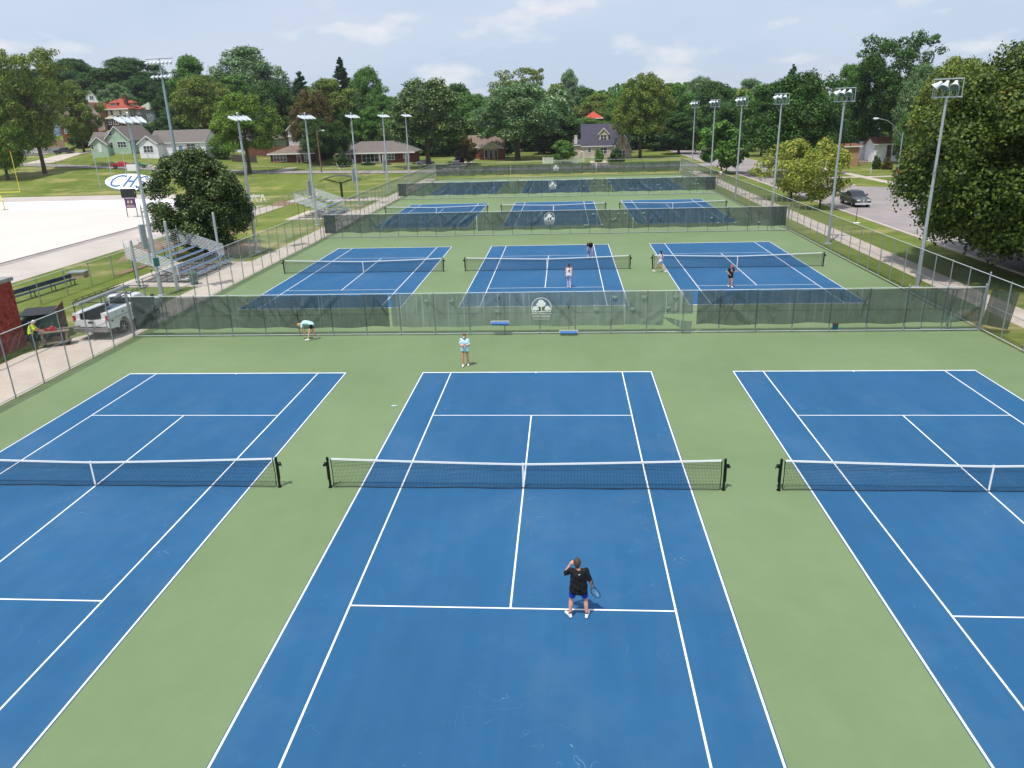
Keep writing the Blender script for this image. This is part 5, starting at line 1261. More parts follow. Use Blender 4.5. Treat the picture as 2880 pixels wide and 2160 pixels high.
# D gambrel house
t = hroot('gambrel_house', 'mauve house end with brown curved gambrel roof left of the red-roofed house', c1, 690, 236, 800)
mass(t, 0, 0, 8.6, 10, 1.6, 'gambrel', 6.4, wall_mat('mauve_stucco', '#b3a29c'), rbr, trim=False)
window(t, 'f', 3.0, 0, 5.9, .5, 1.3, 1); window(t, 'f', 2.4, 0, 2.6, 2.0, 1.8, 3); window(t, 'f', 5.6, 0, 2.9, .7, 1.1, 1)
mass(t, 1.2, -3.2, 7.6, 3.1, 2.0, 'shed', .5, wall_mat('plum_brick', '#6a4149', 'brick'), rbr, z0=-3.4)
# E white hip house
t = hroot('hip_roof_house', 'white two-storey house with reddish hip roof at the top of the hill', c1, 362, 285, 628)
mass(t, 0, 0, 13, 8, 5.8, 'hip', 2.3, wwh, rbr, ov=.6)
for x in (1.5, 3.6, 8.2, 11): window(t, 'f', x, 0, 4.4, 1.2, 1.5, 2)
for x in (2, 9): window(t, 'f', x, 0, 1.6, 1.6, 1.5, 2)
for y in (2, 5.5): window(t, 'r', 13, y, 4.4, 1.4, 1.6, 2)
chimney(t, 10.5, 2.5, 5, 9.2, .9, wall_mat('pale_chimney', '#c4b4ac', 'brick'))
# F
t = hroot('gable_house', 'white house end with a steep pale green roof behind the gambrel house', c1, 765, 276, 612)
mass(t, 0, 0, 6.5, 9, 1.8, 'gf', 4.4, wwh, rsg, trim=False); window(t, 'f', 3.4, 0, 3.0, 1.6, 1.3, 2)
# G
t = hroot('slate_house', 'grey-blue house with pale green hip roof just right of the red-roofed house', c1, 1215, 258, 760)
mass(t, 0, 0, 5.6, 7, 5.0, 'hip', 2.2, wall_mat('slate_siding', '#7b858e'), rsg, ov=.5)
for x in (1.4, 3.8): window(t, 'f', x, 0, 3.3, 1.1, 1.6, 2)
# H brown house
t = hroot('brown_house', 'dark brown house with white-framed windows at the far left edge', c1, -40, 206, 985)
wb_ = wall_mat('brown_siding', '#574a43'); mass(t, 0, 0, 6.4, 8, 6.0, 'gf', 3.2, wb_, rgb, trim=False)
for x in (3.4, 5.3): window(t, 'f', x, 0, 1.9, 1.1, 1.5, 2)
window(t, 'f', 4.2, 0, 5.0, .7, 1.3, 1); MB().box(0, 6.5, -.12, 0, 3.3, 3.45).build('trim', TRIM, t)
# I and further hidden ones
t = hroot('blue_house', 'blue-grey gabled house half hidden between the elm and the tall olive tree', c1, 365, 236, 870)
mass(t, 0, 0, 5.6, 8, 5.6, 'gf', 2.8, wall_mat('blue_siding', '#8da3bb'), rgb)
window(t, 'f', 2, 0, 5.6, 1.1, 1.4, 2); window(t, 'f', 2.6, 0, 2.2, 1.8, 1.4, 2)
t = hroot('pale_house', 'pale house with white porch roof behind the dark brown house', c1, 110, 246, 830)
mass(t, 0, 0, 7.5, 8, 3.6, 'gs', 2.6, wall_mat('pale_blue_siding', '#aebdc4'), rsg); mass(t, 1.5, -3, 3.4, 3.2, 2.8, 'gf', 1.2, wwh, rsg)
t = hroot('brick_house', 'orange brick house showing through the branches of the tall olive tree', c1, 520, 224, 925)
mass(t, 0, 0, 7.6, 8, 4.8, 'gf', 2.6, wob, rbr); window(t, 'f', 1.6, 0, 3.4, 1.1, 1.3); window(t, 'f', 5.4, 0, 3.4, 1.1, 1.3)
# K L M N O P Q
t = hroot('orange_roof_house', 'cream house with a faded orange roof and porch beside the bronze tree', c2, 395, 238, 862)
mass(t, 0, 0, 8.2, 9, 5.3, 'hip', 3.9, wcr, ror, ov=.5); mass(t, -.6, -2.4, 6, 2.4, 2.6, 'shed', .5, wall_mat('tan_wall', '#a08a72'), roof_mat('tan_porch_roof', '#b9a682'), ov=.3)
window(t, 'f', 2.0, 0, 4.1, 1.8, 1.2, 2); window(t, 'f', 5.8, 0, 4.2, .9, 1.5, 1); mass(t, 2.5, 1, 2.6, 2.4, 1.1, 'hip', .8, wcr, ror, ov=.3, z0=6, trim=False, fnd=.3)
for x in (2.6, 3.4): MB().box(x-.12, x+.12, -2.55, -2.42, 0, 2.5).build('porch_column', TRIM, t)
t = hroot('white_gable_house', 'pinkish-white gabled house with white rakes above the left brick ranch', c2, 512, 206, 940)
mass(t, 0, 0, 9.4, 9, 4.2, 'gf', 4.3, wall_mat('pink_white_siding', '#d3c9c9'), rgb, ov=.5); window(t, 'f', 1.9, 0, 1.0, 1.6, 1.1, 2); window(t, 'f', 1.3, 0, 3.9, .9, 1.6, 1); MB().box(-.1, 9.5, -.5, 0, 2.1, 2.25).build('trim', TRIM, t)
t = hroot('gabled_garage', 'low pale green garage with a brown gabled roof behind the hedge wall', c2, 178, 214, 958)
mass(t, 0, 0, 8.0, 9, 2.2, 'gf', 2.6, wall_mat('pale_sage_siding', '#a9b6ae'), rgb, ov=.5)
t = hroot('white_garage', 'plain white garage wall under the lime-green tree', c2, 22, 204, 1010)
mass(t, 0, 0, 3.2, 6, 3.2, 'gs', 1.2, wwh, rg)
t = hroot('white_cottage', 'small white cottage glimpsed below the crown of the lime-green tree', c2, 150, 236, 880)
mass(t, 0, 0, 7.0, 6, 3.4, 'gs', 2.0, wwh, roof_mat('pale_roof', '#a5adb4')); window(t, 'f', 2, 0, 1.8, 1.2, 1.2, 2)
t = hroot('brick_ranch', 'low red brick ranch house with brown hip roof, the left of two', c2, 335, 190, 1106)
mass(t, 0, 0, 12.2, 9, 2.6, 'hip', 1.9, wbr, rgb, ov=.7)
window(t, 'f', 2.6, 0, 1.45, 3.6, 1.7, 4, glm=glass('dark_pane', '#1d2226')); door(t, 'f', 8.0, 0, 0, 1, 2.1, glass('dark_pane', '#1d2226')); window(t, 'f', 10.4, 0, 1.3, 1.6, 2.0, 3)
b = MB(); b.box(-.4, 3.6, -1.2, 0, -.5, .5); b.build('planter', wob, t)
t = hroot('brick_ranch', 'long red brick ranch house with grey hip roof, the right of two', c2, 940, 190, 1106)
mass(t, 0, 0, 20.4, 10, 2.7, 'hip', 2.8, wbr, rg, ov=.8)
window(t, 'f', 2.0, 0, 1.5, 2.2, 1.3, 2); window(t, 'f', 8.6, 0, 1.25, 4.6, 2.1, 4, glm=glass('dark_pane', '#1d2226')); window(t, 'f', 14.0, 0, 1.5, 2.6, 1.6, 3); window(t, 'f', 18.6, 0, 1.6, 1.5, 1.1, 2)
for x in (11.4, 12.2): MB().box(x-.1, x+.1, -.7, -.5, 0, 2.6).build('porch_column', TRIM, t)
t = hroot('narrow_white_house', 'narrow two-storey white house with bay windows above the brick ranches', c2, 988, 214, 962)
mass(t, 0, 0, 6.0, 7, 5.5, 'gs', 3.6, wwh, rdk); mass(t, -.6, -1.6, 5.4, 1.7, 2.3, 'shed', .7, wwh, rdk)
for x in (.8, 2.0, 3.4): window(t, 'f', x, -1.6, 1.2, .9, 1.5, 2)
window(t, 'f', 3.6, 0, 4.2, 1.4, 1.6, 2)
# R S T
t = hroot('brick_garage', 'orange brick house front with a white gable and three white door frames', c3, 200, 196, 1062)
mass(t, 0, 0, 6.6, 5, 2.6, 'gf', 1.7, wob, rgb, ov=.4); mass(t, -3.6, 4.8, 10, 7, 3.0, 'gs', 2.9, wob, rgb)
MB().prism([(-.3, 2.5), (6.9, 2.5), (3.3, 4.25)], -.06, -.01, 'xz').build('gable_panel', wall_mat('cream_panel', '#c9bda9'), t)
for x in (1.9, 3.3, 4.6): door(t, 'f', x, 0, 0, .9, 2.2, glass('dark_pane', '#1d2226'))
t = hroot('stone_house', 'pale stone house with a steep dark slate roof, dormer and half-timbered gable', c3, 1097, 190, 1066)
ws = wall_mat('pale_stone', '#c4b5a8', 'stone'); wt_ = wall_mat('tan_stucco', '#bfae98')
mass(t, 0, 0, 12.0, 9, 3.5, 'gs', 5.2, ws, rdk, ov=.3); mass(t, -2.1, 2, 2.2, 6, 3.5, 'shed', 1.2, ws, rdk); mass(t, 8.2, -1.6, 4.9, 6, 2.0, 'gf', 5.0, wt_, rdk, ov=.4)
for p, q2 in (((9.2, 2.6), (9.2, 3.6)), ((10.65, 2.4), (10.65, 6.6)), ((12.1, 2.6), (12.1, 3.6)), ((9.4, 2.4), (10.6, 4.6)), ((11.9, 2.4), (10.7, 4.6))):
    MB().tube((p[0], -1.66, p[1]), (q2[0], -1.66, q2[1]), .09, n=4).build('timber', mat('dark_timber', '#6b5343', .8), t)
window(t, 'f', 2.0, 0, 2.2, .8, 1.0, 1); window(t, 'f', 5.8, 0, 2.0, 1.7, 1.5, 2); window(t, 'f', 10.4, -1.6, 1.2, 2.0, 1.6, 3); door(t, 'f', 3.7, -.02, -.9, 2.7, 1.3, TRIM, True)
mass(t, 4.5, 1.0, 2.6, 4, 2.0, 'gf', 1.4, wt_, rdk, ov=.25, z0=4.3, fnd=.6); window(t, 'f', 5.8, 1.0, 5.3, 1.6, 1.5, 2)
chimney(t, -1.6, 3.2, 3, 5.9, .8, wall_mat('white_chimney', '#d6d0c8')); chimney(t, 11.9, 4.6, 6, 9.4, 1.0, ws)
t = hroot('far_red_house', 'small bright red roof showing among the trees above the stone house', c3, 1118, 262, None)
zr = at(*c3(1180, 655), 262).z-t.location.z; mass(t, 0, 0, 6.4, 7, zr-2.2, 'hip', 2.2, wob, roof_mat('far_red_roof', '#b5513f'), ov=.3); chimney(t, 1.4, 2, zr-2, zr+.9, .6)
# right hand houses
t = hroot('white_house', 'white two-storey house with brown roof behind the trees on the right', c4, 1222, 196, None)
t.location.z = at(*c4(1230, 752), 196).z-2.0
mass(t, 0, 0, 8.5, 8, 6.0, 'gs', 1.6, wwh, rbr); mass(t, -.5, -2.2, 9, 2.3, 3.0, 'shed', .6, wwh, rbr); window(t, 'f', .9, 0, 5.0, .9, 1.2, 1); window(t, 'f', 2.0, -2.2, 1.8, 2.6, 1.4, 3); window(t, 'f', 6, 0, 5.0, 1.2, 1.2, 2)
t = hroot('garden_garage', 'small white garage with a brown roof on the right lawn', c4, 1262, 150, 872)
mass(t, 0, 0, 5.2, 5, 2.5, 'gs', 1.2, wwh, rbr); door(t, 'f', 4.3, 0, 0, .9, 2.0, DOOR)
t = hroot('dark_roof_shed', 'low shed with a dark shingle roof left of the small white garage', c4, 1168, 156, 832)
mass(t, 0, 0, 4.2, 5, 1.9, 'gs', 1.6, wwh, rdk)
t = hroot('tan_shed', 'tan wooden shed wall under the big dark maple', c4, 1072, 138, 892)
mass(t, 0, 0, 2.8, 3, 2.4, 'shed', .3, wall_mat('tan_boards', '#a98a66'), rbr)
# walls and garden fences ------------------------------------------------
def board_fence(name, label, cat, x0, y0, x1, y1, h, m_, gap=.0, bw=.14, z=None, rail=True, follow=True, off=0.):
    L = math.hypot(x1-x0, y1-y0); n = int(L/(bw+gap)); ang = math.atan2(y1-y0, x1-x0); t = root(name, label, cat, (x0, y0, 0), ang)
    b = MB()
    for i in range(n):
        u = L*(i+.5)/n; g = (hz(x0+(x1-x0)*u/L, y0+(y1-y0)*u/L) if z is None else z)+off; hh_ = h+.03*math.sin(i*2.1)
        b.box(u-bw/2, u+bw/2, -.012, .012, g, g+hh_)
    b.build('boards', m_, t)
    for k in range(int(L/2.4)+1):
        u = min(L, k*2.4); g = (hz(x0+(x1-x0)*u/L, y0+(y1-y0)*u/L) if z is None else z)+off; MB().box(u-.05, u+.05, .014, .1, g-.2, g+h+.05).build('post', m_, t)
    return t
xa, xb = at(*c1(345, 960), 203), at(*c1(560, 960), 203)
zz0 = hz((xa.x+xb.x)/2, 203)
t = MB().box(0, xb.x-xa.x, 0, .3, -1, 1.7).build('retaining_wall', mat('grey_concrete_wall', '#8b8a8c', .9, var=.15), label='grey concrete retaining wall below the brown board fence', cat='wall'); t.location = (xa.x, 203, zz0)
board_fence('board_fence', 'brown board fence on top of the grey retaining wall by the black pickup', 'fence', xa.x, 203.2, xb.x, 203.2, 2.0, mat('brown_boards', '#93765f', .9, var=.2), z=zz0+1.7)
xa, xb = at(*c1(130, 990), 199), at(*c1(322, 990), 199)
board_fence('picket_fence', 'white picket fence beside the tall elm trunk', 'fence', xa.x, 199, xb.x, 199, 1.3, TRIM, gap=.08, z=zz0+.4)
MB().box(0, xb.x-xa.x, 0, .3, -1, .5).build('retaining_wall', mat('grey_concrete_wall', '#8b8a8c'), label='low grey wall below the white picket fence', cat='wall', loc=(xa.x, 199.05, zz0-.1))
xa, xb = at(*c3(758, 1080), 171), at(*c3(1062, 1080), 171)
board_fence('picket_fence', 'white picket fence with tall end post before the stone house', 'fence', xa.x, 171, xb.x, 171, 1.5, TRIM, gap=.09)
xa = at(*c3(1070, 1080), 171)
t = root('garden_arbor', 'white curved garden arbor at the end of the picket fence', 'arbor', (xa.x, 171, 0))
for s in (0, 1.25): MB().tube((s, 0, 0), (s, 0, 2.1), .06, n=6).tube((s, .7, 0), (s, .7, 2.1), .06, n=6).build('post', TRIM, t)
b = MB()
for y in (0, .7): b.path([(.625-.625*math.cos(math.pi*i/8), y, 2.1+.55*math.sin(math.pi*i/8)) for i in range(9)], .05, 5)
b.build('arch', TRIM, t)
b = MB(); [b.box(0, 1.25, 0, .03, z_, z_+.05) for z_ in (.2, .9)]; [b.box(x_, x_+.05, 0, .03, .1, 1.0) for x_ in (.1, .3, .5, .7, .9, 1.1)]; b.build('gate', TRIM, t)
xa, xb = at(*c2(160, 1000), 200), at(*c2(560, 1000), 200)
t = MB().box(0, xb.x-xa.x, 0, .3, -1.5, 2.2).build('retaining_wall', wall_mat('terrace_brick', '#8d5a44', 'brick'), label='low reddish-brown terrace wall behind the left brick ranch', cat='wall', loc=(xa.x, 200, hz(xa.x, 200)))
xa, xb = at(*c2(925, 985), 203), at(*c2(1110, 985), 203)
t = MB().box(0, xb.x-xa.x, 0, .3, -1.5, 1.6).build('retaining_wall', wall_mat('terrace_brick', '#8d5a44', 'brick'), label='short reddish-brown terrace wall below the narrow white house', cat='wall', loc=(xa.x, 203, hz(xa.x, 203)))
xa, xb = at(*c2(35, 1060), 186), at(*c2(250, 1060), 186)
board_fence('board_fence', 'dark board fence in shade under the lime-green tree', 'fence', xa.x, 186, xb.x, 186, 1.9, mat('dark_boards', '#4f463f', .9, var=.2))
xa, xb = at(*c4(1140, 860), 140), at(*c4(1210, 860), 140)
board_fence('board_fence', 'brown rail fence beside the tan shed on the right lawn', 'fence', xa.x, 140, xb.x, 140, 1.2, mat('brown_boards', '#93765f'), gap=.15)
# ============================================================ vehicles
M['tyre'] = mat('tyre_rubber', '#1b1b1d', .85); M['rim'] = mat('wheel_rim', '#a5a9ad', .35, .7); M['blk'] = mat('black_plastic', '#1a1b1d', .5)
M['chrome'] = mat('chrome_trim', '#d3d6d9', .25, .25); M['hl'] = mat('headlight_glass', '#d8dccb', .15, spec=.8); M['tl'] = mat('tail_light', '#9c1f22', .25, spec=.7)
M['cargl'] = glass('car_glass', '#1b2733', .06)
def paint(n, c, r=.25): return mat(n, c, r, .15, var=.04, spec=.6, coat=.6)
def wheel(t, x, y, r, w_=.24):
    b = MB(); b.lathe([(r*.62, -w_/2), (r*.97, -w_/2), (r, -w_*.35), (r, w_*.35), (r*.97, w_/2), (r*.62, w_/2)], 20, (0,0,0), 'x'); f = b.build('wheel', M['tyre'], t, loc=(x, y, r))
    s = 1 if x > 0 else -1
    b = MB(); b.lathe([(r*.64, s*(w_/2-.03)), (r*.6, s*(w_/2-.0)), (.05, s*(w_/2-.04))] if s > 0 else [(.05, s*(w_/2-.04)), (r*.6, s*(w_/2)), (r*.64, s*(w_/2-.03))], 16, (0,0,0), 'x')
    for k in range(5): a = k*1.2566; b.tube((s*(w_/2+.005), 0, 0), (s*(w_/2+.005), r*.55*math.cos(a), r*.55*math.sin(a)), .035, n=4)
    b.build('rim', M['rim'], f)
def loft(b, st):
    """stations (y, zbottom, ztop, halfwidth bottom, halfwidth top)"""
    n = 10; V = []
    for y, z0, z1, hb, ht in st:
        c = min(.09, (z1-z0)*.25)
        P = [(-hb*.96, z0), (-hb, z0+c), (-(hb*.4+ht*.6), z1-c), (-ht*.93, z1-c*.15), (-ht*.5, z1+.012), (ht*.5, z1+.012), (ht*.93, z1-c*.15), (hb*.4+ht*.6, z1-c), (hb, z0+c), (hb*.96, z0)]
        V += [(x, y, z) for x, z in P]
    F = []
    for j in range(len(st)-1):
        for i in range(n): F.append((j*n+i, j*n+(i+1) % n, (j+1)*n+(i+1) % n, (j+1)*n+i))
    F += [tuple(range(n-1, -1, -1)), tuple(range((len(st)-1)*n, len(st)*n))]
    F = [f[::-1] for f in F]
    return b.add(V, F)
def vehicle(name, label, cat, loc, rz, pm, kind='car', wheels=.33):
    """front faces +y"""
    t = root(name, label, cat, loc, rz)
    if kind == 'pickup':
        L, W = 5.5, .98; r = .39; A = (1.75, -1.75)
        b = MB(); loft(b, [(2.75, .45, .78, W*.9, W*.82), (2.6, .4, 1.02, W*.97, W*.88), (1.2, .4, 1.16, W, W*.92), (1.0, .4, 1.18, W, W*.94), (-.95, .42, 1.18, W, W*.95), (-1.0, .42, 1.2, W, W*.97), (-2.6, .45, 1.22, W, W*.97), (-2.72, .5, 1.2, W*.97, W*.95)])
        body = b.build('body', pm, t)
        MB().box(-W*.82, W*.82, -2.62, -1.05, 1.19, 1.245).build('bed_liner', M['blk'], t)
        for s in (-1, 1): MB().box(s*W*.82 if s > 0 else -W*.96, W*.96 if s > 0 else -W*.82, -2.66, -1.0, 1.2, 1.29).build('bed_rail', pm, t)
        MB().box(-W*.94, W*.94, -2.72, -2.62, 1.2, 1.29).build('tailgate', pm, t)
        cab = [(1.15, 1.12, 1.18, W*.9, W*.88), (.35, 1.15, 1.70, W*.9, W*.72), (.1, 1.15, 1.76, W*.9, W*.73), (-.75, 1.15, 1.76, W*.9, W*.73), (-.95, 1.15, 1.68, W*.9, W*.72), (-1.03, 1.15, 1.2, W*.9, W*.86)]
        y_ws = (.98, .38); gy0, gy1 = -.85, .30
    else:
        L, W = 4.6, .89; r = .32; A = (1.4, -1.35); hat = kind == 'suv'
        hh = .25 if hat else 0
        b = MB(); loft(b, [(2.3, .38, .6, W*.86, W*.8), (2.2, .3, .78, W*.95, W*.85), (1.0, .28, .92+hh*.6, W, W*.9), (-1.6, .28, .95+hh*.6, W, W*.92), (-2.15, .32, .95+hh*.6, W*.96, W*.86), (-2.28, .4, .8, W*.9, W*.82)])
        body = b.build('body', pm, t)
        rt = 1.45+hh*1.2; zb_ = .9+hh*.6
        cab = [(1.05, zb_-.03, zb_+.03, W*.9, W*.86), (.3, zb_, rt-.06, W*.9, W*.68), (0, zb_, rt, W*.9, W*.68), (-.9 if not hat else -1.7, zb_, rt-.02, W*.9, W*.68), (-1.85 if not hat else -2.1, zb_, zb_+.05, W*.88, W*.8)]
        y_ws = (.95, .33); gy0, gy1 = (-1.2, .2) if not hat else (-1.75, .2)
    b = MB(); loft(b, cab); c = b.build('cabin', pm, t)
    zlo = cab[1][1]+.07; zhi = cab[2][2]-.09; hb, ht = cab[2][3], cab[2][4]
    g = MB()
    def side(s, y0, y1):
        f = lambda z: (hb+(ht-hb)*(z-cab[1][1])/(cab[2][2]-cab[1][1]))+.012
        a = [(s*f(zlo), y0-.05, zlo), (s*f(zlo), y1+.2, zlo), (s*f(zhi), y1, zhi), (s*f(zhi), y0+.05, zhi)]
        g.add(a, [(0,1,2,3) if s > 0 else (3,2,1,0)])
    ym = (gy0+gy1)/2
    for s in (-1, 1): side(s, gy0, ym-.2-.04); side(s, ym+.0, gy1)
    g.build('side_window', M['cargl'], c)
    g = MB(); (ya, yb) = y_ws; za, zb2 = cab[0][2]+.06, cab[1][2]-.05; off = .03
    g.add([(-hb*.84, ya+off, za), (hb*.84, ya+off, za), (ht*.86, yb+off+.06, zb2), (-ht*.86, yb+off+.06, zb2)], [(0,1,2,3)]); g.build('windscreen_glass', M['cargl'], c)
    yb1, yb0 = cab[-2][0], cab[-1][0]; g = MB(); g.add([(hb*.8, yb0-off-.01, zlo), (-hb*.8, yb0-off-.01, zlo), (-ht*.85, yb1-off-.03, zhi), (ht*.85, yb1-off-.03, zhi)], [(0,1,2,3)]); g.build('rear_window', M['cargl'], c)
    for s in (-1, 1):
        for y in A:
            b = MB(); b.lathe([(r*1.22, -.02), (r*1.22, .02)], 20, (s*W*.985, y, r+.03), 'x'); b.build('wheel_arch', M['blk'], body)
            wheel(t, s*(W-.12), y, r)
        yf = 2.66 if kind == 'pickup' else 2.2; zf = .82 if kind == 'pickup' else .66
        MB().box(s*W*.6-.18, s*W*.6+.18, yf-.12, yf+.09, zf-.09, zf+.13).build('headlight', M['hl'], t)
        yr = -2.74 if kind == 'pickup' else -2.24; zr = .95 if kind == 'pickup' else .82
        MB().box(s*W*.86-.09, s*W*.86+.09, yr, yr+.1, zr-.17, zr+.17).build('tail_light', M['tl'], t)
        b = MB(); b.tube((s*W*.85, gy1+.35, zlo+.0), (s*(W+.14), gy1+.33, zlo+.05), .03, n=5); b.box(s*(W+.13)-.1, s*(W+.13)+.1, gy1+.27, gy1+.37, zlo-.03, zlo+.17); b.build('mirror', M['blk'], t)
    yf = 2.76 if kind == 'pickup' else 2.3
    MB().box(-W*.94, W*.94, yf-.14, yf+.06, .36, .56).build('bumper', M['chrome'] if kind == 'pickup' else pm, t)
    b = MB()
    if kind == 'pickup':
        b.box(-.42, .42, yf-.02, yf+.02, .64, .68).box(-.42, .42, yf-.02, yf+.02, .8, .84).box(-.42, .42, yf-.02, yf+.02, .96, 1.0).box(-.04, .04, yf-.02, yf+.03, .64, 1.0).box(-.44, -.4, yf-.02, yf+.02, .64, 1.0).box(.4, .44, yf-.02, yf+.02, .64, 1.0)
        gr = b.build('grille', M['chrome'], t); MB().box(-.41, .41, yf-.09, yf-.03, .66, .98).build('grille_opening', M['blk'], gr)
    else: b.box(-.4, .4, yf-.04, yf+.0, .58, .72).build('grille', M['blk'], t)
    MB().box(-.16, .16, (-2.78 if kind == 'pickup' else -2.31), (-2.74 if kind == 'pickup' else -2.27), .58, .70).build('number_plate', TRIM, t)
    MB().box(-.16, .16, yf+.06, yf+.075, .38, .5).build('number_plate', TRIM, t)
    MB().box(-W*.94, W*.94, (-2.82 if kind == 'pickup' else -2.33), (-2.66 if kind == 'pickup' else -2.18), .38, .56).build('bumper', M['chrome'] if kind == 'pickup' else pm, t)
    return t
vehicle('pickup_truck', 'dark grey pickup truck driving towards the camera on the right street', 'pickup truck', (37.1, 74.9, .016), R(180), paint('charcoal_paint', '#24292b'), 'pickup')
p = at(*c1(1055, 1092), 171.5); vehicle('pickup_truck', 'bright red pickup truck parked in the drive of the white gabled house', 'pickup truck', (p.x, 171.5, hz(p.x, 171.5)+.1), R(-62), paint('red_paint', '#b0161d'), 'pickup')
p = at(*c1(1185, 1080), 173.5); vehicle('parked_car', 'green saloon car parked beside the bright red pickup', 'car', (p.x, 173.5, hz(p.x, 173.5)+.1), R(-70), paint('green_paint', '#1f7a4c'), 'car')
p = at(*c1(635, 1000), 203); vehicle('pickup_truck', 'black pickup parked at the foot of the retaining wall on the hill', 'pickup truck', (p.x, 198.5, hz(p.x, 198.5)+.12), R(95), paint('black_paint', '#16181c'), 'pickup')
p = at(*c1(105, 1035), 190); vehicle('parked_car', 'silver car parked in tree shade at the far left edge', 'car', (p.x, 190, hz(p.x, 190)+.1), R(-95), paint('silver_paint', '#9a9ea2'), 'suv')
p = at(*c1(205, 955), 200); vehicle('parked_car', 'white-nosed dark car behind the white picket fence', 'car', (p.x, 203.5, hz(p.x, 203.5)+.6), R(-100), paint('dusk_paint', '#3a3f46'), 'car')
p = at(*c3(30, 1075), 176); vehicle('parked_car', 'dark maroon car in shade beside the orange brick garage house', 'car', (p.x, 176, .07), R(170), paint('maroon_paint', '#4a141d'), 'suv')
p = at(*c4(455, 915), 142); vehicle('parked_car', 'dark car with a red tail light on the street beneath the big dark maple', 'car', (43.5, 140, .02), R(2), paint('ink_paint', '#2a2022'), 'suv')
p = at(*c2(1685, 1105), 178); vehicle('parked_car', 'grey car parked under the huge glinting tree', 'car', (p.x+1, 176, .07), R(80), paint('grey_paint', '#6b6f74'), 'car')

# utility truck ------------------------------------------------
t = root('utility_truck', 'white utility truck with tool boxes, ladder rack and steel plank parked on the left path', 'utility truck', (-25.68, 20.75, .012), R(-2))
WP = paint('fleet_white', '#dfe1e3', .35)
b = MB(); loft(b, [(3.2, .6, .95, .92, .85), (3.1, .5, 1.2, .99, .9), (2.0, .5, 1.32, 1.0, .93), (1.9, .5, 1.34, 1.0, .95), (.15, .5, 1.34, 1.0, .95)]); body = b.build('body', WP, t)
b = MB(); cab = [(2.05, 1.25, 1.33, .92, .9), (1.35, 1.3, 1.88, .92, .74), (1.1, 1.3, 1.94, .92, .75), (.35, 1.3, 1.94, .92, .75), (.22, 1.3, 1.86, .92, .75)]; loft(b, cab); c = b.build('cabin', WP, t)
g = MB()
for s in (-1, 1):
    f = lambda z: (.92-.17*(z-1.3)/.64)+.012
    g.add([(s*f(1.4), .35, 1.4), (s*f(1.4), 1.7, 1.4), (s*f(1.82), 1.3, 1.82), (s*f(1.82), .38, 1.82)], [(0,1,2,3) if s > 0 else (3,2,1,0)])
g.build('side_window', M['cargl'], c)
MB().add([(-.78, 2.02, 1.38), (.78, 2.02, 1.38), (.66, 1.44, 1.86), (-.66, 1.44, 1.86)], [(0,1,2,3)]).build('windscreen_glass', M['cargl'], c)
MB().add([(.7, .19, 1.42), (-.7, .19, 1.42), (-.62, .2, 1.8), (.62, .2, 1.8)], [(0,1,2,3)]).build('rear_window', M['cargl'], c)
for s in (-1, 1):
    x0, x1 = (.66, 1.08) if s > 0 else (-1.08, -.66)
    ya, yb, r = -2.75, .08, .52; yc = -1.35; pts = [(ya, .62), (yc-r, .62)]+[(yc+r*math.cos(math.pi-math.pi*i/10), .50+r*math.sin(math.pi-math.pi*i/10)) for i in range(11)]+[(yc+r, .62), (yb, .62), (yb, 1.55), (ya, 1.55)]
    bxx = MB().prism(pts, x0, x1, 'yz').build('tool_box', WP, t)
    xs_ = x1 if s > 0 else x0-.012
    b = MB()
    for q in ((-2.7, .03, 1.17, 1.185), (-2.0, -1.99, 1.18, 1.5), (-.75, -.74, .7, 1.5)): b.box(xs_, xs_+.012, q[0], q[1], q[2], q[3])
    b.build('door_seam', mat('dark_seam', '#4b4e52', .7), bxx)
    b = MB(); [b.box(xs_, xs_+.02, y, y+.12, z_, z_+.1) for y, z_ in ((-2.5, 1.0), (-.3, 1.0), (-1.4, 1.3))]; b.build('latch', M['blk'], bxx)
    MB().box(s*1.0-.09, s*1.0+.09, -2.78, -2.74, 1.12, 1.42).build('tail_light', M['tl'], t)
    for y in (2.2, -1.35): wheel(t, s*.86, y, .4, .26)
    MB().tube((s*.9, 1.75, 1.4), (s*1.2, 1.72, 1.45), .025, n=5).box(s*1.2-.1, s*1.2+.1, 1.66, 1.76, 1.36, 1.66).build('mirror', M['blk'], t)
    # rack
    MB().path([(s*.98, -2.6, 1.55), (s*.98, -2.6, 2.15), (s*.98, 1.9, 2.15)], .03, 6).tube((s*.98, -.1, 1.5), (s*.98, -.1, 2.15), .03, n=6).build('rack_rail', M['blk'], t)
    b = MB(); [b.tube((s*.98, y, 2.15), (s*.98, y, 2.27), .02, n=4) for y in (-2.3, -1.7, -1.1, -.5, .1, .7, 1.3)]; b.tube((s*.98, -2.6, 2.28), (s*.98, 1.9, 2.28), .018, n=5); b.build('rack_guard', M['blk'], t)
b = MB(); [b.tube((-.98, y, 2.15), (.98, y, 2.15), .03, n=6) for y in (-2.6, -.1, 1.9)]; b.build('rack_bar', M['blk'], t)
MB().box(-.66, .66, -2.7, .05, .75, .80).build('bed', mat('bed_liner', '#3b3431', .8, var=.3), t)
MB().box(-.655, -.64, -2.7, .05, .8, 1.5).box(.64, .655, -2.7, .05, .8, 1.5).box(-.64, .64, .03, .06, .8, 1.3).build('bed_wall', M['blk'], t); MB().box(-.9, .9, -2.82, -2.74, .78, 1.18).build('tailgate', WP, t); MB().box(-.16, .16, -2.835, -2.82, .98, 1.08).build('handle', M['blk'], t)
MB().box(-1.06, 1.06, -2.98, -2.78, .5, .72).build('bumper', mat('bumper_steel', '#8d8a88', .4, .5), t)
MB().box(-.06, .06, -3.12, -2.98, .42, .5).tube((0, -3.14, .45), (0, -3.14, .56), .035, n=8).build('tow_hitch', M['chrome'], t)
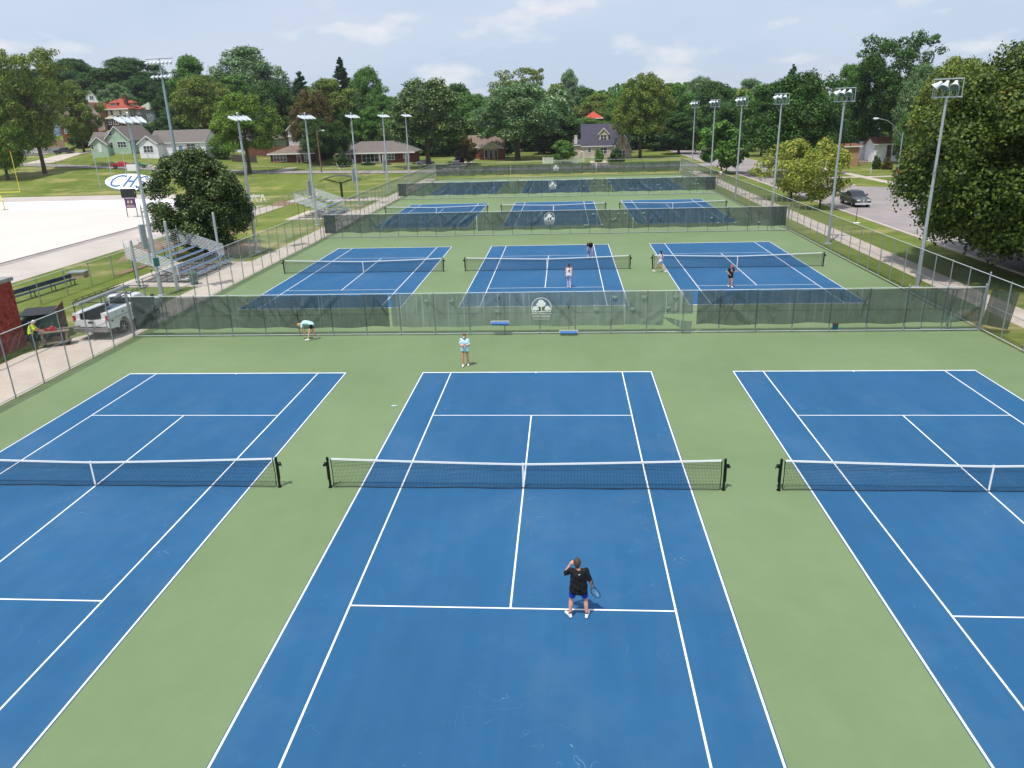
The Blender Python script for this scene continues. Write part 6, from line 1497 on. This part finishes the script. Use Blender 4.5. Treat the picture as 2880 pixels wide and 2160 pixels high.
b = MB().box(-.35, -.05, -3.2, 1.7, 0, .03).box(-.35, -.33, -3.2, 1.7, 0, .14).box(-.07, -.05, -3.2, 1.7, 0, .14)
o = b.build('work_plank', mat('aluminium_plank', '#b6b8b8', .4, .6), label='long aluminium plank lying on the rack of the white utility truck', cat='plank'); o.location = (-25.62, 20.45, 2.2); o.rotation_euler = (0, 0, R(-2))
o = MB().box(-.3, .3, -.4, .4, 0, .62).box(-.26, .26, -.36, .36, .62, .68).build('storage_box', mat('blue_grey_box', '#5f7f96', .6), label='blue-grey box carried in the bed of the white utility truck', cat='box'); o.location = (-25.6, 20.1, .815); o.rotation_euler = (0, 0, R(-10))
o = MB().box(-.25, .3, -.55, .5, 0, .2).box(-.2, .25, -.5, .45, .2, .27).build('supply_case', mat('cream_case', '#c4b9a8', .7), label='cream flat case in the bed of the white utility truck near its tailgate', cat='case'); o.location = (-25.45, 18.75, .815); o.rotation_euler = (0, 0, R(-10))

# ============================================================ bleachers, furniture
M['alu'] = mat('bleacher_aluminium', '#c3c7c9', .45, .15); M['plank'] = mat('bleacher_plank_blue', '#5c7ea6', .45, .3, var=.1)
def bleachers(label, loc, L=8.2, rows=6):
    t = root('bleachers', label, 'bleachers', loc)       # seats face +x
    for i in range(rows):
        x = 2.0-.76*i; zs = .42+.30*i
        MB().box(x-.13, x+.13, 0, L, zs, zs+.04).build('seat_plank', M['plank'], t)
        MB().box(x-.62, x-.18, 0, L, zs-.16, zs-.12).build('foot_board', M['alu'], t)
    xb = 2.0-.76*rows; zt = .42+.3*rows
    for y in (.5, L*.36, L*.66, L-.5):
        MB().tube((2.1, y, .05), (xb, y, zt-.4), .03, n=5).tube((xb, y, 0), (xb, y, zt-.2), .03, n=5).tube((0, y, 0), (0, y, .95), .03, n=5).tube((2.1, y, .04), (xb, y, .04), .03, n=5).tube((xb, y, .1), (0, y, .95), .02, n=4).build('frame', M['dark'], t)
    for y in (-.05, L+.05):
        b = MB()
        for k in range(9):
            o_ = .18+.13*k; b.tube((1.3, y, .55+o_*.9), (xb-.1, y, zt-.35+o_*.95), .03, n=5)
        for f in (0, .33, .66, 1): xx = 1.3+(xb-.1-1.3)*f; zz_ = .42+(zt-.42)*f; b.tube((xx, y, zz_-.2), (xx, y, zz_+1.15), .025, n=5)
        b.build('side_rail', M['alu'], t)
    b = MB()
    for k in range(7): b.tube((xb-.1, 0, zt-.2+.17*k), (xb-.1, L, zt-.2+.17*k), .016, n=5)
    for y in (0, L*.25, L*.5, L*.75, L): b.tube((xb-.1, y, zt-.5), (xb-.1, y, zt+.9), .022, n=5)
    b.build('back_rail', M['alu'], t); return t
bleachers('aluminium bleachers with blue seats and slatted rails nearest the camera', (-29.6, 33.4, .02))
bleachers('smaller-looking aluminium bleachers farther along the left path', (-29.6, 72.0, .02), 7.6)
# tall steel posts of an old net
for x, y, h_, lb in ((-30.6, 31.6, 3.6, 'tall bare steel post directly left of the near bleachers'), (-27.4, 31.0, 5.0, 'tall bare steel post in front of the near bleachers'), (-28.5, 41.1, 4.4, 'bare steel post at the far end of the near bleachers'), (-34.1, 44.3, 3.1, 'bare steel post behind the near bleachers by the dirt heap')):
    b = MB().tube((0,0,-.1), (0,0,h_), .10, n=12).ball((0,0,h_), .1, 5); o = b.build('steel_post', M['pole'], label=lb, cat='post', group='bare steel posts around the near bleachers'); o.location = (x, y, hz(x, y))
o = MB().tube((0,0,0), (0,0,.8), .27, .31, 16).lathe([(.33,.8),(.33,.86),(.22,1.0),(.08,1.06),(.001,1.07)], 16).build('litter_bin', mat('green_bin', '#3c5e50', .6), label='green litter bin with domed lid before the near bleachers', cat='litter bin'); o.location = (-27.0, 33.0, .02)
# long bench
t = root('long_bench', 'very long dark blue bench behind the low chain-link fence', 'bench', (-37.6, 25.6, 0), math.atan2(7.2, .6))
bl = mat('navy_bench', '#22304f', .5)
MB().box(-3, 8, -.2, .2, .42, .47).build('seat', bl, t); MB().box(-3, 8, .2, .25, .55, .85).build('backrest', bl, t)
for i in range(6): x = -2.7+i*2.1; MB().box(x-.03, x+.03, -.15, -.1, 0, .42).box(x-.03, x+.03, .2, .24, 0, .8).box(x-.03, x+.03, -.15, .2, .37, .42).build('leg', M['dark'], t)
t = MB().box(-.6, .6, -.5, .5, -.5, .5).build('base', mat('tan_block', '#a89579', .9)); t.name = 'utility_vault'; tag(t, 'low tan concrete vault box with a grey lid on the grass bank', 'utility box', loc=(-38.6, 36.6, -.1), rz=R(10))
MB().box(-.68, .68, -.58, .58, .5, .58).build('lid', M['box'], t)
# low chain link fences
fence_run('low_fence', 'low chain-link fence running past the long blue bench', -35.3, 12, -35.1, 66, 1.83, 3.0, rails=(), wm=M['wired'], z=0, pr=.035, pitch=.11, r=.003)
def slope_fence(name, label, pts, h, step=3.0):
    t = root(name, label, 'chain-link fence', (pts[0][0], pts[0][1], 0))
    P = []
    for (x0, y0), (x1, y1) in zip(pts[:-1], pts[1:]):
        L = math.hypot(x1-x0, y1-y0); n = max(1, round(L/step)); P += [(x0+(x1-x0)*i/n, y0+(y1-y0)*i/n) for i in range(n)]
    P.append(pts[-1]); ox, oy = pts[0]; rb = MB(); V = []; F = []
    for i, (x, y) in enumerate(P):
        z = hz(x, y); link('post', post_mesh(h, .033, M['galv']), t, loc=(x-ox, y-oy, z))
        if i:
            xp, yp = P[i-1]; zp = hz(xp, yp); rb.tube((xp-ox, yp-oy, zp+h-.03), (x-ox, y-oy, z+h-.03), .022, n=6)
            D = math.hypot(x-xp, y-yp); vv, ff = chain(D, .04, h-.03, .14, .0036); o_ = len(V); c_, s_ = (x-xp)/D, (y-yp)/D
            V += [(xp-ox+a*c_-b_*s_, yp-oy+a*s_+b_*c_, zq+zp+(z-zp)*a/D) for a, b_, zq in vv]; F += [tuple(k+o_ for k in f) for f in ff]
    rb.build('top_rail', M['galv'], t); link('chain_link', npmesh('chain_link', V, F, [M['wired']]), t); return t
slope_fence('low_fence', 'low chain-link fence along the lower path from the far bleachers towards the street', [(-43.2, 74), (-44.6, 96), (-45.6, 122), (-41.2, 147)], 1.83)
slope_fence('street_fence', 'low chain-link fence along the near side of the cross street', [(-34, 147.5), (-40, 149)]+[(x, float(ys(x))-.9) for x in range(-45, -216, -10)], 1.75, 3.0)
slope_fence('street_fence', 'short chain-link fence between the far end of the courts and the street', [(-33.5, 150-1.5), (-24.5, 147.8)], 1.75)
# goalpost
M['yelp'] = mat('yellow_goal_paint', '#cfc23a', .4); p = at(16, 599, 113)
t = root('goalpost', 'yellow football goalpost cut off by the left edge', 'goalpost', (p.x, 113, -2.47))
MB().path([(0, 0, 0), (0, 0, 1.6), (-.5, .4, 2.4), (-2.2, 1.6, 3.05)], .1, 8).build('gooseneck', M['yelp'], t); MB().tube((-6.4, 1.6, 3.05), (2.6, 1.6, 3.05), .07, n=8).build('crossbar', M['yelp'], t)
for x in (-4.6+.0, 2.6): MB().tube((x, 1.6, 3.05), (x, 1.6, 10.2), .05, n=8).build('upright', M['yelp'], t)
MB().box(2.5, 2.7, 1.5, 1.7, 10.1, 10.4).build('flag', M['tl'], t)
MB().lathe([(.6, 0), (.6, .06), (.3, .12)], 12).build('base_pad', M['dirt'], t)
# sign by the field
p = at(369, 584, 98); t = root('field_sign', 'black panel over a purple sign board on two posts at the field edge', 'sign', (p.x, 98, -2.47))
MB().tube((-.85, 0, 0), (-.85, 0, 4.2), .06, n=6).build('post', M['dark'], t); MB().tube((.85, 0, 0), (.85, 0, 4.2), .06, n=6).build('post', M['dark'], t)
MB().box(-1.2, 1.2, -.15, .15, 3.1, 4.5).build('panel', M['blk'], t); sg = MB().box(-.85, .85, -.08, .0, 1.5, 3.0).build('sign_board', mat('purple_sign', '#5b3560', .6), t)
b = MB(); [b.add([(cx+.28*math.cos(a*.785)*(1+.3*(a % 2)), -.09, 2.45+.2*math.sin(a*.785)*(1+.3*(a % 2))) for a in range(8)], [tuple(range(8))]) for cx in (-.15, .15)]; b.box(-.7, .7, -.09, -.08, 1.72, 1.8); b.box(-.6, .6, -.09, -.08, 1.9, 1.95); b.build('emblem', mat('cream_print', '#c9b9a9', .7), sg)
# slender posts for netting at the oval and white board
for i, (fx, fy, tx, ty) in enumerate(((855, 1255, 800, 990), (965, 1215, 915, 965), (1090, 1190, 1040, 975), (1200, 1190, 1155, 960), (1305, 1185, 1275, 1020))):
    Y_ = (147, 153, 158, 161, 163)[i]; zb_ = None; p = at(*c1(fx, fy), Y_); zz_ = hz(p.x, Y_); q = at(*c1(tx, ty), Y_)
    o = MB().tube((0,0,-.2), (0,0,q.z-zz_), .09, .07, 8).build('net_post', M['pole'], label='%s slender white post in the row beside the painted oval, counting from the left' % OR[i], cat='post', group='slender posts beside the painted oval'); o.location = (p.x, Y_, zz_)
p0 = at(*c1(1130, 1150), 166); p1 = at(*c1(1228, 1150), 166); zt = at(*c1(1180, 1105), 166).z
t = MB().box(0, p1.x-p0.x, 0, .08, -.0, 1.6).build('street_sign_board', TRIM, label='blank white board facing the field behind the painted oval', cat='board'); t.location = (p0.x, 164.2, zt-1.7)
for x in (.3, p1.x-p0.x-.3): MB().tube((x, .12, -1.6), (x, .12, 1.2), .05, n=6).build('post', M['pole'], t)
# shelter
t = root('bus_shelter', 'dark shelter with curved canopy on a single post beside the left path', 'shelter', (-32.9, 94.8, .01), R(12))
b = MB(); n = 10
for i in range(n):
    a, c = -1+2*i/n, -1+2*(i+1)/n; f = lambda u: 3.55-.75*u*u
    b.add([(a*3.1, -1.3, f(a)), (c*3.1, -1.3, f(c)), (c*3.1, 1.3, f(c)), (a*3.1, 1.3, f(a)), (a*3.1, -1.3, f(a)+.06), (c*3.1, -1.3, f(c)+.06), (c*3.1, 1.3, f(c)+.06), (a*3.1, 1.3, f(a)+.06)], [(0,3,2,1),(4,5,6,7),(0,1,5,4),(2,3,7,6)])
b.build('canopy', mat('dark_bronze_metal', '#3c3330', .4, .4), t)
MB().box(-.16, .16, -.16, .16, 0, 2.6).build('post', _MC['dark_bronze_metal'], t); MB().tube((0,0,2.4), (-2.4,0,3.05), .06, n=6).tube((0,0,2.4), (2.4,0,3.05), .06, n=6).tube((0,0,2.4), (-2.0,-1,3.2), .04, n=5).tube((0,0,2.4), (2.0,-1,3.2), .04, n=5).build('strut', _MC['dark_bronze_metal'], t)
# street lamps and utility pole
t = root('street_lamp', 'curved-arm street lamp on the lawn corner beyond the right street', 'street lamp', (48.1, 90.3, 0))
MB().tube((0,0,0), (0,0,7.9), .11, .07, 10).build('post', M['pole'], t); MB().path([(0,0,7.3), (-.7,-.2,7.9), (-1.6,-.4,8.9), (-2.6,-.7,9.5), (-3.9,-1.0,9.8)], .045, 6).path([(0,0,6.6), (-.9,-.2,7.6), (-1.7,-.4,8.7)], .03, 5).build('arm', M['pole'], t)
MB().ball((-4.3,-1.1,9.8), .32, 6, sq=(1.3,.7,.45)).build('lamp', M['lampw'], t); s_ = MB().box(-.3, .3, -.14, -.11, 2.4, 2.85).build('sign', mat('red_sign', '#b5473f', .6), t); MB().box(-.2, .2, -.15, -.14, 2.58, 2.68).build('sign_panel', TRIM, s_)
p = at(*c2(815, 1195), 157.5)
t = root('utility_pole', 'wooden utility pole with a small curved lamp on the cross street', 'utility pole', (p.x, 157.5, hz(p.x, 157.5))); MB().tube((0,0,-.2), (-.15,0,9.6), .17, .12, 10).build('pole', mat('wood_pole', '#71584a', .9, var=.25), t)
MB().path([(-.1,0,8.6), (.3,-.1,9.3), (.9,-.2,9.5), (1.3,-.3,9.4)], .04, 5).build('arm', M['pole'], t); MB().ball((1.5,-.3,9.35), .28, 5, sq=(1.3,.8,.5)).build('lamp', M['lampw'], t)
t = root('leaning_post', 'thin white leaning post on the verge of the cross street', 'post', (at(*c2(925, 1175), 152).x, 157, 0)); MB().tube((0,0,0), (-.9,0,2.1), .05, n=6).build('post', TRIM, t)
# verge bits
t = root('verge_stake', 'thin green stake standing on the grass verge beside the right street', 'stake', (31.85, 59.7, 0)); MB().tube((0,0,0), (0,0,1.5), .03, n=6).build('stake', M['postg'], t); MB().box(-.35, .35, -.35, .35, 0, .03).build('cover', TRIM, t)
o = MB().box(-.3,.3,-.3,.3,0,.9).box(-.34,.34,-.34,.34,.9,.98).build('cabinet', mat('pale_cabinet', '#c9c4b8', .6), label='small white utility cabinet behind the far right fence corner', cat='cabinet'); o.location = (24.9, 137, 0)
o = MB().tube((0,0,0), (0,0,1.1), .12, n=8).ball((0,0,1.1), .14, 5).tube((-.18,0,.8), (.18,0,.8), .06, n=6).build('marker_post', mat('pale_marker', '#b9bdb6', .6), label='short pale marker post on the right lawn', cat='marker post'); p = at(*c4(1217, 1000), 118); o.location = (p.x, 118, 0)
# brick building at the left edge
t = root('brick_building', 'red brick building corner with pale parapet and plaque at the left edge', 'building', (-29.15, 16.9, 0))
MB().box(-9, 0, -14, 0, 0, 3.75).build('wall', wall_mat('deep_red_brick', '#a4463a', 'brick'), t)
MB().box(-9.1, .1, -14.1, .1, 3.75, 3.95).build('coping', mat('pale_coping', '#8d8d8a', .8), t)
MB().box(.0, .03, -3.2, -1.9, 2.55, 3.15).build('plaque', mat('stone_plaque', '#a9a196', .8), t); MB().box(0, .06, -4.6, -3.7, 0, 2.1).build('door', DOOR, t)
# dark dumpster like bin beside the building
t = root('green_dumpster', 'dark green and brown waste container beside the brick building', 'waste container', (-29.0, 18.0, 0), R(25))
MB().prism([(-.9, .1), (.9, .1), (1.0, 1.45), (-.95, 1.2)], 0, 2.2, 'xz').build('bin', mat('dark_green_metal', '#2f4a43', .6, .2), t); MB().box(.98, 1.06, -.05, 2.2, .2, 1.75).build('side_panel', mat('brown_panel', '#5a3d36', .8), t); MB().box(-.95, 1.0, .0, 2.25, 1.45, 1.5).build('lid', M['blk'], t)
for x_, y_ in ((-.7, .3), (.7, .3), (-.7, 1.9), (.7, 1.9)): MB().lathe([(.1, -.04), (.1, .04)], 10, (x_, y_, .1), 'x').build('wheel', M['blk'], t)
# work cart
t = root('work_cart', 'brown two-shelf work cart with wheels beside the worker', 'cart', (-27.35, 16.9, .012), R(28)); cm_ = mat('tan_cart', '#7d715f', .7, var=.2)
for z_ in (.22, .82): MB().box(-.75, .75, -.35, .35, z_, z_+.05).build('shelf', cm_, t)
for x_, y_ in ((-.6, -.28), (.6, -.28), (-.6, .28), (.6, .28)):
    MB().box(x_-.04, x_+.04, y_-.04, y_+.04, .22, .82).build('leg', cm_, t); MB().lathe([(.09, -.025), (.09, .025)], 10, (x_, y_, .09), 'y').build('wheel', M['blk'], t)
o = MB().box(-.22, .22, -.13, .13, 0, .16).lathe([(.1, .14), (.1, .22), (.05, .26)], 12, (.05, 0, 0), 'z').tube((-.25, 0, .1), (-.5, 0, .12), .03, n=5).build('power_tool', mat('red_tool', '#a3272b', .4), label='red power tool lying on the top shelf of the work cart', cat='power tool'); o.location = (-27.45, 16.85, .885); o.rotation_euler = (0, 0, R(30))
o = MB().tube((-.9, 0, 0), (.9, 0, 0), .05, n=8).tube((-.9, .09, .0), (.9, .09, .0), .035, n=8).build('pipe', mat('steel_pipe', '#6f6a64', .5, .4), label='bundle of steel pipe lying along the work cart', cat='pipe'); o.location = (-27.0, 17.15, .93); o.rotation_euler = (0, 0, R(30))
o = MB().box(-.25, .25, -.2, .2, 0, .3).lathe([(.16, .1), (.16, .2)], 12, (0, 0, .15), 'y').build('compressor', mat('brown_machine', '#5f4a40', .6), label='brown machine on the lower shelf of the work cart', cat='machine'); o.location = (-27.2, 16.95, .285); o.rotation_euler = (0, 0, R(20))
# rollers, cooler, bottle, court bits
def roller(label, x, z):
    t = root('court_roller', label, 'court roller', (x, 18.4-.22, z), 0, 'blue foam court rollers hung on the nearest cross fence')
    MB().tube((-.47,-.05,0), (.47,-.05,0), .09, n=14).build('foam_roller', mat('blue_foam', '#3f70b0', .6), t); MB().path([(-.5,-.05,0), (-.5,-.05,.14), (.5,-.05,.14), (.5,-.05,0)], .018, 6).build('frame', TRIM, t)
    MB().tube((0,-.05,.14), (.0,.04,1.35), .014, n=6).build('handle', M['galvd'], t); MB().tube((0,.03,1.33), (0,.045,1.52), .02, n=6).build('grip', M['blk'], t)
roller('blue court roller hung high on the fence left of the printed mark', -2.21, .72); roller('blue court roller standing low at the fence right of the printed mark', 1.6, .16)
t = root('water_cooler', 'small blue water cooler with red lid behind the nearest cross fence', 'water cooler', (16.2, 18.75, .014)); MB().lathe([(.13,0),(.15,.1),(.15,.32),(.14,.34)], 14).build('tub', mat('teal_cooler', '#2f6f88', .5), t); MB().lathe([(.155,.34),(.155,.4),(.08,.44)], 14).build('lid', M['tl'], t)
t = root('water_bottle', 'small clear bottle lying on the green apron between the left and middle courts', 'bottle', (-5.92, 7.37, .045), R(15)); MB().lathe([(.001,-.1),(.032,-.1),(.034,0),(.03,.07),(.012,.1),(.012,.12)], 12, (0,0,0), 'x').build('bottle_body', mat('clear_plastic', '#b9d3dc', .2), t); MB().lathe([(.015,.12),(.015,.14)], 10, (0,0,0), 'x').build('cap', TRIM, t)
# painted props on the lower lawn
for x_, y_, a_, lb in ((-56.5, 118, 20, 'white board lying upright like a letter on the lower lawn'), (-54.6, 117.5, -15, 'second white board right of the letter-like board on the lower lawn')):
    t = root('lawn_board', lb, 'board', (x_, y_, -2.45), R(a_)); MB().prism([(-.7, 0), (-.45, 0), (0, 1.1), (.45, 0), (.7, 0), (.15, 1.4), (-.15, 1.4)], -.03, .03, 'xz').build('board', TRIM, t)
p = at(*c1(1245, 1130), 150)
o = MB().box(-2.0, 2.0, -.3, .3, 0, .35).build('curb_block', TRIM, label='long white block lying on the lower lawn beyond the round tree', cat='block'); o.location = (-61, 127, -2.47); o.rotation_euler = (0, 0, R(25))
for o in [o for o in bpy.data.objects if o.name.split('.')[0] in ('t', 'tmp')]: bpy.data.objects.remove(o)
